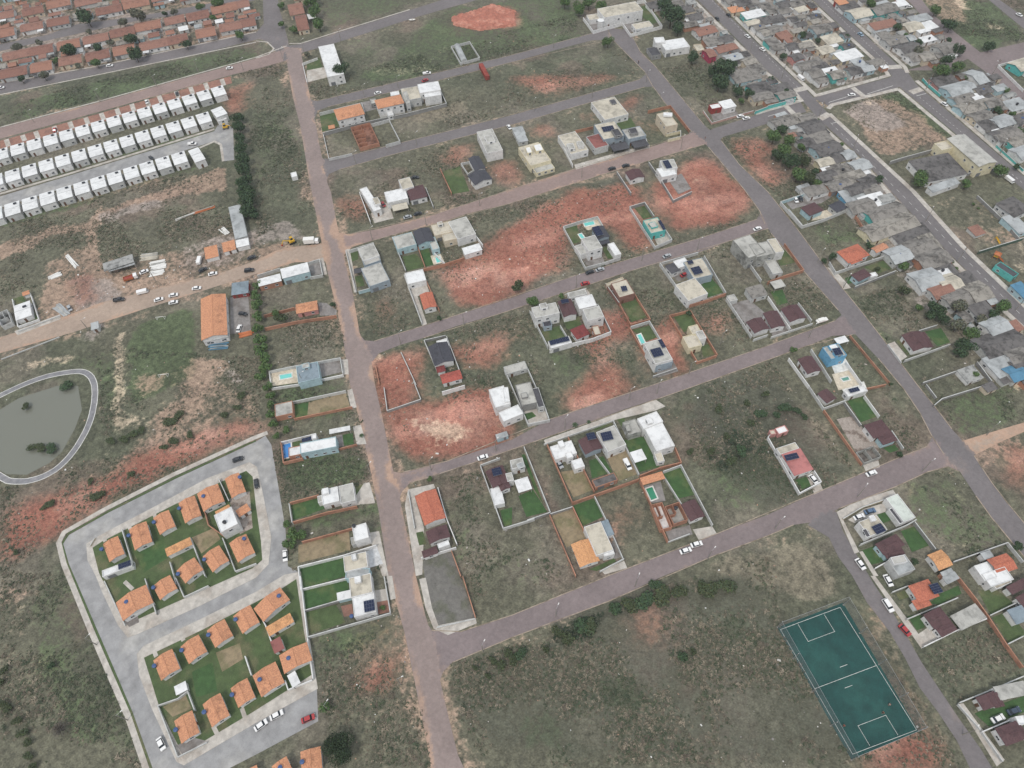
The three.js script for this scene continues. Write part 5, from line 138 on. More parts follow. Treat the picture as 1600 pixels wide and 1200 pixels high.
[-142.7,-493.9,2.7,5.2,1,188],[-130.1,-459.5,3,5.8,1,188],[-121,-495.1,5.7,10.9,1,188],[-126.2,-494,2.8,5.4,1,188],[114.1,-440.4,8.1,15.4,0,189],[117.2,-429.8,5.3,10,0,189],[113.3,-456.6,5.8,11,0,189],[133.7,-377.7,6.8,12.9,0,190],[128.4,-365.8,6.3,12,0,190],[138.1,-359.9,3.8,7.3,0,190],[144.4,-357.2,3.6,6.9,0,190],[119.6,-397.3,4.1,7.7,0,190],[141.4,-387.5,3.8,7.2,0,190],[128.6,-381.1,3.8,7.2,0,190],[57.9,-462.3,4.8,9.1,1,191],[49.3,-472,4.3,8.2,1,191],[65,-469.2,4.3,8.2,1,191],[73,-465.1,4.3,8.1,1,191],[71.6,-420.6,3.8,7.3,1,191],[138.8,-351.5,2.3,4.4,1,191],[174.2,-395.4,3.1,5.8,0,192],[192.6,-417,2.9,5.6,0,192],[199.7,-411.4,2.1,4.1,0,192],[218.5,-413.4,2.4,4.6,0,192],[166.8,-357.9,2.5,4.8,0,192],[160.7,-372.4,2.2,4.2,0,192],[252.2,-421.1,2.9,5.6,0,192],[282.9,-416.1,4.9,9.2,0,192],[282.4,-421.7,2.9,5.6,0,192],[281.6,-435.9,3.8,7.2,1,192],
[276.3,-388.9,3.9,7.5,0,192],[264.9,-379,4.2,7.9,0,192],[256.2,-366.9,5,9.5,1,192],[268.1,-371,4.1,7.8,1,192],[296.4,-391.6,3.4,6.4,0,192],[258.1,-400.6,2.8,5.4,0,192],[276.6,-402.4,2.4,4.5,0,192],[253.8,-390.8,3.8,7.1,2,192],[254.8,-411.1,2.1,4,1,192],[262.7,-336,1.5,2.9,1,192],[272.7,-328.7,2.9,5.5,0,192],[279.2,-324.8,2.2,4.2,1,192],[250.4,-277.5,4.1,7.8,1,192],[208.3,-273.1,4.9,9.3,1,192],[189.7,-276.9,2.7,5.1,0,192],[174.3,-330.6,1.7,3.3,1,192],[181.2,-308.9,1.8,3.5,1,192],[277.4,-310.7,2.5,4.7,1,192],[269.2,-362.2,2.1,4.1,1,192],[245.4,-448.7,4.1,7.7,1,192],[286.6,-348.2,2.1,4,1,192],[261.6,-281.9,1.9,3.6,0,192],[229.4,-269,3.1,5.9,1,192],[146.2,-314.1,4.4,8.4,1,193],[148,-302.5,4.6,8.7,1,193],[149.4,-292.7,4.8,9.1,0,193],[149.6,-282.2,4.8,9.2,1,193],[144.3,-300.2,3.7,7.1,0,193],[153.7,-312.3,3.4,6.4,1,193],[156.6,-293.8,3.7,7,4,193],[154.6,-279.3,4,7.6,4,193],
[153.3,-322.9,3.1,5.9,0,193],[160.6,-287,2.8,5.4,0,193],[159.5,-305.6,2.9,5.5,1,193],[158.4,-277,2.8,5.3,1,193],[182.3,-189.8,4.2,8,0,194],[178.7,-187.7,3,5.8,0,194],[177.3,-192.1,2.4,4.6,1,194],[183.6,-185.2,3.3,6.4,0,194],[192.1,-190.2,4.1,7.7,2,194],[187.1,-179.9,4,7.6,2,194],[185.6,-168.8,4,7.6,0,194],[191.7,-175.9,3.3,6.2,1,194],[182.8,-166.7,2.9,5.5,0,194],[210.8,-189,3.8,7.2,1,194],[206.1,-186,2.7,5.1,0,194],[199,-183.9,2.7,5.1,2,194],[173.5,-202.4,2.8,5.3,4,194],[145.5,-223.7,1.7,3.3,0,194],[149.7,-226,2.2,4.1,0,194],[229.3,-256.9,1.1,2,1,194],[230.2,-254.3,.8,1.4,1,194],[179.6,-216.6,2.8,5.4,1,194],[169.6,-232.1,1.9,3.6,0,194],[167.4,-217.1,1.6,3,4,194],[117.5,-173.9,1.6,3,1,194],[202.6,-219.7,1.3,2.4,1,194],[202.7,-215.3,1.1,2.1,1,194],[184.9,-156.9,1.9,3.6,1,194],[-77.8,-213.7,1.8,3.3,0,195],[-100.4,-206.9,3.1,5.8,4,196],[-104,-209.9,2.2,4.2,1,196],
[-30.3,-202.8,1.4,2.7,0,197],[-148,-361,3.9,7.4,0,198],[-145.2,-351.2,4.1,7.7,0,198],[-142.5,-341.7,4.2,8,0,198],[-140.1,-331.8,4.4,8.3,0,198],[-137.7,-321.4,4.5,8.6,0,198],[-135.7,-312.5,4.5,8.5,0,198],[-133.5,-302.8,4.6,8.7,0,198],[-131.1,-294.3,4.5,8.6,0,198],[-128.5,-286.9,4.7,8.9,0,198],[-126.9,-279.8,4.4,8.4,0,198],[-129.8,-291.7,4.5,8.6,0,198],[-124,-277.9,3,5.7,0,198],[-114.1,-228.1,2.5,4.7,1,199],[-113.6,-221.6,2.8,5.3,1,199],[-111.8,-215.5,3,5.6,1,199],[-110.3,-208.7,2.9,5.6,1,199],[-109.2,-201.4,2.7,5.1,1,199],[-107.5,-194.7,3,5.7,1,199],[-105.9,-189.1,3.2,6,1,199],[-104.3,-183.8,3.1,6,1,199],[-103.2,-178.7,3.1,5.9,1,199],[-104.4,-175.1,2.6,4.9,1,199],[-100.5,-170.3,2.2,4.1,1,199],[-98.7,-165.3,2.1,4.1,1,199],[-98,-160.7,2,3.8,1,199],[-96.9,-155.9,2.1,4,1,199],[-94.9,-151.3,2.1,3.9,1,199],[-89.5,-148.8,1.9,3.7,1,199],[-93,-146.2,1.7,3.2,1,199],
[-80.5,-104.1,2.8,5.3,1,199],[-81.3,-100.7,2.4,4.6,1,199],[-77.7,-102.9,2.3,4.4,1,199],[-84.2,-107.9,1.8,3.3,1,199],[-32.4,-123.6,1.3,2.5,1,200],[-59.7,-144,1.1,2.2,3,201],[10.9,-207.6,3.3,6.3,1,202],[24.4,-211.8,1.6,3,1,203],[5.7,-217,3.5,6.7,4,204],[78.6,-197.5,1.4,2.6,0,205],[23.6,-143.2,1.3,2.4,3,206],[29.1,-144.6,.9,1.7,3,207],[84.5,-127.6,2.8,2.6,0,208],[80.5,-123.7,2.4,2.6,4,208],[96.3,-143.4,2.8,2.6,0,208],[91.6,-139.2,2.1,2.6,4,208],[81,-147.4,2.3,2.6,4,208],[66,-128.8,1.8,2.6,4,208],[80.5,-134.2,1.8,2.6,4,208],[73.8,-128.3,2,2.6,4,208],[100.1,-153,1.9,2.6,4,208],[91.5,-149,1.9,2.6,4,208],[105.9,-146.4,2.9,2.8,0,208],[102.2,-142.1,2,2.8,0,208],[110.4,-144.6,2,2.8,0,208],[112.6,-141.4,1.7,2.8,0,208],[142.7,-121.9,1.6,3.1,0,209],[132.4,-81.8,1.4,2.6,0,210],[168.6,-84.8,1.9,3.7,0,211],[151.1,-154.4,1,1.9,0,212],[-56.7,-34.4,4.7,9,5,213],
[-62.2,-45.8,2.2,4.3,1,214],[-47.3,-76.5,1.1,2.1,1,215],[17.2,-65.6,3.3,3,0,216],[21.4,-66.4,3,3,4,216],[12.9,-63.8,2.7,3,4,216],[9.9,-65,2.2,3,4,216],[34.8,-72.9,3.3,3,4,216],[40.2,-73.2,3.9,3,0,216],[46.3,-74.9,4.2,3,4,216],[51.3,-76.3,3.1,3,4,216],[30.5,-72.1,2.8,3,0,216],[62.4,-75.6,3.3,3,4,216],[67,-77.5,3.6,3,4,216],[58.9,-76.9,2.5,3,4,216],[6.1,-59.2,1.5,3,4,216],[-1.8,-58.7,2.4,3,0,216],[-4.4,-57.4,2.1,3,4,216],[49.2,-54.5,2.1,3,0,216],[52.1,-56.2,1.4,3,4,216],[44.2,-78.3,2.5,3,0,216],[-8,-56.7,2,2,4,216],[-11,-57.9,1.6,2,4,216],[-16.7,-55.8,1.1,2,4,216],[-5.4,-59.5,1.8,2,4,216],[-12.7,-53.2,1.2,2,4,216],[-143.6,-44.4,3.6,6.9,6,217],[-152.6,-63.5,1.5,2.8,0,218],[-164.6,-52.8,1.8,2.2,4,219],[-162.1,-51.2,1.7,2.2,4,219],[-158.8,-47.9,1.7,2.2,4,219],[-155.9,-44.2,1.8,2.2,4,219],[-153.3,-40.9,1.7,2.2,4,219],
[-151.3,-37.4,1.7,2.2,4,219],[-149.6,-34.8,1.6,2.2,4,219],[-168.8,-63,1.6,2.2,4,219],[-167.8,-59.5,1.6,2.2,4,219],[-181.6,-146.9,2.9,2.4,0,220],[-186,-147.5,2.6,2.4,4,220],[-189.4,-147.4,2.3,2.4,4,220],[-199.4,-167.8,2,2.4,4,220],[-184.9,-176.9,3.5,2.4,0,220],[-137.7,-155.7,3.1,1.8,4,221],[-135.4,-159.4,2.5,1.8,4,221],[-137.5,-144.6,1.9,1.8,4,221],[-134.2,-146.5,2.4,1.8,4,221],[-146.7,-132.5,1.9,1.8,4,221],[-175.8,-121.6,2.2,1.8,4,221],[-173.3,-122.7,1.7,1.8,4,221],[-158.5,-123.1,2.3,1.8,4,221],[-156.6,-125,2.1,1.8,4,221],[-151.9,-151.4,2.7,1.8,4,221],[-154.3,-148.6,2.2,1.8,4,221],[-128.1,-149.8,1.9,1.8,4,221],[-116.2,-157.3,2,1.8,4,221],[-110.4,-167.9,2.5,1.8,4,221],[-111.9,-161.7,2,1.8,4,221],[-148.5,-152.7,2,1.8,4,221],[-180,-104,1.3,1.8,4,221],[-159.3,-148.2,2.2,1.8,4,221],[-162,-130.7,1.7,1.8,4,221],
],
cars: [
[-243.5,-432,.08,"w",0,222],[-165.2,-420.9,.15,"w",0,223],[-305.4,-413.2,.15,"w",0,224],[-171.1,-343.3,-.02,"w",1,225],[-191.2,-332.4,-.86,"k",0,226],[-255.3,-364.4,-1.32,"r",0,227],[-208.5,-388.2,-1.09,"w",0,228],[-192,-395.3,-1.25,"k",0,229],[-69.8,-383.6,.32,"w",0,231],[-42,-394.4,.53,"r",0,232],[-41.1,-402.1,.12,"w",1,233],[6.5,-342.1,-1.24,"w",0,234],[-44.6,-302.4,-.03,"k",0,235],[135.3,-339.9,.27,"w",0,238],[138.1,-337.8,.26,"w",0,238],[159.9,-423.7,-1.14,"w",0,239],[165.2,-407.6,-1.11,"w",0,240],[146.1,-447.4,-1.27,"k",0,241],[154.4,-450.9,-1.19,"k",0,242],[58.6,-300.5,.3,"k",0,243],[66.1,-302.3,.27,"k",0,244],[229.3,-418.5,-1.25,"bl",0,245],[202.2,-354.4,.08,"w",0,246],[179,-373.9,-1.24,"w",2,247],[270.9,-448.4,.04,"w",0,248],[249.4,-340.5,-1.14,"w",0,249],[254.5,-273.7,-1.23,"w",2,250],[334.2,-430.9,-1.13,"w",0,251],[267.2,-454.9,-1,"w",0,252],
[-60.2,-282.4,-1.11,"r",0,253],[-47.3,-271.6,.31,"s",0,254],[-42.3,-273.6,.34,"k",0,255],[75.6,-233.9,.38,"s",0,258],[121.7,-248.8,.32,"w",0,259],[38.7,-226.3,.37,"k",0,260],[43.5,-227.6,.3,"s",0,261],[35.8,-219.3,.23,"r",0,262],[81.4,-221.3,.39,"r",0,263],[145.6,-268,-1.47,"w",0,264],[148.2,-268.8,-1.43,"k",0,265],[-82.9,-96.8,-1.38,"w",0,267],[-12.7,-131.8,.3,"w",0,268],[-98,-126,-1.28,"k",0,269],[16.1,-127.1,-1.14,"s",0,271],[41.5,-125.2,-1.28,"w",1,272],[56.6,-90.3,.26,"w",0,273],[60.8,-92.4,.22,"w",0,274],[108.2,-114.7,-1.18,"w",0,275],[129.8,-115.8,.3,"w",0,276],[124.1,-101,.21,"bl2",0,277],[119.6,-99.1,.27,"w",0,278],[114.3,-82.1,-1.22,"w",0,279],[121.5,-76,-1.38,"w",0,280],[118.4,-67.8,-1.29,"w",3,281],[120.9,-59.8,-1.06,"r",0,282],[138.4,-33,.28,"w",0,283],[144,-34.8,.23,"bl3",0,284],[144.9,-28.4,.32,"w",0,285],[-178.3,-225.7,.14,"k",1,286],
[-168.5,-229.8,.28,"w",2,287],[-159.7,-224.4,.33,"w",0,288],[-153.5,-226.7,.21,"w",0,288],[-152.4,-222.1,.2,"w",0,288],[-143.6,-230.3,.11,"w",0,288],[-137.9,-239.2,.23,"w",0,289],[-120.9,-240.1,.14,"k",3,290],[-200,-222.2,-.96,"s",0,291],[-118.9,-212.7,-.3,"k",0,292],[-119,-204,1.49,"w",0,293],[-143.3,-242.3,.61,"k",0,294],[-146.3,-248.6,1.62,"w",2,295],[-121.3,-248.7,.46,"k",0,296],[-171.5,-243.2,.56,"w",0,297],[-107,-137.1,.31,"k",0,299],[-112,-39,-.93,"w",0,300],[-82.4,-42.6,.62,"w",0,301],[-78,-45.2,.45,"w",0,301],[-68.1,-43.7,.33,"r",0,302],
],
poles: [
[-237.8,-392.5,7.5,1,303],[-206.6,-404.8,7.5,1,303],[-271.1,-374.4,7.5,1,303],[-184.6,-419.6,7.5,1,303],[-156.1,-418.5,7.5,1,303],[-98.2,-447.1,7.5,1,303],[-132.9,-428.7,7.5,1,303],[-121,-437.4,7.5,1,303],[-77.7,-381.6,7.5,1,303],[-44.9,-331.7,7.5,1,303],[-77.2,-317.6,7.5,1,303],[-93,-380.6,7.5,1,303],[-57.9,-388.9,7.5,1,303],[37.9,-424.2,7.5,1,303],[21.5,-357.1,7.5,1,303],[89.1,-379.1,7.5,1,303],[55.8,-367.4,7.5,1,303],[42.2,-295.4,7.5,1,303],[97.5,-314.8,7.5,1,303],[92.9,-355.6,7.5,1,303],[-63.9,-257,7.5,1,303],[-37.8,-265.2,7.5,1,303],[-11.2,-277.6,7.5,1,303],[-46.9,-190.5,7.5,1,303],[-19.5,-199.3,7.5,1,303],[-86.3,-171.9,7.5,1,303],[90.3,-236.7,7.5,1,303],[63.6,-232.4,7.5,1,303],[31.5,-217.5,7.5,1,303],[88.7,-180.5,7.5,1,303],[72.6,-165.7,7.5,1,303],[126.5,-181.3,7.5,1,303],[150,-208.3,7.5,1,303],[143.6,-224.9,7.5,1,303],[-32.3,-127.8,7.5,1,303],[-7.6,-134.6,7.5,1,303],
[-55,-127.2,7.5,1,303],[19.6,-142.9,7.5,1,303],[46.4,-154.7,7.5,1,303],[63.7,-87.1,7.5,1,303],[58,-157,7.5,1,303],[122,-107.1,7.5,1,303],[89.5,-96.7,7.5,1,303],[148.8,-115.8,7.5,1,303],[178.6,-129.4,7.5,1,303],[-14.1,-60.6,7.5,1,303],[-40.2,-52.1,7.5,1,303],[-61.9,-45.8,7.5,1,303],[10.1,-70.7,7.5,1,303],[37.5,-79.1,7.5,1,303],[126.7,-29.4,7.5,1,303],[-164.4,-236.9,7.5,1,303],[-186.7,-208,7.5,1,303],[-141.2,-69.8,7.5,1,303],[-124.4,-46.3,7.5,1,303],[157.9,-407.5,9.5,2,304],[157.3,-446.8,9.5,2,304],[168.5,-376,9.5,2,304],[178.1,-335.7,9.5,2,304],[223.5,-370.4,9.5,2,304],[245.6,-356.5,9.5,2,304],[186.9,-305.8,9.5,2,304],[274.3,-386.8,9.5,2,304],[253.4,-327.6,9.5,2,304],[260.2,-295.6,9.5,2,304],[288.4,-367.1,9.5,2,304],[318.6,-399.4,9.5,2,304],[198.9,-363.7,9.5,2,304],[294.1,-342,9.5,2,304],[202.5,-247.9,9.5,2,304],[205.7,-220,9.5,2,304],[218.1,-189.7,9.5,2,304],
],
patches: [
["r",.95,[-1.8,-263.4,31.3,-280.8,66.7,-289.4,69.9,-271.6,70.4,-241.6,59.4,-239.4,54.4,-258.6,32.9,-262.8,24.3,-229.5,-15.2,-208.6,-29.1,-220.2,-31.1,-234.7,-11.7,-244.7]],["r",.95,[77.1,-285.9,108.8,-312.4,120.7,-287.2,122.9,-267,114.1,-259.2,84,-246.2,75.1,-266.3]],["r",1,[-57.7,-181.6,-43,-187.5,-38.2,-168.6,-41.7,-156.1,-51.9,-155.2]],["r",1,[-50.5,-152.1,-26.3,-162.9,-8,-163.2,-1.3,-138.4,-21.1,-134.6,-40.7,-131.9]],["p",.9,[-42.7,-155.5,-26.1,-140.1,-15.6,-141.7,-28.7,-150.6,-39.1,-155.9]],["r",.8,[43.9,-179.5,53.3,-162.1,24.8,-150.9,14.7,-152.2,20.9,-164.4]],["r",.7,[-29.2,-186.5,-9.7,-197.7,9.9,-198,-10.3,-176.5,-26.4,-174.3]],["r",.8,[33.1,-205.7,56.2,-207.7,57.3,-196.3,43.4,-176.1,24.8,-177.4,37.1,-190.5]],["r",.9,[69,-199.2,78,-202.2,69.9,-174.2,75.8,-163.8,60.3,-164.9,55.1,-182.1]],["r",.7,[81.4,-198.2,101.1,-204.3,95.8,-193.4,82.6,-183.6]],
["r",.9,[125,-323.4,139.5,-322.6,147.8,-278.6,133.1,-277.9]],["r",.8,[178.3,-125.2,192.4,-128.5,181.2,-105,176.8,-110.4]],["r",1,[91.3,-24.6,117.6,-32.1,117.5,-20.4,88.9,-20.2]],["r",.8,[104.6,-69,108.4,-63.6,117.9,-32.9,113.2,-30.6]],["r",.9,[-193.9,-123.3,-171.6,-128.5,-140,-147.6,-120.4,-150.8,-102.1,-155.6,-99.5,-150.3,-136.4,-133.1,-164.1,-120.1,-176,-107,-184.5,-99.1]],["o",.6,[-172.1,-129.9,-147.8,-148.1,-141.3,-162.9,-125.4,-174.7,-108.6,-170.2,-103.7,-157.2,-127.9,-149.8,-149.7,-136.7]],["o",.95,[-249.9,-267.7,-214.7,-287.1,-179.3,-303.3,-150.5,-319.5,-145.9,-308.2,-180.3,-294.1,-207.2,-284,-241.1,-261.1,-246.8,-259.8]],["o",.85,[-217.7,-286.4,-208.5,-283.2,-188,-226.5,-181.4,-214.2,-189.8,-222.6]],["r",.9,[-164.9,-405,-155.2,-407.6,-145,-372.6,-154.4,-370.3]],["o",.8,[-177.2,-308.3,-156.4,-322.8,-149.1,-321,-144.3,-300.2,-162.1,-301.8]],
["o",.7,[-218.1,-258.4,-208.2,-266.6,-189.6,-226.6,-197.7,-215.5,-221.5,-225.1]],["k",.7,[-209.2,-290.6,-174.6,-297.7,-172.7,-290,-202.8,-280.3]],["k",.8,[-210.5,-240.5,-190,-243.1,-177.5,-225.7,-194.8,-215.2]],["o",.6,[-183.5,-246.8,-120.8,-257.2,-115.1,-241.4,-174.4,-225.4]],["k",.6,[-159.6,-262.6,-122.8,-268.8,-119.6,-250.4,-151.2,-240]],["r",.8,[-29.4,-328,-17.1,-333.9,-22.4,-311.7,-30.9,-314.1]],["r",.8,[-3.5,-314.4,6.9,-316.2,5.8,-292.2,-2,-306.1]],["r",.7,[10.6,-396.1,58.5,-391.2,82.7,-385.2,47.1,-373.2,20.8,-372.5,10.3,-390.6]],["r",.8,[70.7,-367.5,83.8,-367.6,75.3,-347.9,70.4,-351.5]],["r",.7,[75.8,-351,85,-340.9,87.3,-322.9,77.9,-329.6]],["r",.8,[47.3,-357,57.8,-352.8,52.8,-340.9,44.9,-350.9]],["r",.8,[18.5,-347.3,29.3,-347.5,29.5,-331.2,18.3,-332.3]],["r",.6,[7.1,-319,15.4,-286.2,5.8,-292.2]],
["r",.6,[-86.2,-285,-70.6,-293.8,-65.6,-271.1,-79.9,-269.9]],["r",.5,[-64.8,-221,-53.2,-222.1,-50.4,-198.8,-61.9,-201.5]],["d",.5,[-63.1,-216.9,-51.8,-224,-50.4,-198.8,-60.2,-197.7]],["r",.5,[128.5,-403.2,114,-369.8,116.9,-356.5,109.1,-363.7]],["r",.5,[-42.3,-350.1,-27.9,-358,-31.4,-346]],["y",.8,[-50.3,-366.5,-20.5,-370.1,-16.9,-356.9,-46.1,-353.5]],["r",.9,[-57.2,-58.7,-39.9,-61.7,-37.5,-53.8,-53.4,-50.9]],["o",.9,[-65,-41.8,-52.7,-42.6,-45.2,-47.1,-37.4,-50,-35.7,-47.7,-45,-44.9,-52.6,-40.8,-64.9,-40.6]],["r",.5,[-46.9,-74.4,-41.4,-71,-44.2,-64,-50.6,-66.3]],["r",.6,[33.5,-69.9,51.5,-69.9,44.6,-61.1,33.5,-62.7]],["r",.7,[4.7,-97.3,11.6,-98.1,10.3,-91.1,4.4,-91.5]],["r",.7,[-3.1,-83.9,1.7,-83.6,1.4,-79.2,-2.3,-78.8]],["r",.85,[31.6,-113.1,37.5,-114,41.8,-96.3,42.2,-91.5,37.8,-91.8]],["o",.6,[29.1,-112,34.2,-106.6,38.6,-89.4,32.3,-92.1]],
["r",.7,[-43,-189.3,-37.6,-190.7,-35.8,-175,-42.7,-182.3]],["k",.8,[-99.9,-264.6,-111.7,-279.8,-123.6,-273.6,-120.4,-254.9,-99.6,-262.3]],["o",.8,[-120.8,-257.2,-89.6,-257.8,-86.9,-247.8,-118.1,-241.6]],["r",1,[-26.6,-469.3,1.6,-483.5,16.3,-473,15.4,-454.5,-7.8,-450.5,-24.5,-459]],["o",.5,[-266.7,-310.9,-152.6,-321.3,-149.9,-316.7,-258.5,-289.8]],["p",.7,[-211.7,-194.4,-185.8,-196.1,-186.3,-189.1,-208.3,-189]],["p",.9,[-175,-211.9,-170,-209.6,-163.4,-191,-159.9,-164.2,-154.6,-159.1,-160.8,-158,-166.4,-177.5]],["o",.7,[-139.5,-189.2,-120.3,-189.6,-125.4,-174.7,-130.7,-162.2,-145,-156.9,-141.3,-162.9]],["p",.6,[-160.7,-207,-155,-204.8,-152.2,-190.2,-156.8,-194]],["k",.8,[-124.1,-181.3,-116.5,-184.1,-116.3,-175.7,-121.7,-176.1]],["g",.9,[-169.8,-214.1,-157.4,-216.3,-143.5,-219.1,-134.5,-188.9,-135,-175.3,-155,-165.4]],
["g",.6,[-297.7,-390.9,-248,-417.1,-154.3,-452.9,-150.8,-432.9,-240.2,-391.9,-290.4,-372]],["g",.5,[-123,-505.2,-33.5,-504,-55.1,-486.5,-113.8,-464.8]],["g",.6,[-28.9,-485.3,59.1,-493,57.2,-433.7,11.8,-423.1,-66.9,-395,-83.1,-403.7]],["g",.3,[-95.4,-450.4,-28.7,-459.4,3.8,-424,-81.9,-389.6]],["g",.7,[275,-458.7,327.1,-452.6,328.4,-411.6,324.9,-404.4,292.4,-393,284.6,-440.6]],["o",.7,[283.1,-457.8,307.2,-454.9,297.6,-422.9,285.3,-432.3]],["p",.9,[300.1,-453.2,307.2,-454.9,306.2,-438.1,301,-440.4]],["p",.7,[307.9,-428.1,320.5,-420.3,315.2,-413.1,305.5,-418.1]],["g",.8,[221,-355.7,231,-358,244.2,-315,237.6,-311.6,227,-333.2,218.1,-352.8]],["o",.75,[190.1,-341.7,221.6,-352.4,233.8,-332.5,238.1,-312.7,207.2,-298.9,199,-304]],["k",.7,[191.2,-342.8,211.8,-350.2,220.2,-333.8,206.8,-326.1,194.2,-330.3]],
["p",.5,[204.1,-349.1,213.5,-350,211,-337.8,202.4,-338.6]],["g",.5,[184,-372.7,193.6,-361.7,183.2,-357.6]],["g",.5,[239.3,-238.6,239.7,-266.6,258,-265]],["o",.4,[210.2,-264.3,236.6,-266.9,241.1,-229.7,222,-227]],["k",.5,[217.4,-258.9,225.6,-248.8,217.8,-244.9]],["p",.5,[236.3,-232.3,242,-231.8,229.6,-206,225,-214.3]],["g",.6,[155.4,-189,162.2,-177.8,158.4,-174.6,155.6,-181.8]],["g",.4,[150.9,-200.5,174.3,-210.3,171.4,-187.8,153.9,-192.8]],["g",.5,[143.8,-253.4,169.4,-255.9,172.4,-237.6,148.1,-237.4]],["d",.6,[75.8,-163.8,105.8,-168.2,122.9,-116.5,89.4,-105.7,70.4,-125.3,64.6,-145.8]],["g",.4,[67.5,-122.8,90.8,-129.5,102.9,-112.5,72.9,-104.2]],["y",.6,[106.7,-143,121.4,-142,121.5,-119.3,111.3,-117.2]],["d",.6,[-25.4,-57,16.6,-68.8,50.1,-79.7,78.9,-82.5,82.3,-63,92.1,-24.1,-13.8,-29.4,-25.3,-45.7]],
["g",.6,[21,-52.6,36.7,-49.9,33.3,-40.8,21.9,-43.2]],["g",.6,[-7.7,-41.2,6.1,-42.3,12.6,-29.7,-6.3,-29]],["y",.8,[56.9,-81.5,81.2,-91.6,97.9,-95.3,106,-85.4,100.4,-74.6,80.9,-73.6]],["y",.6,[3.4,-61.4,26.2,-62.1,35.3,-53.7,6.8,-51.5]],["y",.5,[55.7,-54.6,77.2,-59.3,79.3,-31.4,59.1,-34.2]],["y",.6,[12.4,-47.4,25.1,-37.7,20,-27.7,9.3,-35]],["g",.4,[62.7,-68.3,73.1,-67.7,68.6,-57.8,60.9,-60.2]],["y",.7,[108,-62.6,114.2,-65.4,119.2,-51.1,113.8,-47.6]],["g",.8,[-94,-144.6,-60.9,-139.5,-57.5,-128.1,-85.7,-121.8]],["g",.7,[-87.3,-116.6,-51.9,-117,-51.6,-111.9,-79.3,-109.8]],["g",.6,[-73.9,-103.3,-49.2,-111.7,-51.1,-104.3,-71.3,-100.7]],["g",.5,[-71.6,-67.5,-42.5,-72.1,-46.2,-64.1,-66.7,-61.2]],["g",.4,[-28.3,-120.8,-16.4,-120.1,-12.2,-97.2,-21.2,-90.7]],["d",.7,[12.1,-134.7,19.6,-123.1,19.5,-110,11.2,-108]],
["d",.5,[-26.2,-155,-14.6,-160.5,-8.8,-136.1,-21.1,-131.2]],["d",.4,[-26,-126,-16.3,-125.4,-14.2,-109.6,-23.5,-100.2]],["g",.4,[-19.1,-86,-6.2,-78.6,11.5,-84.2,10.1,-93.5,-7.7,-96.9]],["g",.45,[-161.8,-98.9,-138.6,-81.8,-117.1,-48.7,-115.8,-36.2,-139,-42.6,-157.8,-62.2,-169.7,-83.5]],["o",.6,[-180.4,-88.6,-172.2,-90.3,-163.5,-87.6,-171.1,-81.5,-163.9,-70.6,-168.5,-68.8]],["p",.5,[-176.8,-90.6,-164.2,-86.5,-166.7,-81.2,-173.6,-79.5]],["g",.5,[-221.8,-195.2,-193.2,-193.1,-167.9,-202,-159.9,-164.2,-166.1,-158.4,-176.8,-185]],["o",.5,[-177.8,-81.8,-165.5,-60.7,-169.7,-60.9]],["g",.5,[-273.2,-327.7,-161.4,-364.6,-155.8,-354.8,-266.7,-310.9]],["g",.6,[-258.5,-289.8,-168.3,-329.4,-160.5,-325.9,-254.6,-279.8]],["g",.4,[-147.5,-369.6,-121.9,-373.6,-108.6,-329.7,-130.5,-304.2]],["d",.3,[-160.5,-418.9,-133.1,-423.5,-117.2,-366.7,-148.7,-376.2]],
["g",.5,[-101.1,-173,-67.8,-173.9,-62.4,-157.5,-95.4,-153.6]],["d",.5,[7.9,-211.4,49.3,-220.1,53.4,-208,15.9,-203.2]],["g",.5,[14.1,-178.2,44.3,-182.9,34.7,-170,15.9,-168]],["g",.4,[65,-227.1,80.8,-202,74.5,-198.8,60.8,-219.2]],["g",.45,[139.2,-190.2,137.4,-176.1,148.5,-193.2]],["g",.5,[136.8,-115.6,157.4,-114.3,167.8,-81.8,152.1,-80.4,137.9,-100.2]],["p",.6,[144.7,-88.9,154.3,-90.7,155,-87.1,145,-84.3]],["y",.5,[146.2,-109.8,160.9,-111.4,162.3,-98.7,150,-101.9]],["g",.6,[167.6,-151,199.6,-148.8,190.3,-134.4,166.5,-130.2]],["p",.5,[193.7,-152.3,205,-154.7,200.7,-145.6,193.3,-146.1]],["d",.5,[65.3,-399,81.8,-419.4,87.2,-389.6,59.4,-382.1]],["g",.4,[97.9,-385,130.8,-395.7,134.4,-361.2,111.5,-357]],["y",.5,[14.4,-393.6,40.6,-384,35.9,-374.3,17.2,-376.2]],["y",.4,[-85,-425.9,-28.5,-435.2,-4.6,-410,-67.3,-402.1]],
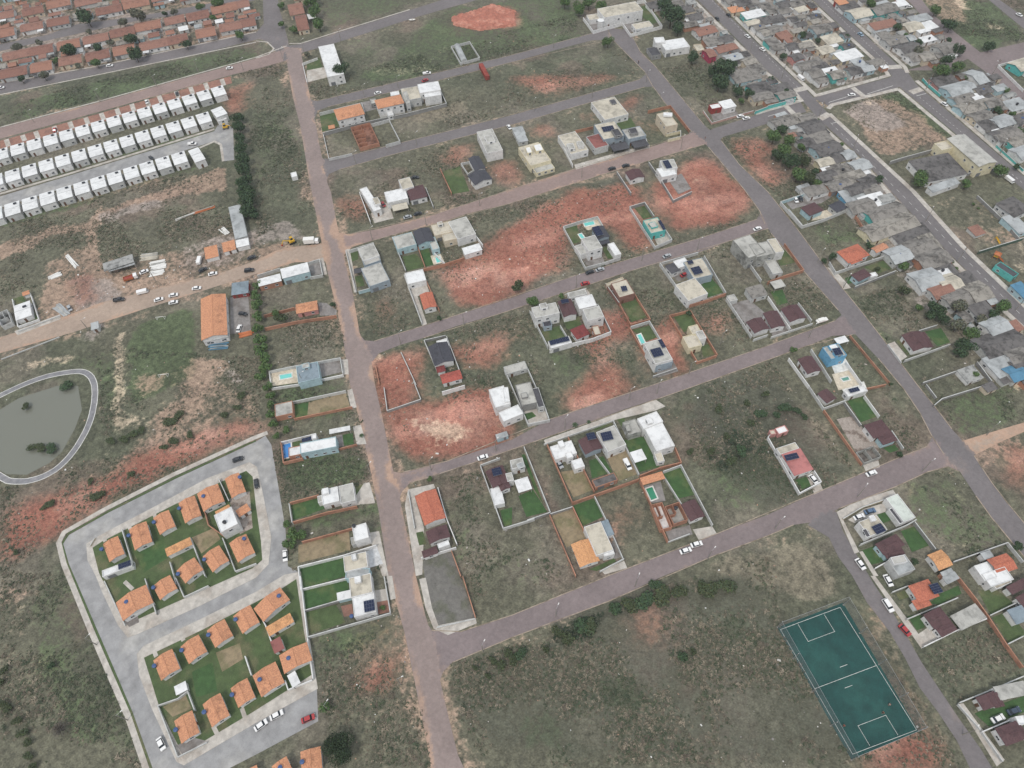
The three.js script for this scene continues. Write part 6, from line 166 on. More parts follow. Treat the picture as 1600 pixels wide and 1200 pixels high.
["y",.5,[-85.7,-280.1,-60.5,-292.9,-46.6,-276.7,-71.8,-269.3]],["y",.4,[-12.5,-197.9,7.4,-203.8,12.3,-192.4,-9.9,-190.4]],["r",.7,[131,-276.1,142.7,-260.5,138.3,-256.2,131.6,-266.3]],["r",.5,[25.8,-293,39.5,-297,41.4,-284,28.4,-285.1]],["d",.6,[32.1,-289.9,65.8,-294.6,71.6,-288.9,37.9,-281.7]],["p",.9,[-58.5,-185.1,-51.6,-185.7,-53.6,-181.3,-56.8,-180.5]],["k",.5,[79.6,-225.9,98.1,-216.3,98.3,-204.5,81.5,-205.8]],["r",.5,[29.1,-256.2,32.9,-262.8,29.8,-247.1]],["p",0,[3.8,-249.2,23.6,-265.9,46.7,-273.6,52.5,-268.2,18.5,-239.3,2.7,-223.8]],["p",.25,[87.4,-285,103.9,-301.9,106.7,-283.3,90.1,-265]],["p",.35,[-41.4,-150,-26.1,-143,-21.1,-136.9,-35.9,-135]],["p",.2,[-2.9,-232.5,22,-245.5,22.9,-236.8,-.4,-220]],["p",.4,[42.6,-169.4,48.2,-162.5,33.2,-157.2]],["o",.95,[-216.4,-282.5,-207.1,-265.2,-202.7,-267.5,-212,-284.8]],
["o",.95,[-207.2,-265.3,-199,-246.9,-194.4,-248.9,-202.6,-267.4]],["o",.95,[-199,-246.9,-191,-227.6,-186.4,-229.5,-194.4,-248.9]],["o",.95,[-247.3,-261.7,-231.1,-269.6,-233.8,-275,-249.9,-267.1]],["o",.95,[-230.9,-269.7,-212,-281,-215.1,-286.2,-234,-274.9]],["o",.95,[-212,-281,-195.3,-291,-198.3,-296.1,-215.1,-286.2]],["o",.95,[-195.4,-290.9,-174.8,-301.4,-177.5,-306.7,-198.2,-296.2]],["o",.95,[-174.7,-301.4,-150.3,-314.2,-153.1,-319.5,-177.5,-306.7]],["o",.8,[-222.1,-280.7,-211,-287,-212.5,-289.6,-223.6,-283.3]],["o",.8,[-210.6,-287.4,-200.9,-299.1,-203.2,-301.1,-212.9,-289.3]],["p",.8,[-172.3,-209.3,-167.7,-190.8,-164.8,-191.5,-169.4,-210]],["p",.8,[-167.7,-190.8,-163.3,-170.3,-160.3,-171,-164.8,-191.5]],["p",.8,[-163,-169.8,-156.3,-159.9,-153.8,-161.5,-160.5,-171.5]],["p",.8,[-155.6,-159.3,-145.5,-155.5,-144.4,-158.3,-154.5,-162.1]],
["p",.7,[-157.3,-159.7,-164.5,-141,-161.7,-139.9,-154.5,-158.7]],["p",.7,[-164.6,-141,-168.5,-130.1,-165.7,-129.1,-161.7,-139.9]],["o",.8,[-144,-155.8,-131.1,-167.5,-133.1,-169.7,-146,-158]],["o",.8,[-130.8,-167.8,-124.9,-177.2,-127.4,-178.8,-133.4,-169.4]],["o",.8,[-124.9,-177.2,-118.7,-187,-121.2,-188.6,-127.4,-178.8]],["o",.7,[-155.8,-158.2,-147.7,-147.1,-145.3,-148.9,-153.4,-160]],["o",.7,[-147.7,-148.9,-155.9,-138,-153.5,-136.2,-145.3,-147.1]],["k",.7,[-142.3,-151.9,-152,-140.9,-149,-138.3,-139.3,-149.3]],["k",.7,[-152.4,-139.9,-154.2,-129,-150.3,-128.3,-148.5,-139.3]],["o",.7,[-180.6,-88.7,-172.4,-90.5,-172.8,-92.5,-181.1,-90.7]],["o",.7,[-172.9,-90.5,-163,-87.7,-162.5,-89.6,-172.4,-92.5]],["o",.6,[-168.1,-57.1,-157.7,-62.3,-158.6,-64.1,-169,-58.8]],["o",.6,[-157.6,-62.4,-145.4,-69.7,-146.5,-71.4,-158.6,-64.1]],
["o",.8,[-64.3,-40.1,-52.6,-40.7,-52.7,-42.7,-64.4,-42.1]],["o",.8,[-52.2,-40.9,-44.6,-45.3,-45.6,-47.1,-53.2,-42.6]],["o",.8,[-44.8,-45.3,-36,-48.3,-36.7,-50.2,-45.5,-47.1]],["o",.6,[10.5,-394.5,48.8,-390.5,49,-392.5,10.7,-396.4]],["o",.6,[48.8,-390.5,86.5,-385.2,86.8,-387.2,49.1,-392.5]],["d",.7,[-168.2,-53.8,-161.6,-49.7,-160,-52.2,-166.6,-56.3]],["d",.7,[-162,-50.1,-156.2,-42.5,-153.8,-44.3,-159.6,-51.9]],["d",.7,[-156.4,-42.8,-152.5,-34.8,-149.8,-36.1,-153.7,-44.1]],["y",.5,[-171.5,-197.7,-165,-204.5,-167.1,-206.6,-173.7,-199.8]],["y",.5,[-165.5,-204.2,-152.5,-208.8,-153.5,-211.6,-166.5,-207]],["p",.5,[-94,-128,-74.6,-128.7,-74.7,-130.7,-94.1,-130]],["p",.5,[-74.6,-128.7,-60.1,-129.1,-60.1,-131.1,-74.7,-130.7]],["o",.62,[-222.9,-254.3,-189.2,-256,-153.2,-262.1,-122.4,-266.5,-115.1,-241.4,-174.4,-225.4,-197.1,-213.5,-218.6,-217]],
["k",.6,[-203.7,-233.7,-187.2,-238.7,-176.9,-223.6,-189.5,-216.8]],["r",.6,[-210.4,-244.7,-199.2,-248.1,-189.6,-226.6,-199,-219.4]],["o",.6,[-154.3,-253.2,-138.9,-254.2,-134.3,-238.7,-148.7,-235.6]],["k",.65,[-186.5,-216.5,-177.9,-212.1,-179.5,-202.9,-190.2,-205.5]],["g",.9,[-168.7,-213.3,-157.4,-216.3,-143.9,-218.4,-135.3,-188.9,-135.5,-178.7,-145.6,-169.5,-155.1,-167.6,-163.1,-190.9]],["p",.55,[-159.7,-205.1,-156.1,-205.6,-152,-191.9,-154.7,-190.3]],["o",.55,[-157.8,-180.3,-138.7,-185.7,-136.3,-175.4,-152.8,-166.8]],["k",.7,[187.1,-469,211.8,-466.1,230.5,-376.8,183.2,-357.6,167.5,-402.7]],["k",.7,[153.7,-472.9,209.8,-466.3,167.7,-403.5]],["k",.7,[126.4,-476.1,137,-474.8,157.1,-400.2,171.2,-360.7,138,-360.8,130,-410.5]],["k",.7,[224.2,-464.6,266.9,-459.6,279.8,-390.7,242.4,-378.4]],["k",.7,[247.1,-366.3,285.5,-369.1,293.5,-338.9,264.9,-279.4]],
["k",.7,[149.6,-334.6,176.3,-335.1,192.6,-268.2,205.4,-215.9,215.9,-177.3,203.6,-151.6,191.8,-165.4,175.7,-214.2,167.1,-258.4]],["o",.6,[-352.5,-532.1,-164,-510,-156.7,-467,-253.3,-434.6,-309.4,-421.2]],["k",.6,[-344.9,-512.6,-163.2,-505.3,-159.3,-482.6,-314.8,-435]],["k",.9,[190.1,-341.7,207.6,-348.7,221.3,-336.8,222.6,-321.7,204.8,-320.5,195,-327.3]],["r",.95,[103.8,-68,107.9,-65.3,113.5,-46.7,118.5,-32,113.8,-31,108.7,-49.8]],["d",.8,[77.8,-160.4,103.3,-158.6,112.5,-145.6,94.1,-123.8,74,-119.6,67.3,-133.9]],["d",.75,[6.1,-69.4,39,-78.2,52.6,-81.8,49.3,-75.4,29.2,-69.1,9.8,-63]],
],
scat: [
[0,.16,[-25.4,-57,16.6,-68.8,50.1,-79.7,84.4,-86.7,82.3,-63,92.1,-24.1,-13.9,-28.6,-25.3,-45.7]],[0,.15,[70.1,-161,106.7,-171.5,125.2,-116.4,89,-104.4,65.7,-125.6]],[0,.12,[-28.4,-124.8,-13.9,-126.6,-9.9,-99.4,16.1,-86.2,-15,-70.5,-25.8,-105.3]],[0,.12,[-184,-97.9,-157.9,-94.1,-113.2,-33.5,-160,-35.9]],[0,.1,[141.9,-190,147.9,-175.4,153.5,-128.2,141,-120.7,140.5,-169.1]],[0,.12,[134,-114.5,160.3,-115.4,166.8,-79.6,146.9,-78.5]],[0,.1,[150.9,-200.5,174.3,-210.3,176.6,-173.3,158.5,-167.8]],[0,.1,[-160.5,-418.9,-133.1,-423.5,-95.6,-280.9,-122,-264.1,-145.6,-369.5]],[0,.07,[-114,-399.8,56.5,-466.7,53.2,-434.2,-28.3,-405.2,-107.5,-378.7]],[0,.08,[-57.4,-360.9,83.2,-415.5,87.2,-389.6,-27.8,-345.6]],[0,.08,[-85.7,-280.1,-27.7,-333.7,-1,-287.7,-71.8,-269.3]],[0,.1,[17.9,-230.8,130.4,-261.6,141.5,-197.4,80.5,-173.4,27.1,-173.9]],
[0,.1,[-101.1,-173,-66.5,-173.8,-48,-92.2,-73.7,-67.6,-93.6,-141.6]],[0,.1,[-69.5,-67.4,-38.2,-69.8,-29,-29.3,-59.3,-30.8]],[0,.1,[-108,-216.4,-76.2,-217.9,-69.8,-180.8,-99.4,-179.5]],[0,.1,[-32.3,-203.1,10.2,-203.6,13.1,-165,-26.2,-155]],[0,.12,[-197,-131.5,-103.7,-157.2,-100.1,-150.9,-161.2,-118.6,-183.1,-95.5]],[0,.1,[-181.2,-199.4,-103.3,-186.6,-103.2,-154.1,-158,-131.7]],[0,.1,[-258.5,-289.8,-152.8,-322.4,-132.5,-269.6,-209,-240.4,-233.7,-226]],[0,.07,[-300.4,-397.9,-153.6,-448.8,-151.1,-434.5,-291.1,-374]],[0,.12,[113.6,-332.1,148.1,-328.8,167.1,-258.4,142.7,-260.5]],[0,.09,[95.3,-392.3,136.1,-402.4,138,-360.8,113.8,-350.4]],[0,.1,[165,-157.5,201.1,-151.8,190.3,-134.4,166.4,-136]],[0,.12,[108.1,-65.7,118.8,-40,122.7,-21.7,91.8,-23.3]],[0,.09,[123.8,-52.8,151.9,-61.2,150,-40.1,129.5,-37.6]],
[0,.08,[-30.6,-290.3,71.6,-288.9,23.8,-230.3,-29.7,-222.3]],[0,.06,[-65.1,-225,-32.9,-234.9,-26.6,-198.9,-60.1,-195.9]],[0,.1,[-52,-156.8,-31.4,-155.4,-35.8,-132.2,-45.6,-132.8]],[0,.07,[189.7,-349.2,229.2,-358.1,243.7,-313.9,207.8,-300.5]],[0,.08,[275,-458.7,346.9,-450.3,324.9,-404.4,292.4,-393]],[0,.1,[-101.6,-145.1,-91.5,-144.4,-79.5,-94.1,-85.8,-106.5]],[0,.07,[140.1,-251.4,169.4,-255.9,177.5,-235,149.8,-232.9]],[1,.012,[-30.6,-285.2,71.6,-288.9,23.8,-230.3,-29.7,-222.3]],[1,.02,[-122.8,-268.8,-90.6,-266.1,-87.5,-239.2,-174.4,-225.4,-224.6,-202.5,-230.6,-217.9,-151.1,-253]],[1,.02,[-211.9,-249.1,-123.6,-273.6,-112,-241.2,-173.3,-221.4]],[1,.008,[-110.6,-232.7,-77.5,-230.1,-38.2,-69.8,-29,-30.2,-63.3,-31.9,-73.7,-67.6]],[1,.008,[-68.1,-225.2,130.4,-261.6,155.9,-128.1,63.6,-92.6,-25.5,-73.2,-52.8,-169.6]],
[1,.006,[-115.8,-414.3,98.4,-461.9,113.6,-332.1,-85.2,-275.2]],[1,.006,[-221.8,-195.2,-108.8,-187,-102.1,-148,-165.9,-111.3,-183.1,-95.5]],[1,.006,[-25.4,-57,97.9,-95.3,122.7,-21.7,-17.6,-28.8]],[1,.015,[-63.8,-173.6,-53.7,-183.1,-21.1,-136.9,-40.7,-132.5]],[1,.01,[120.5,-331.4,168.7,-253.6,165,-157.5,195.4,-139.9,219.2,-184.2,178.6,-314.3]],[1,.03,[143.8,-253.4,159.6,-254.4,158.3,-240.9,145.8,-239.7]],[1,.006,[134,-114.5,191.1,-125.7,166.8,-75.1,133.5,-100.4]],[1,.06,[43.8,-150.3,61,-153.7,62.1,-146,49.4,-145.3]],[1,.05,[-127.2,-183.2,-116.5,-184.1,-114.6,-173.9,-122.7,-174.5]],[1,.04,[125.4,-138.7,136.9,-129.3,129.4,-121.5,126.5,-127.2]],[1,.03,[-198.7,-227.3,-178.1,-217.8,-179.5,-202.9,-195.2,-207.7]],
],
misc: [
["loader",[-157.5,-356.5,-152.6,-357.6],230,null],["container",[-8,-406.4,-4.2,-391.8],236,null],["boat",[-54.2,-468.6,-51.2,-468.7],237,null],["truck",[-97.3,-257,-89.1,-257.1],256,null],["excavator",[-101.2,-259.5,-105.2,-257],257,null],["wreck",[130.8,-188.5,137.8,-190.5],266,null],["kiosk",[-6.4,-139.6,-3.6,-140.5],270,null],["truck2",[-179.1,-238,-173.3,-240.5],298,null],["goal",[-157.5,-212.4,-154.3,-212.7],305,null],["goal",[-148.2,-179.6,-144.8,-179.8],306,null],["play",[220.7,-218.2,226.3,-224],307,null],["bus_stop",[228.7,-232.9,229.5,-231.2],308,null],
["pitch",[82,-62.3,103.2,-68.3],309,[[81.1395959636545,-63.00288790254408],[104.55378974560485,-69.67259748995494],[114.29979260365194,-30.93511232147522],[92.28833754475482,-24.688316706630417],[81.98190317042653,-62.295329871378],[103.15291204764016,-68.27708285108784],[113.87265482290476,-31.30080489058983],[93.07757521602909,-25.932667241498006]]],["netpost",[81.2,-63.1,81.4,-63.1],310,null],["netpost",[104.5,-69,104.7,-69],310,null],["netpost",[83.4,-53.2,83.6,-53.1],310,null],["netpost",[86.4,-43.3,86.7,-43.2],310,null],["netpost",[89.1,-33.7,89.3,-33.7],310,null],["netpost",[92.2,-24.5,92.4,-24.5],310,null],["netpost",[106.7,-59.8,106.9,-59.8],310,null],["netpost",[109.4,-50.1,109.6,-50.1],310,null],["netpost",[112.3,-40.4,112.5,-40.4],310,null],["netpost",[114.4,-31.1,114.6,-31.1],310,null],["person",[105.4,-36.3,105.5,-36],311,0],["person",[92.7,-33.4,92.8,-33.2],312,1],
["person",[108.1,-38.4,108.2,-38.1],313,2],["person",[111.9,-321.7,110.9,-319.2],314,0],["bike",[88,-401.1,89.5,-404.6],315,0],["person",[297.5,-414.1,297.9,-412.1],316,0],["pile",[-156.9,-284.3,-147.6,-288.4],320,["pipe","orange",1.6,6]],["pile",[-165.2,-279.5,-156.5,-284.3],321,["pipe","white",1.4,4]],["pile",[-176,-253.3,-168.1,-254.3],322,["board","wood",4.5,14]],["pile",[-169.7,-246.8,-162.8,-248.4],323,["board","white",6,18]],["pile",[-168.4,-241.9,-162.2,-243],324,["board","white",3,8]],["pile",[-130.4,-195.2,-122.5,-195.5],325,["pipe","blue",1.6,6]],["pile",[-130,-193,-122,-193.3],326,["pipe","blue",1.4,5]],["pile",[-207.3,-224.5,-200.2,-218.5],327,["board","grey",3,8]],["pile",[-216.5,-242.5,-212.2,-245.4],328,["board","white",2.6,9]],["pile",[-213.7,-258,-205.9,-249.7],329,["board","white",1.6,5]],["pile",[-140.9,-271.5,-136.8,-267.1],330,["board","white",2.6,6]],
["pile",[-118.1,-200.2,-112.7,-201.6],331,["board","orange",2.4,8]],
],
labels: [
"pale wall along front of orange hip-roofed house lots","long grey wall behind orange and white two-storey houses","low pale wall round the bare corner lot","pale wall round red-floored yard with small pool","grey wall ring round the silver hut","orange brick wall along bright lawn of slate house","pale wall round small courtyard of slate house","white wall beside white warehouse yard","white front wall of warehouse forecourt","white boundary wall round the large white hall","brick wall round narrow two-storey beige house","cream open front frame wall of narrow beige house","white side wall of unfinished beige twin house","brick garden wall behind light blue house","red and white front wall of corner shop","grey side wall of dark brown gabled house","grey wall beside solar house court","turquoise street wall of shop row","white wall of long low beige-roofed house",
"short white wall beside grey modern house pergola","turquoise wall facing the shop street crossing","grey wall closing the vacant lot below","grey wall behind cream hall","teal street wall at avenue corner","mint street wall along second avenue","white fence wall round school yard corner","white fence wall along school yard lane","white side wall of house with red car","grey side wall of brown hip-roofed house","grey side wall of pale blue house garden","brick wall between two back lawns","brick rear wall above red earth lot","white side wall of tall grey house","white wall beside small corner pool","pale side wall along concrete drive","brick side wall of red-orange gabled house","grey wall round front court of blue house","pale rear wall beside blue house","brick wall below orange gabled house","brick wall above orange gabled house yard","pale wall round oval pool house",
"white lower wall of oval pool house","pale front wall of grey corner house","low street wall of grey corner house","light blue rear wall of grey corner house","white side wall of slate gabled house","white long wall beside slate gabled house","front fence wall of slate gabled house","low grey wall across red building plot","low brick wall at edge of red building plot","pale wall round modern pool house","rear wall of modern pool house garden","grey rear wall of turquoise house","pale wall round turquoise house front","brown side wall of beige-roofed house","brick wall round back lawn of brown-walled house","grey wall beside long pool garden","brick wall along long pool","front wall of white two-storey solar house","brick wall round stepped beige house","brick wall along the beige house street side","pale side wall of solar and dark roofed house","brick base wall below ridged cream roof",
"grey side wall of solar roofed house","front wall of solar roofed house","white side wall of two-storey house lawn","long white rear wall under solar array","wall between two narrow lawns","grey side wall of white stepped house","front wall of white stepped house","grey side wall of wide paved yard","front wall of paired brown house","side wall of tall concrete building","pale wall below blue-walled house","light blue wall above blue house yard","light blue front wall of brown hip-roofed house","brick wall along the yard facing crossroads","brick street wall beside concrete outbuilding","white wall below orange-red hip-roofed house","grey wall below small brown house","brick wall at back of the vacant grassy lot","pale wall below brown gabled house","grey wall above deep green lawn","low wall beside striped driveway","grey wall across overgrown plot","brick street wall along road bend",
"grey wall beside dark shed yard","white side wall of long brown house","pale wall between brown and sky-blue houses","white wall beside oval garden pool","white wall dividing paired brown houses","pale end wall of paired brown houses","front wall of paired brown houses","grey wall beside the bare yard","dark green fence below the bare yard","pale wall above sandy yard","brick wall below sandy yard","white rear wall beside blue pool","brick corner wall round blue pool","low brick wall beside square green lawn","brick wall above back lawn of white house","grey end wall of green back lawn","long brick wall below back lawn","brick wall above sandy lot of white box house","long white wall above green garden","white end wall of green garden","low street wall of orange roofed corner house","white side wall of orange corner house","white rear wall of dark brown house",
"brick side wall of gravel lot","pale side wall of brown solar house","front wall of brown solar house","pale rear wall of brown solar house garden","grey foundation wall of red building plot","side foundation wall of red building plot","white wall across green gardens","grey wall between two green gardens","pale wall below cluttered yard","long white wall behind orange estate","street wall of white solar house","brick wall beside gravel corner lot","low wall below gravel corner lot","white wall beside estate edge houses","white front wall of estate cul-de-sac house","pale side wall of narrow green strip","grey rear wall of green strip garden","brick side wall of stepped white house","brick wall between stepped and brown houses","long brick rear wall between back yards","grey wall behind sandy garden","pale wall beside paved yard","grey wall between white houses",
"brick wall under large white house","brick end wall of large white house","pale side wall of brown gabled house garden","brick side wall of green pool lot","front wall of brick construction","brick wall along sandy strip garden","brick wall between sandy and green gardens","pale side wall of long beige house","front wall of long beige house","grey wall between pool and green garden","low front wall of stepped white and brown houses","white wall round pink metal roofed house","short pale wall by pink house shed","pale wall round brown barbecue hut yard","brick side wall of rubble-filled building site","grey wall beside deep green lawn strip","white wall beside deep green lawn strip","pale end wall of brown hip-roofed house","curved beige front wall of solar corner house","pale wall between solar and brown houses","grey rear wall behind brown hip-roofed house",
"brick wall behind small solar roof","grey wall above white and red house","pale street wall of red gabled house","grey wall along grassy street corner","grey wall of overgrown corner plot","white wall before pale blue flat-roofed house","long orange brick wall between back plots","pale wall between orange and brown houses","white wall below wide white carport","pale wall beyond long brick wall","pale garden wall beyond long brick wall","pale wall above brown gabled house","white wall above large brown hip-roofed house","pale street wall of large brown house","street wall of brown gabled house","low wall beside orange hip-roofed house","white wall round single white box house","low kerb wall before single white box house","row of pale kerb stones along dirt road","green fence between estate lawns","pale fence wall between estate lawns","brick yard wall behind estate houses",
"pale wall beside estate garden","pale wall of estate construction yard","pale wall round estate yard","short beige estate corner wall","pale wall round small estate back yard","white corner wall of estate block","dark wall between estate houses","pale wall round estate courtyard","white wall beside small white shed","low kerb wall of estate corner house","leafy tree among red tiled estate houses","dark tree overhanging corner of white warehouse","small grey-green tree beside asphalt junction","tree beside red tiled corner houses","big dark tree behind grey roofed houses near white hall","dense dark tree in clump beside the vacant slope","low bushy tree near the white hall","tree among the grey roofed houses near the avenues","bushy tree on slope beside red earth","tree in overgrown plots behind grey roofed houses","small round tree in front of orange gabled house",
"leafy shrub tree behind orange gabled house","small round tree in front of red-orange gabled house","tall green hedge tree in row beside dirt road estate","leafy hedge tree in row along back of roadside plots","small palm-like tree at front of orange corner house","small dark palm beside square green lawn","leafy green tree beside white two-storey house wall","small green tree beside dark brown tiled roof","low weedy shrub at edge of street verge","small tree in brick-walled garden","small palm tree on pavement before brown solar house","tiny palm on pavement before paved-yard house","low dense bush in the overgrown middle field","small dark tree at the street corner by rubble house","round garden tree between pale blue house and yard","tree at road edge by red gabled house","tiny garden tree beside small solar roof","large round dark tree beside dirt track",
"low green shrub beside leaning pole","small garden tree before white solar house","low dense bush along verge of the big vacant field","bare grey twiggy tree standing in rough meadow","lone green shrub in rough meadow","dark shrub in line along meadow ditch","bushy water-edge plant in muddy pond","low scrub bush on eroded slope by estate","white car parked by kerb below red tiled estate","white car on the pink dirt road","white car entering along estate road","white pickup parked on concrete estate street","dark car beside third row of white houses","red car parked in driveway of white row house","white car on driveway of white row house","black car on driveway of white row house","yellow backhoe loader beside white end house","white car parked beside orange hip-roofed house","dark red car parked behind white stepped house","pale flatbed vehicle on upper street",
"white car beside narrow pale house","dark car beside long white house","rusty red container standing at street edge","small white boat hull lying on grass verge","white car parked at corner shop","white car driving along first avenue","white car parked on avenue pavement","dark car driving along first avenue","dark car parked by far avenue houses","dark car parked opposite cream twin house","dark car parked beside brown gabled house","pale blue car on second avenue","white car on side street between avenues","white van parked on avenue pavement","white car on dirt lane by grass field","white car parked on second avenue kerb","white van on second avenue","white car by far scrapyard","white car outside mint green building","red car in concrete drive of white house","silver car parked on pink street verge","dark car parked on pink street verge","white box truck beside yellow excavator",
"yellow excavator working beside white truck","silver car parked outside solar roofed house","white car parked by tall concrete building","dark car parked outside modern pool house","silver car parked outside modern pool house","red car driving along middle street","red car in paved court of solar house","white car in blue-walled yard","dark car in blue-walled yard","old pale boat-like trailer parked at street corner","white car parked by estate lawn edge","white car parked on pink middle street","dark car in unfinished estate yard","pale blue portable cabin at street edge","silver car beside white house of stepped roofs","white pickup in paved yard of solar house","white car parked outside brick construction","white car parked outside brown gabled house","white car in drive of pink metal roofed house","white car parked by rubble building site",
"blue car in paved yard of solar corner house","white car in paved yard of solar corner house","white car parked on pavement by brown hip roof","white car parked above orange solar house","white SUV parked beside orange solar house","red car parked beside brown carport house","white car in yard of brown gabled house","dark blue car in yard of brown gabled house","white car in drive of large brown house","black pickup on dirt work road","white van on dirt work road","white car parked by storage yard","white car parked near orange site hut","black SUV on dirt work road","silver car parked at rubble edge","dark car behind orange storehouse","white car behind orange storehouse","dark car beside orange site hut","white van beside orange site hut","dark car by hedge entrance","white car beside scrap sheets","orange tipper truck with white cab by open shed",
"black car parked on upper estate street","white car parked along estate side street","white car parked in estate cul-de-sac","dark red car parked in estate cul-de-sac","slim grey street lamp pole at road edge","tall concrete utility pole beside the avenue","small white goal at upper end of grass football field","small white goal at lower end of grass football field","orange and yellow climbing frame in playground","yellow slide structure beside green fence","","tall white net post beside green sports pitch","person in dark shirt standing on green sports pitch","person in red shirt standing on green sports pitch","person in white shirt standing on green sports pitch","person in dark clothes walking at the crossroads","person riding a motorcycle on the asphalt street","person in black standing on concrete bench wall","grey wall round plain grey house lot",
"pale side wall of plain grey house","white rear wall below bright red roof","long stack of orange pipes on work yard grass","stack of white and grey pipes beside orange pipes","stack of pale boards beside open shed","heap of white sheets behind parked cars","heap of white panels at dirt road edge","stack of blue pipes below orange storehouse","second stack of blue pipes below orange storehouse","row of grey beams beside silver car","stack of white panels on yard grass","line of white blocks on yard grass","white panels beside silver shed","pile of orange tiles by hedge","small white box house in terrace row along the pink dirt road","small white box house facing the estate street with open front yard","small white box house backing onto grass strip below the estate street","L-shaped white end house beside the yellow backhoe loader",
"larger white end house beside turning bay of estate street","weathered red tiled house with pale walls in the dense estate","weathered red tiled house on corner beside the wide asphalt road","small white metal canopy beside corner red tiled houses","tall white warehouse with plain white roof at road corner","white two-storey house with orange hip roof beside small lawn","white two-storey house with orange hip roof and projecting entrance","pale grey flat-roofed house squeezed between orange and white houses","bright white two-storey house with stepped white roof beside grey fence","roofless orange brick house under construction beside rubble lot","silver barrel-vaulted hut inside a low grey wall ring","slate-roofed white house with two gables beside bright lawn","narrow pale two-storey house with grey roof beside brick rubble","tiny white storage hut on bare ground by the dirt road",
"large white hall with grey roof and little round turret","white annex with cream roof inside the white-walled hall yard","bright white house with stepped flat roofs above grey stone front","bright magenta house with faded pink tiled roof","long low house with beige flat roof and white border","blue-grey modern house with solar panels and dark pergola","grey modern house with raised dark roof block and pergola","pale blue house with reddish terrace roof between grey houses","unfinished beige twin house with two raised tank blocks","cream twin house with two roof blocks and open garages","pair of low grey sheds beside rubble near cream twin house","narrow two-storey beige house inside brick-walled lot","red-walled corner shop with white metal canopy roofs","dark brown gabled house beside parked dark cars","modern white house with roof solar panels and paved court",
"white flat-roofed house with red car in its drive","long white house with timber pergola at its front","dark brown hip-roofed house beside long white house","grey concrete corner house in two stepped blocks by dirt road","pale blue flat-roofed house with weedy back yard","pale house with dark slate roof and narrow green lawn","beige flat-roofed house with raised chimney block","tall pale grey flat-roofed house at end of brick wall","white metal-roofed garage at edge of red earth","house with red-orange gable and white slab carport","white-roofed house with light blue walls beside dirt road","orange gabled house with pink walls beside leafy tree","blue-grey flat-roofed house beside an oval pool","house with dark slate gable and white front canopy","low house with bright red roof and dark red porch","grey modern two-storey house with two turquoise pools",
"narrow white garage with dark door beside modern pool house","turquoise-walled house with pale flat roof","brown-walled house with beige flat roof and back lawn","white two-storey house with tall side wall beside green lawn","white-walled outbuilding carrying a long solar array","house with dark brown tiled roof between white houses","white house with stepped roofs and inner two-storey block","low house with dark red hip roof and white walls","white two-storey house with roof solar panels and long pool","stepped beige house in brick-walled garden lot","white front house with ridged cream roof above brick wall","house with solar roof and dark grey wing around paved court","tall raw concrete building with empty upper floor","grey fibre-cement roofed house behind paved yard","small flat concrete hut on grey yard wall","paired house with dark brown gable beside narrow lawn",
"brown hip-roofed house with light blue walls and yard","dark grey hip-roofed house at back of blue-walled yard","house with bright orange-red hip roof and white walls","small house with salmon tiled roof beside grey huts","small brown hip-roofed house with white side wing","brown gabled house with striped driveway and deep green lawn","sky-blue modern house with grey roof and white patio","long dark brown gabled house beside sky-blue house","white flat canopy at rear of sky-blue house lot","paired brown gabled house with white dividing wall","paired brown gabled house beside brick yard wall","pale grey canopy roof standing in green back yard","pale grey concrete outbuilding below unfinished tall building","brick hut with plain grey slab roof beside hedge","long white house with blue pool at its hedge end","white flat-roofed house with stained grey half",
"tall bright white box house beside brick yard wall","pale grey house with white tank block beside light patio","large bright orange roofed corner house","dark brown roofed house with white gable front","brown roofed house carrying solar panels beside white annex","white house with roof solar panels beside cluttered yard","grey flat-roofed house with white rear canopy","white house with many stepped flat roofs beside silver car","dark brown gabled house with solar panels on front slope","pale two-storey house with large solar array and paved yard","dusty half-finished house beside white two-storey house","large bright white house in two stepped flat-roofed blocks","plain white canopy on green back lawn","stained grey slab shed along brick wall","bright orange barbecue shelter beside green pool","brick house under construction with white floor slabs",
"dark brown gabled house beside brick construction","long beige-roofed house with blue-grey side strip","bright orange gabled house beside long beige house","pink metal roofed house with solar panels","white-roofed shed at rear of pink metal roofed lot","brown hip-roofed house beside debris-strewn building site","half-built house full of rubble and white tank","white L-shaped building with pale green roof on corner lot","modern beige house with large solar array and two cars","dark brown hip-roofed house behind solar corner house","pale blue-white flat-roofed house with stepped blocks","flat orange roofed house between yards","white house with red gable wing","white house roof corner with small solar array","small brown barbecue hut in green yard","orange hip-roofed house with solar panels and green yard","brown hip-roofed house with wide white carport",
"grey metal roofed shed behind orange solar house","brown gabled house with long white carport at its back","large dark brown hip-roofed house with white side blocks","white flat-roofed house behind the long brick wall","dark brown gabled house behind the long brick wall","blue-grey metal roofed house beyond the long brick wall","identical small orange gable-roofed house with blue water tank on estate lawn","long orange lean-to roof across an estate back yard","white two-storey house rising among orange roofed houses","narrow orange roof strip beside white two-storey house","small orange gable over unfinished corner yard","long white roof with solar panels along estate yard","wide orange gabled house at estate street corner","white metal shed roof in estate back yard","large orange hip-like gable house at estate edge","orange lean-to roof under large estate edge house",
"dark pink flat roof beside orange lean-to","white carport roof beside estate cul-de-sac","long silver metal roofed shed beside tall hedge","orange tiled site hut beside silver shed","orange tiled site hut behind parked vehicles","wide open shed with patched grey metal roof","large orange roofed storehouse beside football field","blue-grey metal roofed cabin by hedge","single white box house with lawn behind low wall","unfinished grey house beside single white box house","tiny grey roofed guard hut on rubble","tiny orange tiled hut behind single white box house","stained grey roofed house with white walls between the two avenues","dark grey roofed house with pale grey walls between the two avenues","stained grey roofed house with beige walls between the two avenues","stained grey roofed house with pale grey walls between the two avenues",
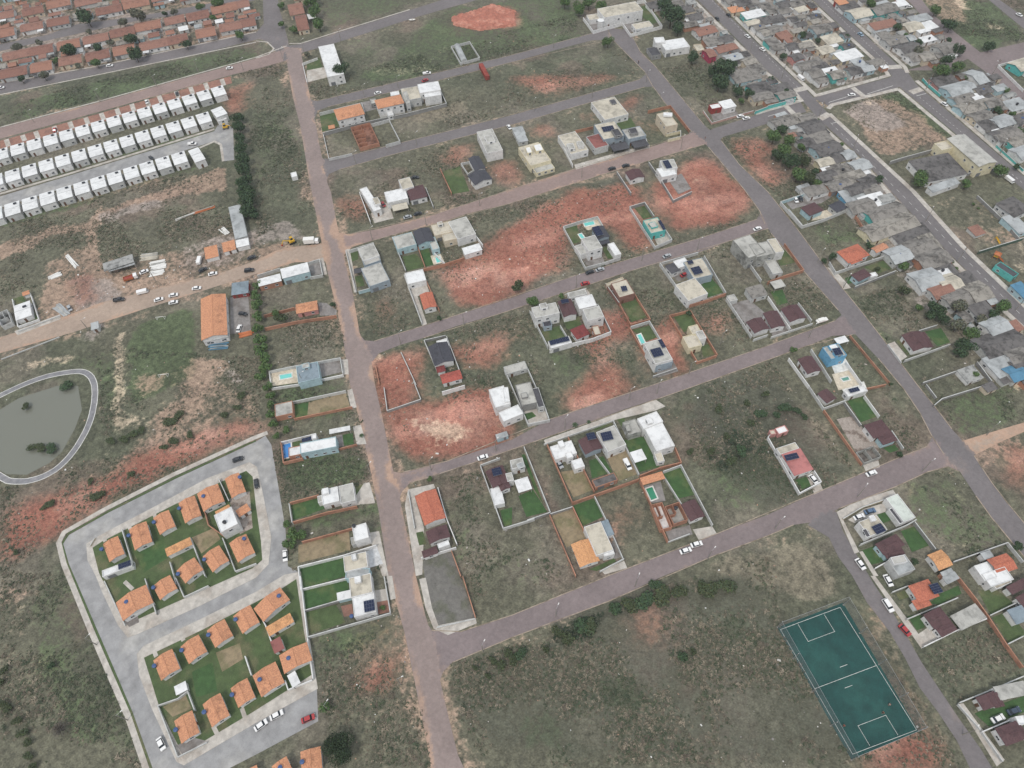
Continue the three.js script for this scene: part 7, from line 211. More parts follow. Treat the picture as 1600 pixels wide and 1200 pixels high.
"faded brown roofed house with brick walls between the two avenues","dark grey roofed house with white walls between the two avenues","mottled grey roofed house with beige walls between the two avenues","stained grey roofed house with turquoise walls between the two avenues","stained grey roofed house with light blue walls between the two avenues","mottled grey roofed house with pale grey walls between the two avenues","cream roofed house with pale grey walls between the two avenues","cream roofed house with beige walls between the two avenues","dark grey roofed house with turquoise walls between the two avenues","large white metal roofed house with cream walls between the two avenues","dark grey roofed house with pink walls between the two avenues","white metal roofed house with white walls between the two avenues","mottled grey roofed house with turquoise walls between the two avenues",
"pale grey metal roofed house with white walls between the two avenues","pale grey metal roofed house with light blue walls between the two avenues","cream roofed house with white walls between the two avenues","dark grey roofed house with white walls beyond second avenue by grass field","large cream roofed house with light blue walls beyond second avenue by grass field","large stained grey roofed house with turquoise walls beyond second avenue by grass field","large faded brown roofed house with white walls beyond second avenue by grass field","cream roofed house with beige walls beyond second avenue by grass field","large white metal roofed house with white walls beyond second avenue by grass field","pale grey metal roofed house with white walls beyond second avenue by grass field","stained grey roofed house with pale grey walls beyond second avenue by grass field",
"large dark grey roofed house with white walls beyond second avenue by grass field","stained grey roofed house with white walls beyond second avenue by grass field","mottled grey roofed house with beige walls beyond second avenue by grass field","white metal roofed house with white walls beyond second avenue by grass field","orange tiled roofed house with red walls beyond second avenue by grass field","large dark grey roofed house with pink walls on second avenue beside vacant lot","large pale grey metal roofed house with light blue walls on second avenue beside vacant lot","stained grey roofed house with light blue walls on second avenue beside vacant lot","white metal roofed house with white walls on second avenue beside vacant lot","large mottled grey roofed house with light blue walls on second avenue beside vacant lot",
"pale grey metal roofed house with white walls on second avenue beside vacant lot","dark grey roofed house with pale grey walls on second avenue beside vacant lot","dark grey roofed house with beige walls on second avenue beside vacant lot","stained grey roofed house with beige walls on second avenue beside vacant lot","dark grey roofed house with white walls on second avenue beside vacant lot","large stained grey roofed house with white walls on second avenue beside vacant lot","mottled grey roofed house with turquoise walls on second avenue beside vacant lot","large cream roofed house with turquoise walls on second avenue beside vacant lot","large dark grey roofed house with turquoise walls between first avenue and bushy slope","stained grey roofed house with turquoise walls between first avenue and bushy slope",
"stained grey roofed house with pale grey walls between first avenue and bushy slope","mottled grey roofed house with pale grey walls between first avenue and bushy slope","stained grey roofed house with white walls between first avenue and bushy slope","dark grey roofed house with white walls between first avenue and bushy slope","large stained grey roofed house with turquoise walls between first avenue and bushy slope","large dark grey roofed house with light blue walls between first avenue and bushy slope","dark grey roofed house with pale grey walls between first avenue and bushy slope","dark grey roofed house with cream walls between first avenue and bushy slope","pale grey metal roofed house with white walls between first avenue and bushy slope","cream roofed house with cream walls between first avenue and bushy slope",
"pale grey metal roofed house with pale grey walls between first avenue and bushy slope","large mottled grey roofed house with white walls between first avenue and bushy slope","dark grey roofed house with brick walls between first avenue and bushy slope","stained grey roofed house with brick walls between first avenue and bushy slope","dark grey roofed house with beige walls near big trees and first avenue","dark grey roofed house with white walls near big trees and first avenue","faded brown roofed house with white walls near big trees and first avenue","stained grey roofed house with brick walls near big trees and first avenue","dark grey roofed house with pale grey walls near big trees and first avenue","faded brown roofed house with pale grey walls near big trees and first avenue","large stained grey roofed house with light blue walls near big trees and first avenue",
"pale grey metal roofed house with pale grey walls near big trees and first avenue","mottled grey roofed house with beige walls near big trees and first avenue","stained grey roofed house with pale grey walls near big trees and first avenue","dark grey roofed house with turquoise walls near big trees and first avenue","stained grey roofed house with beige walls near big trees and first avenue","stained grey roofed house with white walls near big trees and first avenue","orange tiled roofed house with beige walls at far end between avenues","white metal roofed house with turquoise walls at far end between avenues","stained grey roofed house with white walls at far end between avenues","dark grey roofed house with brick walls at far end between avenues","cream roofed house with white walls at far end between avenues","dark grey roofed house with white walls at far end between avenues",
"stained grey roofed house with pale grey walls at far end between avenues","mottled grey roofed house with white walls at far end between avenues","stained grey roofed house with beige walls at far end between avenues","pale grey metal roofed house with sky blue walls in plots backing first avenue","stained grey roofed house with pale grey walls in plots backing first avenue","white metal roofed house with white walls in plots backing first avenue","patched metal roofed house with white walls in plots backing first avenue","large stained grey roofed house with turquoise walls in plots backing first avenue","large mottled grey roofed house with cream walls in plots backing first avenue","large dark grey roofed house with white walls in plots backing first avenue","pale grey metal roofed house with pale grey walls in plots backing first avenue",
"large stained grey roofed house with white walls in plots backing first avenue","mottled grey roofed house with pale grey walls in plots backing first avenue","large stained grey roofed house with brick walls in plots backing first avenue","large pale grey metal roofed house with white walls in plots backing first avenue","dark grey roofed house with pale grey walls in plots backing first avenue","faded brown roofed house with pale grey walls in plots backing first avenue","cream roofed house with white walls in plots backing first avenue","dark grey roofed house with white walls in plots backing first avenue","large stained grey roofed house with pale grey walls in plots backing first avenue","pale grey metal roofed house with white walls in plots backing first avenue","large dark grey roofed house with pale grey walls in plots backing first avenue",
"stained grey roofed house with white walls in plots backing first avenue","blue roofed house with pale grey walls in plots backing first avenue","dark grey roofed house with beige walls in plots backing first avenue","dark grey roofed house with brick walls in plots backing first avenue","white villa with wide dark roof beside lawn","turquoise building with flat roof beside playground","blue metal roofed sports shelter below turquoise building","collapsed rusty roofed shack in bare yard","large cream hall with broad beige roof","wide charcoal-roofed workshop strewn with pale debris","white two-level house with recessed white roofs beside red earth","plain grey flat-roofed house with side wing and small lawn","grey slab-roofed shed behind plain grey house",
],
dashes: [
[182.9,-330.2,219.7,-185.2,60],[146.4,-480.9,175.7,-363.6,60],[219.7,-465.2,235.7,-377.7,60],[238.6,-352,260.7,-270.7,60],
],
blocks: [
[.306,34,0,152.8,-468.6,209.4,-462,229.2,-378.4,185.3,-358.7,169.6,-403.3],[.306,16,0,125.6,-471.8,135.3,-470.6,155.5,-401.8,169.8,-362.2,157.8,-358.8,145.9,-394.1],[.306,18,0,224.9,-460.2,265.4,-455.5,275.4,-398.5,274.7,-387.7,245,-380.2],[.306,24,0,248.9,-366.1,282,-369.4,290.6,-333,265.4,-280.4],[.306,20,0,151.3,-334.5,174.7,-333.4,192,-268.3,176.3,-262.4,167,-288.2],[.306,26,0,178.7,-269.5,192.1,-266.8,200.5,-228.8,209,-197.9,215.9,-177.3,205,-154.7,192.1,-172.1,188.5,-217.2,181.7,-230.3],[.306,6,0,180.1,-156.5,209.6,-164.1,203.6,-151.6,186,-146.6],[.298,26,1,-321,-451,-162.7,-502.5,-157,-468.7,-253.8,-436.2,-310,-422.7],[.298,22,1,-352.5,-532.1,-196.3,-513.8,-251.2,-500.1,-330.8,-476.2],
],
groups: [
"white houses in the terrace row by the dirt road","white houses in the middle terrace row","white houses in the terrace row above the grass","","red tiled estate houses","red tiled corner houses","orange roofed estate houses",
],
names: [
"row_house|house","tiled_house|house","canopy|canopy","warehouse|building","house|house","unfinished_house|house","hut|hut","hall|building","annex|building","shed|shed","shop|shop","garage|garage","outbuilding|building","unfinished_building|building","shelter|shelter","estate_house|house","storehouse|building","cabin|hut","small_house|house","shack|shack","workshop|building",
],
};

// ---------------------------------------------------------------- helpers
let seed = 12345;
const rnd = () => { seed = (seed * 1664525 + 1013904223) >>> 0; return seed / 4294967296; };
const rr = (a, b) => a + (b - a) * rnd();
const pick = a => a[Math.floor(rnd() * a.length)];
const used = {};
const numbered = n => { const k = used[n] = (used[n] ?? -1) + 1; return k ? n + '_' + String(k).padStart(3, '0') : n; };
function prep(m) { m.castShadow = true; m.receiveShadow = true; return m; }
function mesh(name, geo, mat, parent) { const m = prep(new THREE.Mesh(geo, mat)); m.name = name; parent.add(m); return m; }
function thing(name, label, category, group, x = 0, z = 0, turn = 0) {
  const g = new THREE.Group(); g.name = numbered(name); g.position.set(x, 0, z); g.rotation.y = turn;
  g.userData = { label, category }; if (group) g.userData.group = group; scene.add(g); return g;
}
function struct(name, geo, mat, y = 0, kind = 'structure') { const m = prep(new THREE.Mesh(geo, mat)); m.name = numbered(name); m.position.y = y; m.userData = { kind }; scene.add(m); return m; }
const labelCount = {};
for (const k of ['walls', 'cars', 'trees', 'poles']) for (const a of D[k]) { const i = a[k === 'cars' ? 5 : k === 'trees' ? 5 : k === 'walls' ? 3 : 4]; labelCount[i] = (labelCount[i] ?? 0) + 1; }
for (const m of D.misc) labelCount[m[2]] = (labelCount[m[2]] ?? 0) + 1;

// tileable noise
const NS = 512;
function tileNoise(base, oct, gain, sd) {
  const out = new Float32Array(NS * NS); let amp = 1, tot = 0, f = base; const keep = seed; seed = sd;
  for (let o = 0; o < oct; o++) {
    const g = new Float32Array(f * f); for (let i = 0; i < g.length; i++) g[i] = rnd();
    for (let y = 0; y < NS; y++) { const v = y / NS * f, j = Math.floor(v), t = v - j, sy = t * t * (3 - 2 * t), j1 = (j + 1) % f;
      for (let x = 0; x < NS; x++) { const u = x / NS * f, i = Math.floor(u), s = u - i, sx = s * s * (3 - 2 * s), i1 = (i + 1) % f;
        const a = g[j * f + i], b = g[j * f + i1], c = g[j1 * f + i], e = g[j1 * f + i1];
        out[y * NS + x] += amp * (a + (b - a) * sx + (c - a) * sy + (a - b - c + e) * sx * sy); } }
    tot += amp; amp *= gain; f *= 2; if (f > NS) break;
  }
  for (let i = 0; i < out.length; i++) out[i] /= tot; seed = keep; return out;
}
const N1 = tileNoise(4, 7, .55, 11), N2 = tileNoise(16, 5, .6, 77), N3 = tileNoise(256, 2, .6, 5);
const smp = (N, x, y) => { // bilinear, wrapped
  const u = ((x % NS) + NS) % NS, v = ((y % NS) + NS) % NS, i = Math.floor(u), j = Math.floor(v), s = u - i, t = v - j, i1 = (i + 1) % NS, j1 = (j + 1) % NS;
  const a = N[j * NS + i], b = N[j * NS + i1], c = N[j1 * NS + i], e = N[j1 * NS + i1];
  return a + (b - a) * s + (c - a) * t + (a - b - c + e) * s * t;
};
const clamp = (v, a = 0, b = 1) => v < a ? a : v > b ? b : v;
const sstep = (a, b, v) => { v = clamp((v - a) / (b - a)); return v * v * (3 - 2 * v); };
function dataTex(w, h, fn, srgb = true, metres = 0) {
  const d = new Uint8Array(w * h * 4);
  for (let y = 0; y < h; y++) for (let x = 0; x < w; x++) { const c = fn(x, y), k = (y * w + x) * 4; d[k] = clamp(c[0], 0, 255); d[k + 1] = clamp(c[1], 0, 255); d[k + 2] = clamp(c[2], 0, 255); d[k + 3] = 255; }
  const t = new THREE.DataTexture(d, w, h, THREE.RGBAFormat); t.wrapS = t.wrapT = THREE.RepeatWrapping; t.magFilter = THREE.LinearFilter; t.minFilter = THREE.LinearMipmapLinearFilter; t.generateMipmaps = true;
  if (srgb) t.colorSpace = THREE.SRGBColorSpace; t.needsUpdate = true; if (metres) t.repeat.set(1 / metres, 1 / metres); return t;
}
// stain texture: multiplies a base colour; s = strength, coarse & fine
const stainTex = (s, fine, metres, off) => dataTex(256, 256, (x, y) => { const a = N1[((y * 2 + off * 37) % NS) * NS + (x * 2 + off * 91) % NS], b = N2[((y * 2 + off * 13) % NS) * NS + (x * 2) % NS], c = N3[(y * 2 % NS) * NS + x * 2 % NS];
  const v = 255 * clamp(1.02 - s * .55 * sstep(.35, .75, a) - s * .7 * sstep(.45, .8, b) - fine * c); return [v, v * (1 - .02 * s), v * (1 - .06 * s)]; }, true, metres);
const T = { light: stainTex(.12, .06, 23, 0), mid: stainTex(.2, .1, 27, 3), heavy: stainTex(.34, .2, 21, 5), plaster: stainTex(.14, .05, 13, 8) };
// roof tiles: rows and columns of clay tone, tile to tile variation
const tileTex = dataTex(256, 256, (x, y) => { const i = Math.floor(x / 4), j = Math.floor(y / 5), r = ((i * 73856093 ^ j * 19349663) >>> 0) % 97 / 97, a = N1[(y * 2 % NS) * NS + x * 2 % NS]; const v = 255 * (.84 + .16 * r - .22 * sstep(.5, .85, a)); return [v, v * (.97 + .03 * r), v * .97]; }, true, 16);
const hex = (r, g, b) => new THREE.Color().setRGB(r / 255, g / 255, b / 255, THREE.SRGBColorSpace);
const std = (c, map, rough = .85, extra = {}) => new THREE.MeshStandardMaterial({ color: c, map, roughness: rough, ...extra });
const R = { // roofs
  wh: std(hex(232, 234, 236), T.light, .55), cg: std(hex(192, 192, 188), T.mid, .9), cb: std(hex(206, 200, 186), T.mid, .9), dk: std(hex(84, 84, 90), T.mid, .7), lg: std(hex(182, 187, 190), T.mid, .5), lg2: std(hex(176, 178, 178), T.heavy, .55),
  bgr: std(hex(140, 156, 168), T.mid, .55), fg0: std(hex(150, 147, 144), T.heavy, .95), fg1: std(hex(118, 116, 117), T.heavy, .95), fg2: std(hex(170, 166, 160), T.heavy, .95),
  or: std(hex(214, 156, 122), tileTex, .85), or3: std(hex(222, 168, 122), tileTex, .85), red: std(hex(196, 120, 98), tileTex, .85), red2: std(hex(182, 98, 88), tileTex, .85), rdk: std(hex(134, 66, 66), tileTex, .85), sal: std(hex(206, 150, 122), tileTex, .85),
  br: std(hex(96, 70, 74), tileTex, .75), sl: std(hex(76, 78, 88), tileTex, .75), rb0: std(hex(158, 120, 108), tileTex, .9), rb1: std(hex(146, 108, 97), tileTex, .9), rb2: std(hex(166, 124, 108), tileTex, .9),
  pkm: std(hex(190, 124, 122), T.mid, .6), rdt: std(hex(150, 96, 92), T.mid, .85), pgr: std(hex(208, 216, 210), T.light, .8), sb2: std(hex(88, 140, 172), T.mid, .5), redsoil: std(hex(158, 116, 100), T.heavy, .95), gcon: std(hex(140, 138, 136), T.heavy, .95), rub: std(hex(150, 144, 140), T.heavy, .95),
};
const wl = (r, g, b, t = T.plaster) => std(hex(r, g, b), t, .9);
const Wm = { w: wl(228, 229, 230), lgw: wl(198, 200, 200), be: wl(212, 200, 180), g: wl(146, 146, 146), bg: wl(158, 172, 184), bl: wl(178, 205, 214), tq: wl(98, 188, 184), sb: wl(112, 172, 208), mg: wl(176, 70, 98), pk: wl(206, 150, 146), rd: wl(150, 66, 62), rdw: wl(196, 160, 152), brw: wl(142, 106, 96), cr: wl(224, 216, 188), bk: wl(186, 138, 116, T.mid), rc: wl(184, 186, 184, T.heavy), gn: wl(74, 96, 84), cb2: wl(206, 198, 180) };
const M = {
  pane: std(hex(46, 54, 62), null, .15, { metalness: .3 }), frame: std(hex(196, 198, 200), null, .5), door: std(hex(104, 76, 60), null, .6), garage: std(hex(120, 122, 126), null, .5), post: std(hex(170, 168, 164), T.mid, .8), wood: std(hex(120, 98, 80), T.mid, .85),
  solar: std(hex(34, 44, 72), null, .25, { metalness: .4 }), solarFrame: std(hex(150, 156, 165), null, .4, { metalness: .6 }), tankBlue: std(hex(66, 92, 140), T.light, .6), tankBlack: std(hex(46, 48, 54), T.light, .6), boxDark: std(hex(50, 54, 62), null, .4), rubber: std(hex(28, 28, 30), null, .9), rim: std(hex(150, 152, 155), null, .35, { metalness: .7 }), lamp: std(hex(235, 235, 230), null, .3), metal: std(hex(172, 174, 176), null, .45, { metalness: .5 }), concretePole: std(hex(150, 146, 140), T.mid, .9), bark: std(hex(92, 78, 66), T.mid, .95), white: std(hex(232, 232, 230), T.light, .7), yellow: std(hex(216, 172, 48), T.mid, .6), orange: std(hex(196, 116, 72), T.mid, .6), rust: std(hex(160, 78, 68), T.mid, .8), skin: std(hex(168, 120, 96), null, .8),
};

// ---------------------------------------------------------------- ground
const pairs = p => { const o = []; for (let i = 0; i < p.length; i += 2) o.push([p[i], p[i + 1]]); return o; };
const X0 = -385, X1 = 385, Z0 = -575, Z1 = 15;
const CS = 1024;
function raster(pts, put) { // pts flat xz metres -> cells of a CS grid
  const n = pts.length / 2, px = [], py = [];
  for (let i = 0; i < n; i++) { px.push((pts[2 * i] - X0) / (X1 - X0) * CS); py.push((pts[2 * i + 1] - Z0) / (Z1 - Z0) * CS); }
  const y0 = Math.max(0, Math.floor(Math.min(...py))), y1 = Math.min(CS - 1, Math.ceil(Math.max(...py)));
  for (let y = y0; y <= y1; y++) { const xs = [];
    for (let i = 0; i < n; i++) { const j = (i + 1) % n, a = py[i], b = py[j]; if ((a <= y) !== (b <= y)) xs.push(px[i] + (y - a) / (b - a) * (px[j] - px[i])); }
    xs.sort((a, b) => a - b);
    for (let k = 0; k + 1 < xs.length; k += 2) for (let x = Math.max(0, Math.ceil(xs[k])); x < Math.min(CS, xs[k + 1]); x++) put(y * CS + x); }
}
function blur(a, r) { const b = new Float32Array(a.length);
  for (let p = 0; p < 2; p++) {
    for (let y = 0; y < CS; y++) { let s = 0; for (let x = -r; x < CS; x++) { if (x + r < CS) s += a[y * CS + x + r]; if (x - r - 1 >= 0) s -= a[y * CS + x - r - 1]; if (x >= 0) b[y * CS + x] = s / (2 * r + 1); } }
    for (let x = 0; x < CS; x++) { let s = 0; for (let y = -r; y < CS; y++) { if (y + r < CS) s += b[(y + r) * CS + x]; if (y - r - 1 >= 0) s -= b[(y - r - 1) * CS + x]; if (y >= 0) a[y * CS + x] = s / (2 * r + 1); } }
  } return a; }
const CH = {}; const roadCol = { main: [144, 130, 126], st: [130, 119, 119], st2: [146, 128, 123], as: [118, 113, 114], av: [115, 111, 112], dust: [168, 150, 136] }, roadKey = Object.keys(roadCol), roadId = new Uint8Array(1024 * 1024).fill(3), roadEdge = new Float32Array(1024 * 1024);
for (const c of 'ropgdky') CH[c] = new Float32Array(CS * CS);
for (const [c, a, pts] of D.patches) raster(pts, i => { CH[c][i] = Math.max(CH[c][i], a); });
for (const [name, pts, m] of D.sheets) if (name === 'road' && m !== 'conc' || name.startsWith('dirt')) { const c = pairs(pts); c.push(c[0]); const [L, Rr] = stripPoly(c.flat(), m === 'main' || m === 'st2' || m === 'dust' ? 6 : 3.2); for (let i = 0; i + 1 < L.length; i++) raster([...L[i], ...L[i + 1], ...Rr[i + 1], ...Rr[i]], k => { CH.o[k] = Math.max(CH.o[k], m === 'main' ? .62 : .5); }); }
for (const c of 'ropgdky') blur(CH[c], c === 'r' ? 7 : 3);
// where something already covers the soil
const occ = new Uint8Array(CS * CS);
function stripPoly(pts, w) { // offset both sides with mitres
  const n = pts.length / 2, L = [], Rr = [], h = w / 2;
  for (let i = 0; i < n; i++) {
    const x = pts[2 * i], z = pts[2 * i + 1]; let nx = 0, nz = 0, k = 0;
    const dirs = []; if (i > 0) dirs.push([x - pts[2 * i - 2], z - pts[2 * i - 1]]); if (i < n - 1) dirs.push([pts[2 * i + 2] - x, pts[2 * i + 3] - z]);
    for (const d of dirs) { const l = Math.hypot(d[0], d[1]) || 1; nx += -d[1] / l; nz += d[0] / l; k++; }
    const l = Math.hypot(nx, nz) || 1; nx /= l; nz /= l; let m = h;
    if (k === 2) { const d = dirs[0], ll = Math.hypot(d[0], d[1]) || 1, c = nx * -d[1] / ll + nz * d[0] / ll; m = h / Math.max(.5, c); }
    L.push([x + nx * m, z + nz * m]); Rr.push([x - nx * m, z - nz * m]);
  } return [L, Rr];
}
for (const [, pts] of D.sheets) raster(pts, i => { occ[i] = 1; });
for (const [, pts, w] of D.strips) { const [L, Rr] = stripPoly(pts, w + 1); raster([...L, ...Rr.reverse()].flat(), i => { occ[i] = 1; }); }
for (const h of D.houses) { const [px, pz, th] = h[3], c = Math.cos(th), s = Math.sin(th);
  for (const v of h[4]) { const a = th + v[5], ca = Math.cos(a), sa = Math.sin(a), cx = px + v[1] * c + v[2] * s, cz = pz - v[1] * s + v[2] * c, w = v[3] / 2 + .5, d = v[4] / 2 + .5;
    raster([[-w, -d], [w, -d], [w, d], [-w, d]].flatMap(([x, z]) => [cx + x * ca + z * sa, cz - x * sa + z * ca]), i => { occ[i] = 1; }); } }
{ const e = D.misc.find(m => m[0] === 'pitch')[3]; raster(e.slice(0, 4).flat(), i => { occ[i] = 1; }); }
const chAt = (c, x, z) => { const i = Math.floor((x - X0) / (X1 - X0) * CS), j = Math.floor((z - Z0) / (Z1 - Z0) * CS); return i < 0 || j < 0 || i >= CS || j >= CS ? 0 : CH[c][j * CS + i]; };
{
  const W = 2048, mix = (a, b, t) => { a[0] += (b[0] - a[0]) * t; a[1] += (b[1] - a[1]) * t; a[2] += (b[2] - a[2]) * t; };
  const bil = (A, u, v) => { const i = clamp(Math.floor(u), 0, CS - 2), j = clamp(Math.floor(v), 0, CS - 2), s = clamp(u - i), t = clamp(v - j), a = A[j * CS + i], b = A[j * CS + i + 1], c = A[(j + 1) * CS + i], d = A[(j + 1) * CS + i + 1]; return a + (b - a) * s + (c - a) * t + (a - b - c + d) * s * t; };
  const map = dataTex(W, W, (px, py) => {
    const x = X0 + (px + .5) / W * (X1 - X0), z = Z0 + (py + .5) / W * (Z1 - Z0);
    const big = smp(N1, x * 2.2 + 40, z * 2.2), mid = smp(N1, x * 9 + 11, z * 9 + 200), fine = smp(N2, x * 21, z * 21), grit = smp(N3, x * 173 + px * .37, z * 173);
    const wx = (smp(N1, x * 5, z * 5 + 90) - .5) * 16, wz = (smp(N1, x * 5 + 300, z * 5) - .5) * 16;
    const u = (x + wx - X0) / (X1 - X0) * CS, v = (z + wz - Z0) / (Z1 - Z0) * CS;
    const e = (mid - .5) * 1.2 + (fine - .5) * 1.1 + (grit - .5) * .5;
    const col = [101, 100, 85];
    mix(col, [86, 90, 74], sstep(.42, .62, big) * .7); mix(col, [118, 112, 100], sstep(.5, .64, smp(N1, x * 4 + 70, z * 4)) * .75);
    mix(col, [120, 104, 95], sstep(.55, .67, smp(N1, x * 3.1 + 170, z * 3.1 + 33)) * .6);
    const ch = c => sstep(.32, .7, bil(CH[c], u, v) + e * .6);
    mix(col, [80, 94, 66], ch('g') * .75); mix(col, [138, 128, 112], ch('y') * .6); mix(col, [76, 78, 68], ch('d') * .6);
    const o = ch('o'); mix(col, [164, 138, 122], o * .75);
    const k = ch('k'); mix(col, [148, 138, 132], k * .8);
    const rb = bil(CH.r, u, v); if (rb > .01) { // bare red earth: wash marks run with the slope, grass thins out over it
      const ax = x * .945 - z * .327, az = x * .327 + z * .945, wash = smp(N1, ax * 4, az * 13 + 60), blot = smp(N1, x * 6 + 210, z * 6), r = sstep(.12, .75, rb + (blot - .5) * .7 + (fine - .5) * .35);
      const t = sstep(.38, .66, wash), w = sstep(.5, .7, blot); mix(col, [152 + 32 * t + 10 * w, 100 + 30 * t + 18 * w, 86 + 29 * t + 18 * w], r * (.72 + .24 * rb)); mix(col, [104, 88, 72], r * sstep(.56, .72, fine) * (1 - rb * .6) * .8); }
    mix(col, [200, 180, 158], ch('p') * .7);
    const speck = smp(N3, x * 60 + 17, z * 60 + 5); const f = 1.02 + (fine - .5) * .6 + (grit - .5) * .38 + (speck - .5) * .5 + (mid - .5) * .35; col[0] *= f; col[1] *= f; col[2] *= f;
    return col;
  });
  map.wrapS = map.wrapT = THREE.MirroredRepeatWrapping;
  const bump = dataTex(NS, NS, (x, y) => { const v = 255 * (.6 * N2[y * NS + x] + .4 * N3[y * NS + x]); return [v, v, v]; }, false); bump.repeat.set(26, 20);
  const g = new THREE.BufferGeometry(), e = 6000; const P = [-e, 0, e, e, 0, e, e, 0, -e, -e, 0, -e];
  g.setAttribute('position', new THREE.Float32BufferAttribute(P, 3)); g.setAttribute('normal', new THREE.Float32BufferAttribute([0, 1, 0, 0, 1, 0, 0, 1, 0, 0, 1, 0], 3));
  const uv = []; for (let i = 0; i < 4; i++) uv.push((P[i * 3] - X0) / (X1 - X0), (P[i * 3 + 2] - Z0) / (Z1 - Z0)); g.setAttribute('uv', new THREE.Float32BufferAttribute(uv, 2)); g.setIndex([0, 1, 2, 0, 2, 3]);
  struct('ground', g, new THREE.MeshStandardMaterial({ map, bumpMap: bump, bumpScale: .25, roughness: 1 }));
}
// ---------------------------------------------------------------- surfaces laid on the ground
const surf = (c, c2, amt, metres = 24, fine = .16, rough = .95) => { const t = dataTex(512, 512, (x, y) => { const a = N1[y * NS + x], b = N2[y * NS + x], n = N3[y * NS + x], k = sstep(.42, .68, a) * amt, f = 1 + (b - .5) * .3 + (n - .5) * fine; return [0, 1, 2].map(i => (c[i] + (c2[i] - c[i]) * k) * f); }, true, metres); return new THREE.MeshStandardMaterial({ map: t, roughness: rough }); };
const S = {
  conc: surf([150, 150, 151], [174, 172, 168], .6, 40, .1), pave: surf([186, 181, 174], [164, 155, 146], .7, 20), kerb: surf([160, 146, 132], [120, 110, 94], .9, 12), lawn: surf([78, 94, 60], [106, 104, 78], .8, 26, .45), lawng: surf([64, 92, 54], [92, 104, 66], .75, 18, .5), pitch: surf([72, 92, 60], [98, 92, 74], .7, 30, .4), path: surf([130, 130, 134], [150, 148, 150], .5, 20, .08), white: surf([218, 218, 214], [190, 188, 184], .5, 14, .08), gcon: surf([138, 134, 132], [112, 106, 102], .8, 16), lgc: surf([198, 200, 202], [180, 180, 180], .5, 12, .06), cream: surf([204, 194, 176], [184, 170, 150], .6, 12), redsoil: surf([150, 112, 98], [126, 96, 86], .8, 16, .3), sand: surf([142, 128, 104], [114, 110, 82], .8, 18, .3), gravel: surf([112, 110, 106], [92, 94, 80], .7, 16, .5), rub: surf([160, 150, 142], [112, 100, 92], .9, 8, .5),
  turf: surf([34, 74, 71], [42, 84, 79], .8, 40, .2),
  water: new THREE.MeshStandardMaterial({ color: hex(116, 118, 108), roughness: .2 }), pool: new THREE.MeshStandardMaterial({ color: hex(118, 206, 200), roughness: .12 }), poolb: new THREE.MeshStandardMaterial({ color: hex(70, 138, 206), roughness: .12 }), poolg: new THREE.MeshStandardMaterial({ color: hex(96, 148, 134), roughness: .12 }), poolgr: new THREE.MeshStandardMaterial({ color: hex(52, 136, 104), roughness: .12 }),
};
const roadM = (() => {
  const rs = D.sheets.filter(a => roadCol[a[2]]), band = (pts, w, put) => { const c = pairs(pts); c.push(c[0]); const [L, Rr] = stripPoly(c.flat(), w); for (let i = 0; i + 1 < L.length; i++) raster([...L[i], ...L[i + 1], ...Rr[i + 1], ...Rr[i]], put); };
  for (const [, pts, m] of rs) band(pts, 5, k => { roadId[k] = roadKey.indexOf(m); });
  for (const [, pts, m] of [...rs].sort((a, b) => a[3] - b[3])) raster(pts, k => { roadId[k] = roadKey.indexOf(m); });
  for (const [, pts, m] of rs) band(pts, m === 'main' || m === 'dust' ? 3.2 : 1.8, k => { roadEdge[k] = m === 'main' || m === 'dust' || m === 'st2' ? 1 : .6; });
  blur(roadEdge, 1);
  const W = 2048, t = dataTex(W, W, (px, py) => {
    const x = X0 + (px + .5) / W * (X1 - X0), z = Z0 + (py + .5) / W * (Z1 - Z0), n = smp(N1, x * 3, z * 3), b = smp(N1, x * 11 + 9, z * 11), f = smp(N2, x * 30, z * 30), g = smp(N3, x * 190, z * 190);
    const i = clamp(Math.floor((x + (b - .5) * 5 - X0) / (X1 - X0) * CS), 0, CS - 1), j = clamp(Math.floor((z + (f - .5) * 5 - Z0) / (Z1 - Z0) * CS), 0, CS - 1), k = j * CS + i, id = roadId[k], c = roadCol[roadKey[id]].slice();
    const dusty = id === 0 || id === 2 || id === 5 ? 1 : id === 1 ? .55 : .3, d = clamp(sstep(.35, .8, roadEdge[k] * .7 + (b - .5) * 1.3 + (n - .45) * 1.1) * dusty);
    for (let q = 0; q < 3; q++) { c[q] += ([178, 148, 128][q] - c[q]) * d * .8; c[q] *= 1 + (f - .5) * .16 + (g - .5) * .14 + (b - .5) * .16; } return c; });
  t.repeat.set(1 / (X1 - X0), 1 / (Z1 - Z0)); t.offset.set(-X0 / (X1 - X0), -Z0 / (Z1 - Z0));
  return new THREE.MeshStandardMaterial({ map: t, roughness: .93 });
})();
for (const k of roadKey) S[k] = roadM;
function flatGeo(pts) {
  const v = []; for (let i = 0; i < pts.length; i += 2) v.push(new THREE.Vector2(pts[i], -pts[i + 1]));
  const g = new THREE.ShapeGeometry(new THREE.Shape(v)); g.rotateX(-Math.PI / 2); const p = g.attributes.position, uv = g.attributes.uv; for (let i = 0; i < p.count; i++) uv.setXY(i, p.getX(i), p.getZ(i)); return g;
}
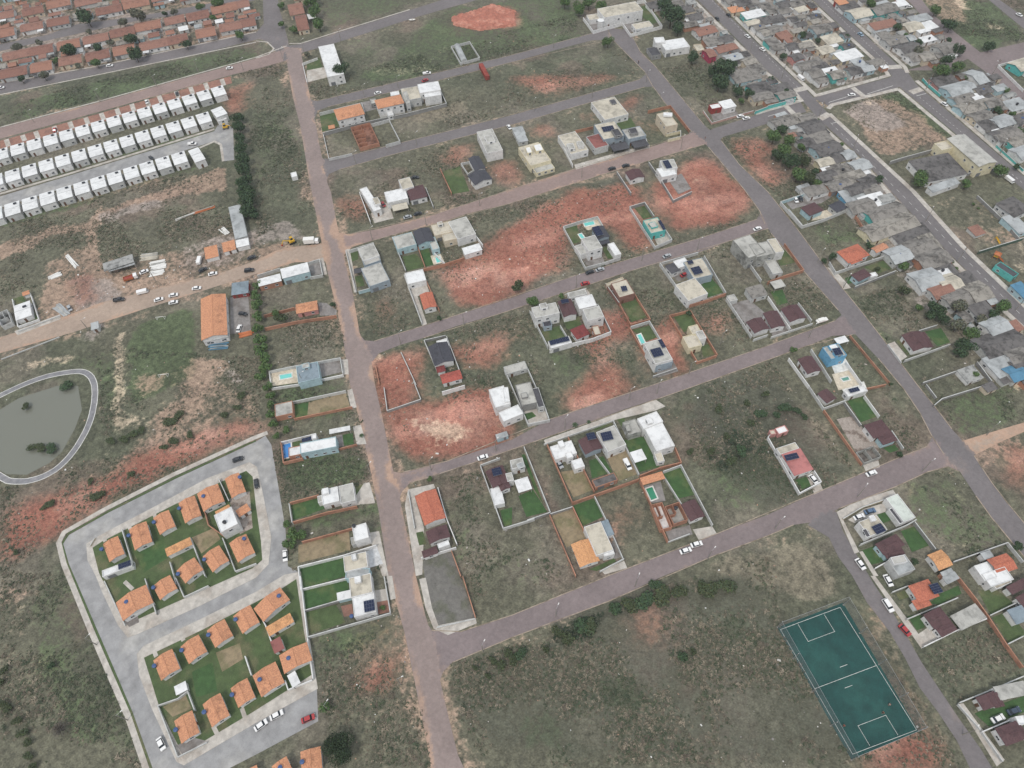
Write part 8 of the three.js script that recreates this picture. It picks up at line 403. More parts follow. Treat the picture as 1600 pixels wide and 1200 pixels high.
// a slab with real sides, so pavements and kerbs step up from the road
function slabGeo(polys, y) { // polys: array of closed loops [[x,z]...]
  const pos = [], uv = [];
  for (const loop of polys) {
    let area = 0; for (let i = 0; i < loop.length; i++) { const a = loop[i], b = loop[(i + 1) % loop.length]; area += a[0] * b[1] - b[0] * a[1]; }
    const l = area > 0 ? loop.slice().reverse() : loop; // viewed from above counter-clockwise
    const v2 = l.map(p => new THREE.Vector2(p[0], p[1])); const tri = THREE.ShapeUtils.triangulateShape(v2, []);
    for (const f of tri) { const [a, b, c] = f.map(i => l[i]); const cr = (b[0] - a[0]) * (c[1] - a[1]) - (b[1] - a[1]) * (c[0] - a[0]); for (const p of cr < 0 ? [a, b, c] : [a, c, b]) { pos.push(p[0], y, p[1]); uv.push(p[0], p[1]); } }
    for (let i = 0; i < l.length; i++) { const a = l[i], b = l[(i + 1) % l.length]; const q = [[a[0], y, a[1]], [a[0], 0, a[1]], [b[0], 0, b[1]], [a[0], y, a[1]], [b[0], 0, b[1]], [b[0], y, b[1]]]; for (const p of q) { pos.push(...p); uv.push(p[0] + p[1], p[2]); } }
  }
  const g = new THREE.BufferGeometry(); g.setAttribute('position', new THREE.Float32BufferAttribute(pos, 3)); g.setAttribute('uv', new THREE.Float32BufferAttribute(uv, 2)); g.computeVertexNormals(); return g;
}
let lift = 0;
for (const [name, pts, m, y] of D.sheets) {
  lift = (lift + 1) % 7; const yy = y + lift * .0011;
  if (m === 'water' || m.startsWith('pool') || name === 'road' || name.startsWith('dirt')) struct(name, flatGeo(pts), S[m], yy);
  else struct(name, slabGeo([pairs(pts)], yy), S[m]);
  if (m.startsWith('pool')) { const c = pairs(pts); c.push(c[0]); const [L, Rr] = stripPoly([...c, c[1]].flat(), .5); const n = c.length; const loops = []; for (let i = 0; i < n - 1; i++) loops.push([L[i], L[i + 1], Rr[i + 1], Rr[i]]); struct('pool_edge', slabGeo(loops, y + .06), S.white); }
}
for (const [ax, az, bx, bz, n] of D.dashes) for (let i = 0; i < n; i += 2) D.strips.push(['road_marking', [i, i + .9].flatMap(t => [ax + (bx - ax) * t / n, az + (bz - az) * t / n]), .14, 'white', .056]);
let si = 0;
for (const [name, pts, w, m, y] of D.strips) {
  const [L, Rr] = stripPoly(pts, w); const loops = []; for (let i = 0; i + 1 < L.length; i++) loops.push([L[i], L[i + 1], Rr[i + 1], Rr[i]]);
  struct(name, slabGeo(loops, y + (si++ % 9) * .0013), S[m]);
}

// ---------------------------------------------------------------- geometry builder
let uvo = 5;
class MB {
  constructor() { this.p = []; this.u = []; this.ox = (uvo = (uvo * 7 + 13) % 101) * .37; this.oy = uvo * .61 % 17; }
  tri(a, b, c) { const ux = b[0] - a[0], uy = b[1] - a[1], uz = b[2] - a[2], vx = c[0] - a[0], vy = c[1] - a[1], vz = c[2] - a[2]; const nx = Math.abs(uy * vz - uz * vy), ny = Math.abs(uz * vx - ux * vz), nz = Math.abs(ux * vy - uy * vx);
    for (const q of [a, b, c]) { this.p.push(...q); if (ny >= nx * .9 && ny >= nz * .9) this.u.push(q[0] + this.ox, q[2] + this.oy); else if (nx > nz) this.u.push(q[2] + this.ox, q[1] + this.oy); else this.u.push(q[0] + this.ox, q[1] + this.oy); } return this; }
  quad(a, b, c, d) { return this.tri(a, b, c).tri(a, c, d); }
  box(x0, x1, y0, y1, z0, z1, skip = '') {
    const a = [x0, y0, z1], b = [x1, y0, z1], c = [x1, y1, z1], d = [x0, y1, z1], e = [x0, y0, z0], f = [x1, y0, z0], g = [x1, y1, z0], h = [x0, y1, z0];
    this.quad(a, b, c, d).quad(f, e, h, g).quad(b, f, g, c).quad(e, a, d, h); if (!skip.includes('t')) this.quad(d, c, g, h); if (!skip.includes('b')) this.quad(e, f, b, a); return this; }
  geo() { const g = new THREE.BufferGeometry(); g.setAttribute('position', new THREE.Float32BufferAttribute(this.p, 3)); g.setAttribute('uv', new THREE.Float32BufferAttribute(this.u, 2)); g.computeVertexNormals(); return g; }
}
const winGeo = (() => { const b = new MB(); const w = .65, h = .55, t = .09; b.box(-w, w, -h, -h + t, 0, .08); b.box(-w, w, h - t, h, 0, .08); b.box(-w, -w + t, -h + t, h - t, 0, .08); b.box(w - t, w, -h + t, h - t, 0, .08); b.box(-.04, .04, -h + t, h - t, 0, .07); b.box(-w - .08, w + .08, -h - .08, -h - .003, 0, .16); return b.geo(); })();
const paneGeo = new MB().box(-.56, .56, -.46, .46, .005, .04).geo();
const doorGeo = new MB().box(-.5, .5, 0, 2.1, 0, .05).geo(), handleGeo = new MB().box(.3, .42, 1, 1.05, .05, .1).geo();
const garGeo = new MB().box(-1.3, 1.3, 0, 2.2, 0, .05).box(-1.3, 1.3, .7, .74, .05, .07).box(-1.3, 1.3, 1.45, 1.49, .05, .07).geo();
function openings(parent, w, d, y0, h, mode, main) {
  const st = Math.max(1, Math.floor((h - .2) / 2.75));
  const faces = [[0, d / 2, 0, w], [0, -d / 2, Math.PI, w], [w / 2, 0, Math.PI / 2, d], [-w / 2, 0, -Math.PI / 2, d]];
  faces.forEach(([fx, fz, a, len], fi) => {
    if (len < 2.4) return; const n = Math.min(4, Math.max(1, Math.floor(len / 3.4)));
    for (let s = 0; s < st; s++) for (let i = 0; i < n; i++) {
      const side = fi > 1; if (rnd() < (side ? .55 : .25)) continue;
      const o = (i + .5) / n * len - len / 2, x = fx + Math.cos(a) * o, z = fz - Math.sin(a) * o, cx = x + Math.sin(a) * .004, cz = z + Math.cos(a) * .004;
      if (s === 0 && !side && main && i === 0 && y0 < .1) { const gar = w > 8 && fi === 0 && rnd() < .4; const m = mesh(gar ? 'garage_door' : 'door', gar ? garGeo : doorGeo, gar ? M.garage : M.door, parent); m.position.set(cx, y0 + .02, cz); m.rotation.y = a; if (!gar) mesh('handle', handleGeo, M.metal, m); continue; }
      const m = mesh('window', winGeo, M.frame, parent); m.position.set(cx, y0 + 1.55 + s * 2.75, cz); m.rotation.y = a; if (h < 2.5) m.position.y = y0 + h * .55; mesh('pane', paneGeo, M.pane, m);
    }
  });
}
function gableRoof(w, d, h, rise, oh, th) { // ridge along x; open boxes of two slabs with closed ends
  const b = new MB(), X = w / 2 + oh, Z = d / 2 + oh, ye = h - rise * oh / (d / 2), yr = h + rise;
  for (const s of [1, -1]) {
    const A = [-X, ye, s * Z], B = [X, ye, s * Z], C = [X, yr, 0], E = [-X, yr, 0], dn = p => [p[0], p[1] - th, p[2]];
    const q = (a, b2, c, e) => s > 0 ? b.quad(a, b2, c, e) : b.quad(e, c, b2, a);
    q(A, B, C, E); q(dn(B), dn(A), dn(E), dn(C)); q(dn(A), dn(B), B, A); q(dn(B), dn(C), C, B); q(dn(E), dn(A), A, E);
  } return b; }
function hipRoof(w, d, h, rise, oh, th) {
  const b = new MB(), swap = d > w, W = swap ? d : w, Dp = swap ? w : d, X = W / 2 + oh, Z = Dp / 2 + oh, r = Math.max(.2, W / 2 - Dp / 2), y = h, yr = h + rise;
  const f = p => swap ? [p[2], p[1], -p[0]] : p;
  const c = [[-X, y, Z], [X, y, Z], [X, y, -Z], [-X, y, -Z]], R1 = [-r, yr, 0], R2 = [r, yr, 0];
  const Q = (...p) => { p = p.map(f); p.length === 3 ? b.tri(...p) : b.quad(...p); };
  Q(c[0], c[1], R2, R1); Q(c[2], c[3], R1, R2); Q(c[1], c[2], R2); Q(c[3], c[0], R1);
  const dn = p => [p[0], p[1] - th, p[2]]; for (let i = 0; i < 4; i++) Q(dn(c[i]), dn(c[(i + 1) % 4]), c[(i + 1) % 4], c[i]); Q(dn(c[3]), dn(c[2]), dn(c[1]), dn(c[0])); return b; }
function ridgeGeo(x0, x1, y) { return new MB().quad([x0, y - .03, .16], [x1, y - .03, .16], [x1, y + .09, 0], [x0, y + .09, 0]).quad([x0, y + .09, 0], [x1, y + .09, 0], [x1, y - .03, -.16], [x0, y - .03, -.16]).geo(); }
const postGeo = new MB().box(-.09, .09, 0, 1, -.09, .09).geo();
function volume(g, v, first) {
  const [k, dx, dz, w, d, da, h, roof, wm, base = 0, win = 1] = v, H = h - base;
  const at = m => { m.position.set(dx, base, dz); m.rotation.y = da; return m; };
  const rm = R[roof] ?? R.cg, wmat = Wm[wm] ?? Wm.w; let wall, roofm;
  const posts = () => { for (const [sx, sz] of [[-1, -1], [1, -1], [1, 1], [-1, 1]]) { const p = mesh('post', postGeo, M.post, g); const c = Math.cos(da), s = Math.sin(da), x = sx * (w / 2 - .25), z = sz * (d / 2 - .25); p.position.set(dx + x * c + z * s, base, dz - x * s + z * c); p.rotation.y = da; p.scale.y = H - .15; } };
  if (k === 'S' || (k === 'X' && wm === 'posts')) {
    const b = new MB().box(-w / 2, w / 2, H - .14, H, -d / 2, d / 2).box(-w / 2, w / 2, H, H + .07, -d / 2, -d / 2 + .12).box(-w / 2, w / 2, H, H + .07, d / 2 - .12, d / 2); for (let x = -w / 2 + 1.5; x < w / 2 - .5; x += 1.5) b.box(x - .05, x + .05, H, H + .04, -d / 2 + .13, d / 2 - .13, 'b');
    roofm = at(mesh('roof', b.geo(), rm, g)); posts(); return;
  }
  if (k === 'U') {
    const b = new MB(), t = .18, X = w / 2, Z = d / 2; b.box(-X, X, 0, H, -Z, -Z + t).box(-X, X, 0, H * .92, Z - t, Z).box(-X, -X + t, 0, H, -Z + t, Z - t).box(X - t, X, 0, H * .96, -Z + t, Z - t);
    at(mesh('wall', b.geo(), wmat, g));
    const q = new MB(), n = Math.max(1, Math.round(d / 4)); for (let i = 1; i < n; i++) { const z = -Z + i / n * d; q.box(-X + t + .01, (rnd() - .3) * X, 0, H * rr(.75, .98), z - .07, z + .07); } q.box(-.07, .07, 0, H * .9, -Z + t + .01, -Z + d / n - .08); at(mesh('partition_wall', q.geo(), wmat, g));
    at(mesh('floor_slab', new MB().box(-X + t, X - t, .01, .1, -Z + t, Z - t).geo(), rm, g)); return;
  }
  if (k === 'B') { const b = new MB(), n = 12; const P = i => { const a = i / n * Math.PI; return [Math.cos(a) * w / 2, H * .35 + Math.sin(a) * H * .65]; };
    for (let i = 0; i < n; i++) { const [x0, y0] = P(i), [x1, y1] = P(i + 1); b.quad([x0, y0, d / 2], [x0, y0, -d / 2], [x1, y1, -d / 2], [x1, y1, d / 2]); }
    at(mesh('roof', b.geo(), rm, g)); const e = new MB(); for (const s of [1, -1]) for (let i = 0; i < n; i++) { const [x0, y0] = P(i), [x1, y1] = P(i + 1), z = s * (d / 2 - .05); s > 0 ? e.quad([x0, 0, z], [x0, y0, z], [x1, y1, z], [x1, 0, z]) : e.quad([x0, 0, z], [x1, 0, z], [x1, y1, z], [x0, y0, z]); } e.box(-w / 2, -w / 2 + .1, 0, H * .35, -d / 2 + .06, d / 2 - .06).box(w / 2 - .1, w / 2, 0, H * .35, -d / 2 + .06, d / 2 - .06); wall = at(mesh('wall', e.geo(), wmat, g)); return; }
  if (k === 'T') { at(mesh('turret', new THREE.CylinderGeometry(w / 2, w / 2, H, 20).translate(0, H / 2, 0), wmat, g)); at(mesh('turret_roof', new THREE.CylinderGeometry(w / 2 + .2, w / 2 + .2, .2, 20).translate(0, H + .11, 0), rm, g)); return; }
  const X = w / 2, Z = d / 2;
  if (k === 'F') {
    const t = .16, pr = H > 1.6 ? .38 : .12, b = new MB(); b.box(-X, X, 0, H, -Z, Z, 'tb');
    const top = (x0, x1, z0, z1) => b.quad([x0, H, z1], [x1, H, z1], [x1, H, z0], [x0, H, z0]); top(-X, X, Z - t, Z); top(-X, X, -Z, -Z + t); top(-X, -X + t, -Z + t, Z - t); top(X - t, X, -Z + t, Z - t);
    const y = H - pr, xi = X - t, zi = Z - t; b.quad([xi, y, zi], [-xi, y, zi], [-xi, H, zi], [xi, H, zi]).quad([-xi, y, -zi], [xi, y, -zi], [xi, H, -zi], [-xi, H, -zi]).quad([xi, y, -zi], [xi, y, zi], [xi, H, zi], [xi, H, -zi]).quad([-xi, y, zi], [-xi, y, -zi], [-xi, H, -zi], [-xi, H, zi]);
    wall = at(mesh('wall', b.geo(), wmat, g));
    const r = new MB(), f = .05 * Math.min(w, d) * .4; // shallow fall to one side, sheets lapped across it
    r.quad([-xi, y, zi], [xi, y, zi], [xi, y + Math.min(f, pr * .6), -zi], [-xi, y + Math.min(f, pr * .6), -zi]);
    const lap = Math.min(f, pr * .6); for (let z = -zi + 2.2; z < zi - .6; z += 2.2) { const yy = y + lap * (zi - z) / (2 * zi); r.box(-xi, xi, yy - .02, yy + .025, z - .06, z + .06, 'b'); }
    roofm = at(mesh('roof', r.geo(), rm, g));
  } else if (k === 'W') {
    wall = at(mesh('wall', gableWall(w, d, H - .3, .45).geo(), wmat, g));
    roofm = at(mesh('roof', gableRoof(w, d, H - .28, .45, .22, .1).geo(), rm, g)); at(0 || mesh('ridge', ridgeGeo(-X - .2, X + .2, H + .17), R.lg, g));
  } else if (k === 'X') {
    const rise = Math.min(.7, d * .07), b = new MB(); b.box(-X, X, 0, H - rise, -Z, Z, 'tb'); b.quad([-X, H - rise, -Z], [X, H - rise, -Z], [X, H - .01, -Z], [-X, H - .01, -Z].slice()); b.tri([X, H - rise, Z], [X, H - rise, -Z], [X, H - .01, -Z]).tri([-X, H - rise, -Z], [-X, H - rise, Z], [-X, H - .01, -Z]);
    wall = at(mesh('wall', b.geo(), wmat, g));
    const o = .25, r = new MB(), y0 = H - rise - rise * o / d, y1 = H + rise * o / d, A = [-X - o, y0, Z + o], B = [X + o, y0, Z + o], C = [X + o, y1, -Z - o], E = [-X - o, y1, -Z - o], up = p => [p[0], p[1] + .07, p[2]];
    r.quad(up(A), up(B), up(C), up(E)).quad(B, A, E, C).quad(A, B, up(B), up(A)).quad(B, C, up(C), up(B)).quad(C, E, up(E), up(C)).quad(E, A, up(A), up(E));
    for (let z = -Z + 1.8; z < Z - .5; z += 1.8) { const yy = y0 + (y1 - y0) * (Z + o - z) / (d + 2 * o) + .07; r.box(-X - o, X + o, yy - .02, yy + .02, z - .06, z + .06, 'b'); }
    for (const e of [-X - o + .08, X + o - .08]) r.quad([e - .07, y0 + .12, Z + o], [e + .07, y0 + .12, Z + o], [e + .07, y1 + .12, -Z - o], [e - .07, y1 + .12, -Z - o]);
    roofm = at(mesh('roof', r.geo(), rm, g));
  } else if (k === 'H') {
    wall = at(mesh('wall', new MB().box(-X, X, 0, H - .02, -Z, Z, 'b').geo(), wmat, g)); const rise = .3 * Math.min(w, d) / 2;
    roofm = at(mesh('roof', hipRoof(w, d, H + .14, rise, .45, .12).geo(), rm, g)); const L = Math.max(.3, Math.abs(w - d) / 2), rg = mesh('ridge', ridgeGeo(-L, L, H + .14 + rise + .02), rm, roofm); if (d > w) rg.rotation.y = Math.PI / 2;
  } else {
    const V = k === 'V', ww = V ? d : w, dd = V ? w : d, rise = (V ? .2 : .27) * dd / 2;
    wall = mesh('wall', gableWall(ww, dd, H - .12, rise).geo(), wmat, g); roofm = mesh('roof', gableRoof(ww, dd, H, rise, .4, .11).geo(), rm, g); const rg = mesh('ridge', ridgeGeo(-ww / 2 - .35, ww / 2 + .35, H + rise + .03), rm, roofm);
    for (const m of [wall, roofm]) { at(m); if (V) m.rotation.y += Math.PI / 2; }
  }
  if (win) { const holder = new THREE.Group(); const keep = []; const tmp = { add(m) { keep.push(m); } }; openings(tmp, w, d, 0, k === 'F' ? H : H - .3, win, first && base < .1); const c = Math.cos(da), s = Math.sin(da); for (const m of keep) { const { x, z } = m.position; m.position.set(dx + x * c + z * s, base + m.position.y, dz - x * s + z * c); m.rotation.y += da; g.add(m); } }
}
function gableWall(w, d, h, rise) { const b = new MB(), X = w / 2, Z = d / 2; b.box(-X, X, 0, h, -Z, Z, 'tb'); b.tri([X, h, Z], [X, h, -Z], [X, h + rise, 0]).tri([-X, h, -Z], [-X, h, Z], [-X, h + rise, 0]); b.quad([-X, h, Z], [X, h, Z], [X, h + rise * .97, 0], [-X, h + rise * .97, 0]).quad([X, h, -Z], [-X, h, -Z], [-X, h + rise * .97, 0], [X, h + rise * .97, 0]); return b; }
const tankGeo = (() => { const g = new THREE.LatheGeometry([[0, 0], [.52, 0], [.66, .95], [.7, .97], [.68, 1.03], [.3, 1.18], [.14, 1.2], [.14, 1.25], [0, 1.26]].map(p => new THREE.Vector2(...p)), 18); return g; })();
const panelCache = {};
const panelGeo = (w, d) => { const k = w.toFixed(2) + d.toFixed(2); return panelCache[k] ??= new MB().box(-w / 2, w / 2, 0, .04, -d / 2, d / 2, 'b').geo(); };
function buildHouse([ni, li, gi, [x, z, th], vols, solars = [], tanks = []]) {
  const [name, cat] = D.names[ni].split('|');
  const g = thing(name, D.labels[li], cat, gi < 0 ? D.labels[li] : D.groups[gi], x, z, th);
  vols.forEach((v, i) => volume(g, v, i === 0));
  for (const [lx, lz, w, d, da, h, nx, ny] of solars) {
    const rack = mesh('solar_array', (() => { const b = new MB(); for (let j = 0; j <= ny; j++) { const zz = -d / 2 + d * j / ny; b.box(-w / 2, w / 2, -.3, .02, zz - .03, zz + .03); } return b.geo(); })(), M.solarFrame, g);
    rack.position.set(lx, h + .34, lz); rack.rotation.y = da; rack.rotation.x = .02;
    for (let i = 0; i < nx; i++) for (let j = 0; j < ny; j++) { const p = mesh('solar_panel', panelGeo(w / nx * .95, d / ny * .95), M.solar, rack); p.position.set(-w / 2 + (i + .5) * w / nx, .025, -d / 2 + (j + .5) * d / ny); }
  }
  for (const [lx, lz, h, k] of tanks) {
    if (k === 2) { const m = mesh('roof_tank', new MB().box(-.75, .75, 0, .35, -.55, .55, 'b').box(-.6, .6, .35, .42, -.42, .42, 'b').geo(), M.boxDark, g); m.position.set(lx, h - .15, lz); m.rotation.y = .05; }
    else { const m = mesh('water_tank', tankGeo, k ? M.tankBlack : M.tankBlue, g); m.position.set(lx, Math.max(0, h - 1.05), lz); }
  }
  return g;
}
D.houses.forEach(buildHouse);
{ // small outbuildings filling the gaps of the crowded blocks
  const free = (cx, cz, w, d, th, mark) => { const c = Math.cos(th), s = Math.sin(th); let ok = true; for (let u = -1; u <= 1.001; u += .2) for (let v = -1; v <= 1.001; v += .2) { const lx = u * (w / 2 + .3), lz = v * (d / 2 + .3), x = cx + lx * c + lz * s, z = cz - lx * s + lz * c, i = Math.floor((x - X0) / (X1 - X0) * CS), j = Math.floor((z - Z0) / (Z1 - Z0) * CS), k = j * CS + i; if (i < 0 || j < 0 || i >= CS || j >= CS) return false; if (mark) occ[k] = 1; else if (occ[k]) ok = false; } return ok; };
  const nt = D.names.length; D.names.push('outbuilding|hut');
  D.blocks.forEach(([th, n, kind, ...pts]) => {
    const cells = []; raster(pts, i => { if (!occ[i]) cells.push(i); });
    for (let t = 0, made = 0; t < 900 && made < n && cells.length; t++) {
      const q = cells[Math.floor(rnd() * cells.length)], x = X0 + (q % CS + .5) / CS * (X1 - X0), z = Z0 + (Math.floor(q / CS) + .5) / CS * (Z1 - Z0), w = rr(3.4, 8), d = rr(3.2, 6.5), a = th + rr(-.06, .06); if (!free(x, z, w, d, a)) continue;
      free(x, z, w, d, a, true); made++; const rf = kind ? pick(['rb0', 'rb1', 'lg', 'wh', 'fg2', 'rb2']) : pick(['fg0', 'fg1', 'fg2', 'fg0', 'lg', 'rb0', 'fg1', 'lg2']), rn = { fg0: 'stained grey', fg1: 'dark grey', fg2: 'mottled grey', lg: 'pale metal', wh: 'white metal', lg2: 'patched metal' }[rf] ?? 'faded tile';
      D.labels.push('small ' + rn + ' roofed outbuilding ' + (kind ? 'between red tiled estate houses' : 'squeezed among the crowded avenue blocks')); D.groups.push((kind ? 'estate ' : 'avenue block ') + rn + ' outbuildings');
      buildHouse([nt, D.labels.length - 1, D.groups.length - 1, [x, z, a], [[rnd() < .5 ? 'X' : 'G', 0, 0, w, d, 0, rr(2.4, 3.2), rf, pick(['w', 'lgw', 'be', 'bk', 'w', 'bl', 'lgw'])]]]);
    } });
}

// ---------------------------------------------------------------- boundary walls
for (const [pts, h, m, li] of D.walls) {
  const [L, Rr] = stripPoly(pts, .2), [L2, R2] = stripPoly(pts, .32), mk = (l, r, y0, y1, cap) => { const b = new MB(); for (let i = 0; i + 1 < l.length; i++) { const a = l[i], c = l[i + 1], e = r[i + 1], f = r[i];
    b.quad([a[0], y0, a[1]], [c[0], y0, c[1]], [c[0], y1, c[1]], [a[0], y1, a[1]]).quad([e[0], y0, e[1]], [f[0], y0, f[1]], [f[0], y1, f[1]], [e[0], y1, e[1]]).quad([a[0], y1, a[1]], [c[0], y1, c[1]], [e[0], y1, e[1]], [f[0], y1, f[1]]); if (cap) b.quad([a[0], y0, a[1]], [f[0], y0, f[1]], [e[0], y0, e[1]], [c[0], y0, c[1]]); }
    const n = l.length - 1; b.quad([l[0][0], y0, l[0][1]], [l[0][0], y1, l[0][1]], [r[0][0], y1, r[0][1]], [r[0][0], y0, r[0][1]]).quad([l[n][0], y0, l[n][1]], [r[n][0], y0, r[n][1]], [r[n][0], y1, r[n][1]], [l[n][0], y1, l[n][1]]); return b.geo(); };
  const mx = pts[0], mz = pts[1]; const sub = a => a.map(p => [p[0] - mx, p[1] - mz]);
  const g = thing(m === 'gn' ? 'fence' : 'boundary_wall', D.labels[li], m === 'gn' ? 'fence' : 'wall', labelCount[li] > 1 ? 'plot boundary walls' : '', mx, mz);
  mesh('wall_panel', mk(sub(L), sub(Rr), 0, h - .06), Wm[m] ?? Wm.g, g); mesh('coping', mk(sub(L2), sub(R2), h - .06, h, true), m === 'bk' ? Wm.bk : m === 'w' ? Wm.w : Wm.lgw, g);
}

// ---------------------------------------------------------------- trees
function crownGeo(n, size, flat, lobes, sd) {
  const keep = seed; seed = sd; const L = []; for (let i = 0; i < lobes; i++) { const a = rr(0, 6.28), r = i ? rr(.25, .62) : 0; L.push([Math.cos(a) * r, rr(-.25, .35) * flat, Math.sin(a) * r, rr(.38, .58)]); }
  const p = [], c = [];
  for (let i = 0; i < n; i++) {
    const l = L[i % lobes]; let x, y, z, q; do { x = rr(-1, 1); y = rr(-1, 1); z = rr(-1, 1); q = x * x + y * y + z * z; } while (q > 1 || q < .3);
    const px = l[0] + x * l[3], py = l[1] + y * l[3] * flat, pz = l[2] + z * l[3], s = size * rr(.6, 1.3);
    const v = new THREE.Vector3(x + rr(-.8, .8), y + rr(-.4, 1.1), z + rr(-.8, .8)).normalize(), t = new THREE.Vector3(rr(-1, 1), rr(-1, 1), rr(-1, 1)).cross(v).normalize(), b = new THREE.Vector3().crossVectors(v, t);
    const pt = (u, w) => [px + (t.x * u + b.x * w) * s, py + (t.y * u + b.y * w) * s, pz + (t.z * u + b.z * w) * s];
    const k = rr(.6, 1.25), cl = [k * rr(.85, 1.15), k, k * rr(.75, 1.1)]; const A = pt(-1, 0), B = pt(0, -.55), C = pt(1, .1), E = pt(.1, .6);
    for (const q2 of [A, B, C, A, C, E]) { p.push(...q2); c.push(...cl); }
  }
  const g = new THREE.BufferGeometry(); g.setAttribute('position', new THREE.Float32BufferAttribute(p, 3)); g.setAttribute('color', new THREE.Float32BufferAttribute(c, 3)); g.computeVertexNormals(); seed = keep; return g;
}
const CR = { s: [1, 2, 3, 4].map(i => crownGeo(420, .17, .8, 5, i * 131)), l: [1, 2, 3, 4].map(i => crownGeo(1300, .1, .8, 9, i * 717)), f: [1, 2, 3].map(i => crownGeo(420, .15, .6, 8, i * 511)), x: [crownGeo(5200, .055, .85, 14, 99)] };
const leafM = (r, g, b) => new THREE.MeshStandardMaterial({ color: hex(r, g, b), vertexColors: true, roughness: .9, side: THREE.DoubleSide });
const LM = [leafM(62, 82, 58), leafM(84, 108, 66), leafM(104, 106, 94), leafM(60, 76, 56), leafM(70, 80, 56), leafM(46, 62, 40), leafM(112, 106, 100)];
function trunkGeo() { const gs = [new THREE.CylinderGeometry(.06, .11, 1, 7).translate(0, .5, 0)]; for (let i = 0; i < 4; i++) { const a = i * 1.6 + .4, g = new THREE.CylinderGeometry(.025, .05, .7, 5).translate(0, .35, 0); g.rotateZ(.6); g.rotateY(a); g.translate(0, .75, 0); gs.push(g); } return mergeGeometries(gs); }
const TG = trunkGeo();
function twigGeo(sd) { const keep = seed; seed = sd; const p = []; for (let i = 0; i < 900; i++) { const a = rr(0, 6.28), e = Math.acos(rr(.02, 1)), d = new THREE.Vector3(Math.sin(e) * Math.cos(a), Math.cos(e) * .8, Math.sin(e) * Math.sin(a)), s = rr(.05, .6), l = rr(.15, .4), t = new THREE.Vector3(rr(-1, 1), rr(-1, 1), rr(-1, 1)).normalize(), d2 = d.clone().addScaledVector(t, .5).normalize(), o = d.clone().multiplyScalar(s), q = o.clone().addScaledVector(d2, l), w = new THREE.Vector3().crossVectors(d2, t).multiplyScalar(.014); p.push(o.x - w.x, o.y - w.y - .5, o.z - w.z, o.x + w.x, o.y + w.y - .5, o.z + w.z, q.x, q.y - .5, q.z); } seed = keep; const g = new THREE.BufferGeometry(); g.setAttribute('position', new THREE.Float32BufferAttribute(p, 3)); g.computeVertexNormals(); return g; }
const TW = twigGeo(42);
function palmGeo() { const b = new MB(); for (let i = 0; i < 13; i++) { const a = i * 2.4, dr = .55 + (i % 3) * .25; let prev = null; for (let j = 0; j <= 6; j++) { const t = j / 6, r = t * 1.0, y = .45 * Math.sin(t * 2.2) - dr * t * t * .7, w = .13 * Math.sin(Math.PI * (t * .85 + .12)); const c = [Math.cos(a) * r, y, Math.sin(a) * r], n = [-Math.sin(a) * w, -.05, Math.cos(a) * w]; const q = [[c[0] + n[0], c[1] + n[1], c[2] + n[2]], c, [c[0] - n[0], c[1] + n[1], c[2] - n[2]]]; if (prev) { b.quad(prev[0], q[0], q[1], prev[1]); b.quad(prev[1], q[1], q[2], prev[2]); } prev = q; } } return b.geo(); }
const PG = palmGeo(); const palmM = new THREE.MeshStandardMaterial({ color: hex(66, 84, 58), roughness: .9, side: THREE.DoubleSide });
for (const [x, z, Rr, H, k, li] of D.trees) {
  const lb = D.labels[li], bush = / bush | shrub |scrub|water-edge|low green shrub/.test(lb + ' '), hed = /hedge/.test(lb), name = k === 3 ? 'palm_tree' : bush ? 'shrub' : k === 6 ? 'bare_tree' : hed ? 'hedge_tree' : 'tree';
  const g = thing(name, lb, bush ? 'bush' : 'tree', labelCount[li] > 1 ? lb.replace(/^(\w+ )/, '').replace(/\btree\b/, 'trees').replace(/\bbush\b/, 'bushes') : '', x, z, rr(0, 6.28));
  const t = mesh(bush ? 'stem' : 'trunk', TG, M.bark, g); const th = H * .5, tr = Math.max(.6, H * .16) * (bush ? .5 : 1); t.scale.set(tr * 1.5, th, tr * 1.5);
  const cy = H * .58, sy = H * .5;
  let c; if (k === 6) { c = mesh('crown', TW, LM[6], g); c.scale.set(Rr, sy * 1.5, Rr); c.position.y = cy; }
  else if (k === 3) { c = mesh('crown', PG, palmM, g); c.scale.setScalar(Rr * 1.1); c.position.y = H * .8; t.scale.y = H * .8; }
  else { c = mesh('crown', k === 5 ? CR.x[0] : bush ? pick(CR.f) : Rr > 3.2 ? pick(CR.l) : pick(CR.s), LM[k], g); c.scale.set(Rr * 1.02, sy * 1.1, Rr * 1.02); c.position.y = cy; c.rotation.y = rr(0, 6); }
}

// ---------------------------------------------------------------- vehicles
const paint = (r, g, b) => new THREE.MeshPhysicalMaterial({ color: hex(r, g, b), roughness: .4, clearcoat: .6, clearcoatRoughness: .15 });
const PC = { w: paint(236, 236, 236), s: paint(168, 172, 176), k: paint(44, 46, 50), r: paint(168, 44, 46), bl: paint(150, 176, 196), bl2: paint(78, 104, 134), bl3: paint(48, 64, 84) };
function frustum(x0, x1, x2, x3, y0, y1, z0, z1) { const b = new MB(), A = [x0, y0, z0], B = [x3, y0, z0], C = [x3, y0, -z0], E = [x0, y0, -z0], a = [x1, y1, z1], c = [x2, y1, z1], d = [x2, y1, -z1], e = [x1, y1, -z1]; b.quad(A, B, c, a).quad(C, E, e, d).quad(B, C, d, c).quad(E, A, a, e).quad(a, c, d, e); return b; }
const rbox = (w, h, d, r, x, y, z) => { const g = new RoundedBoxGeometry(w, h, d, 2, r); g.translate(x, y, z); return g.index ? g.toNonIndexed() : g; };
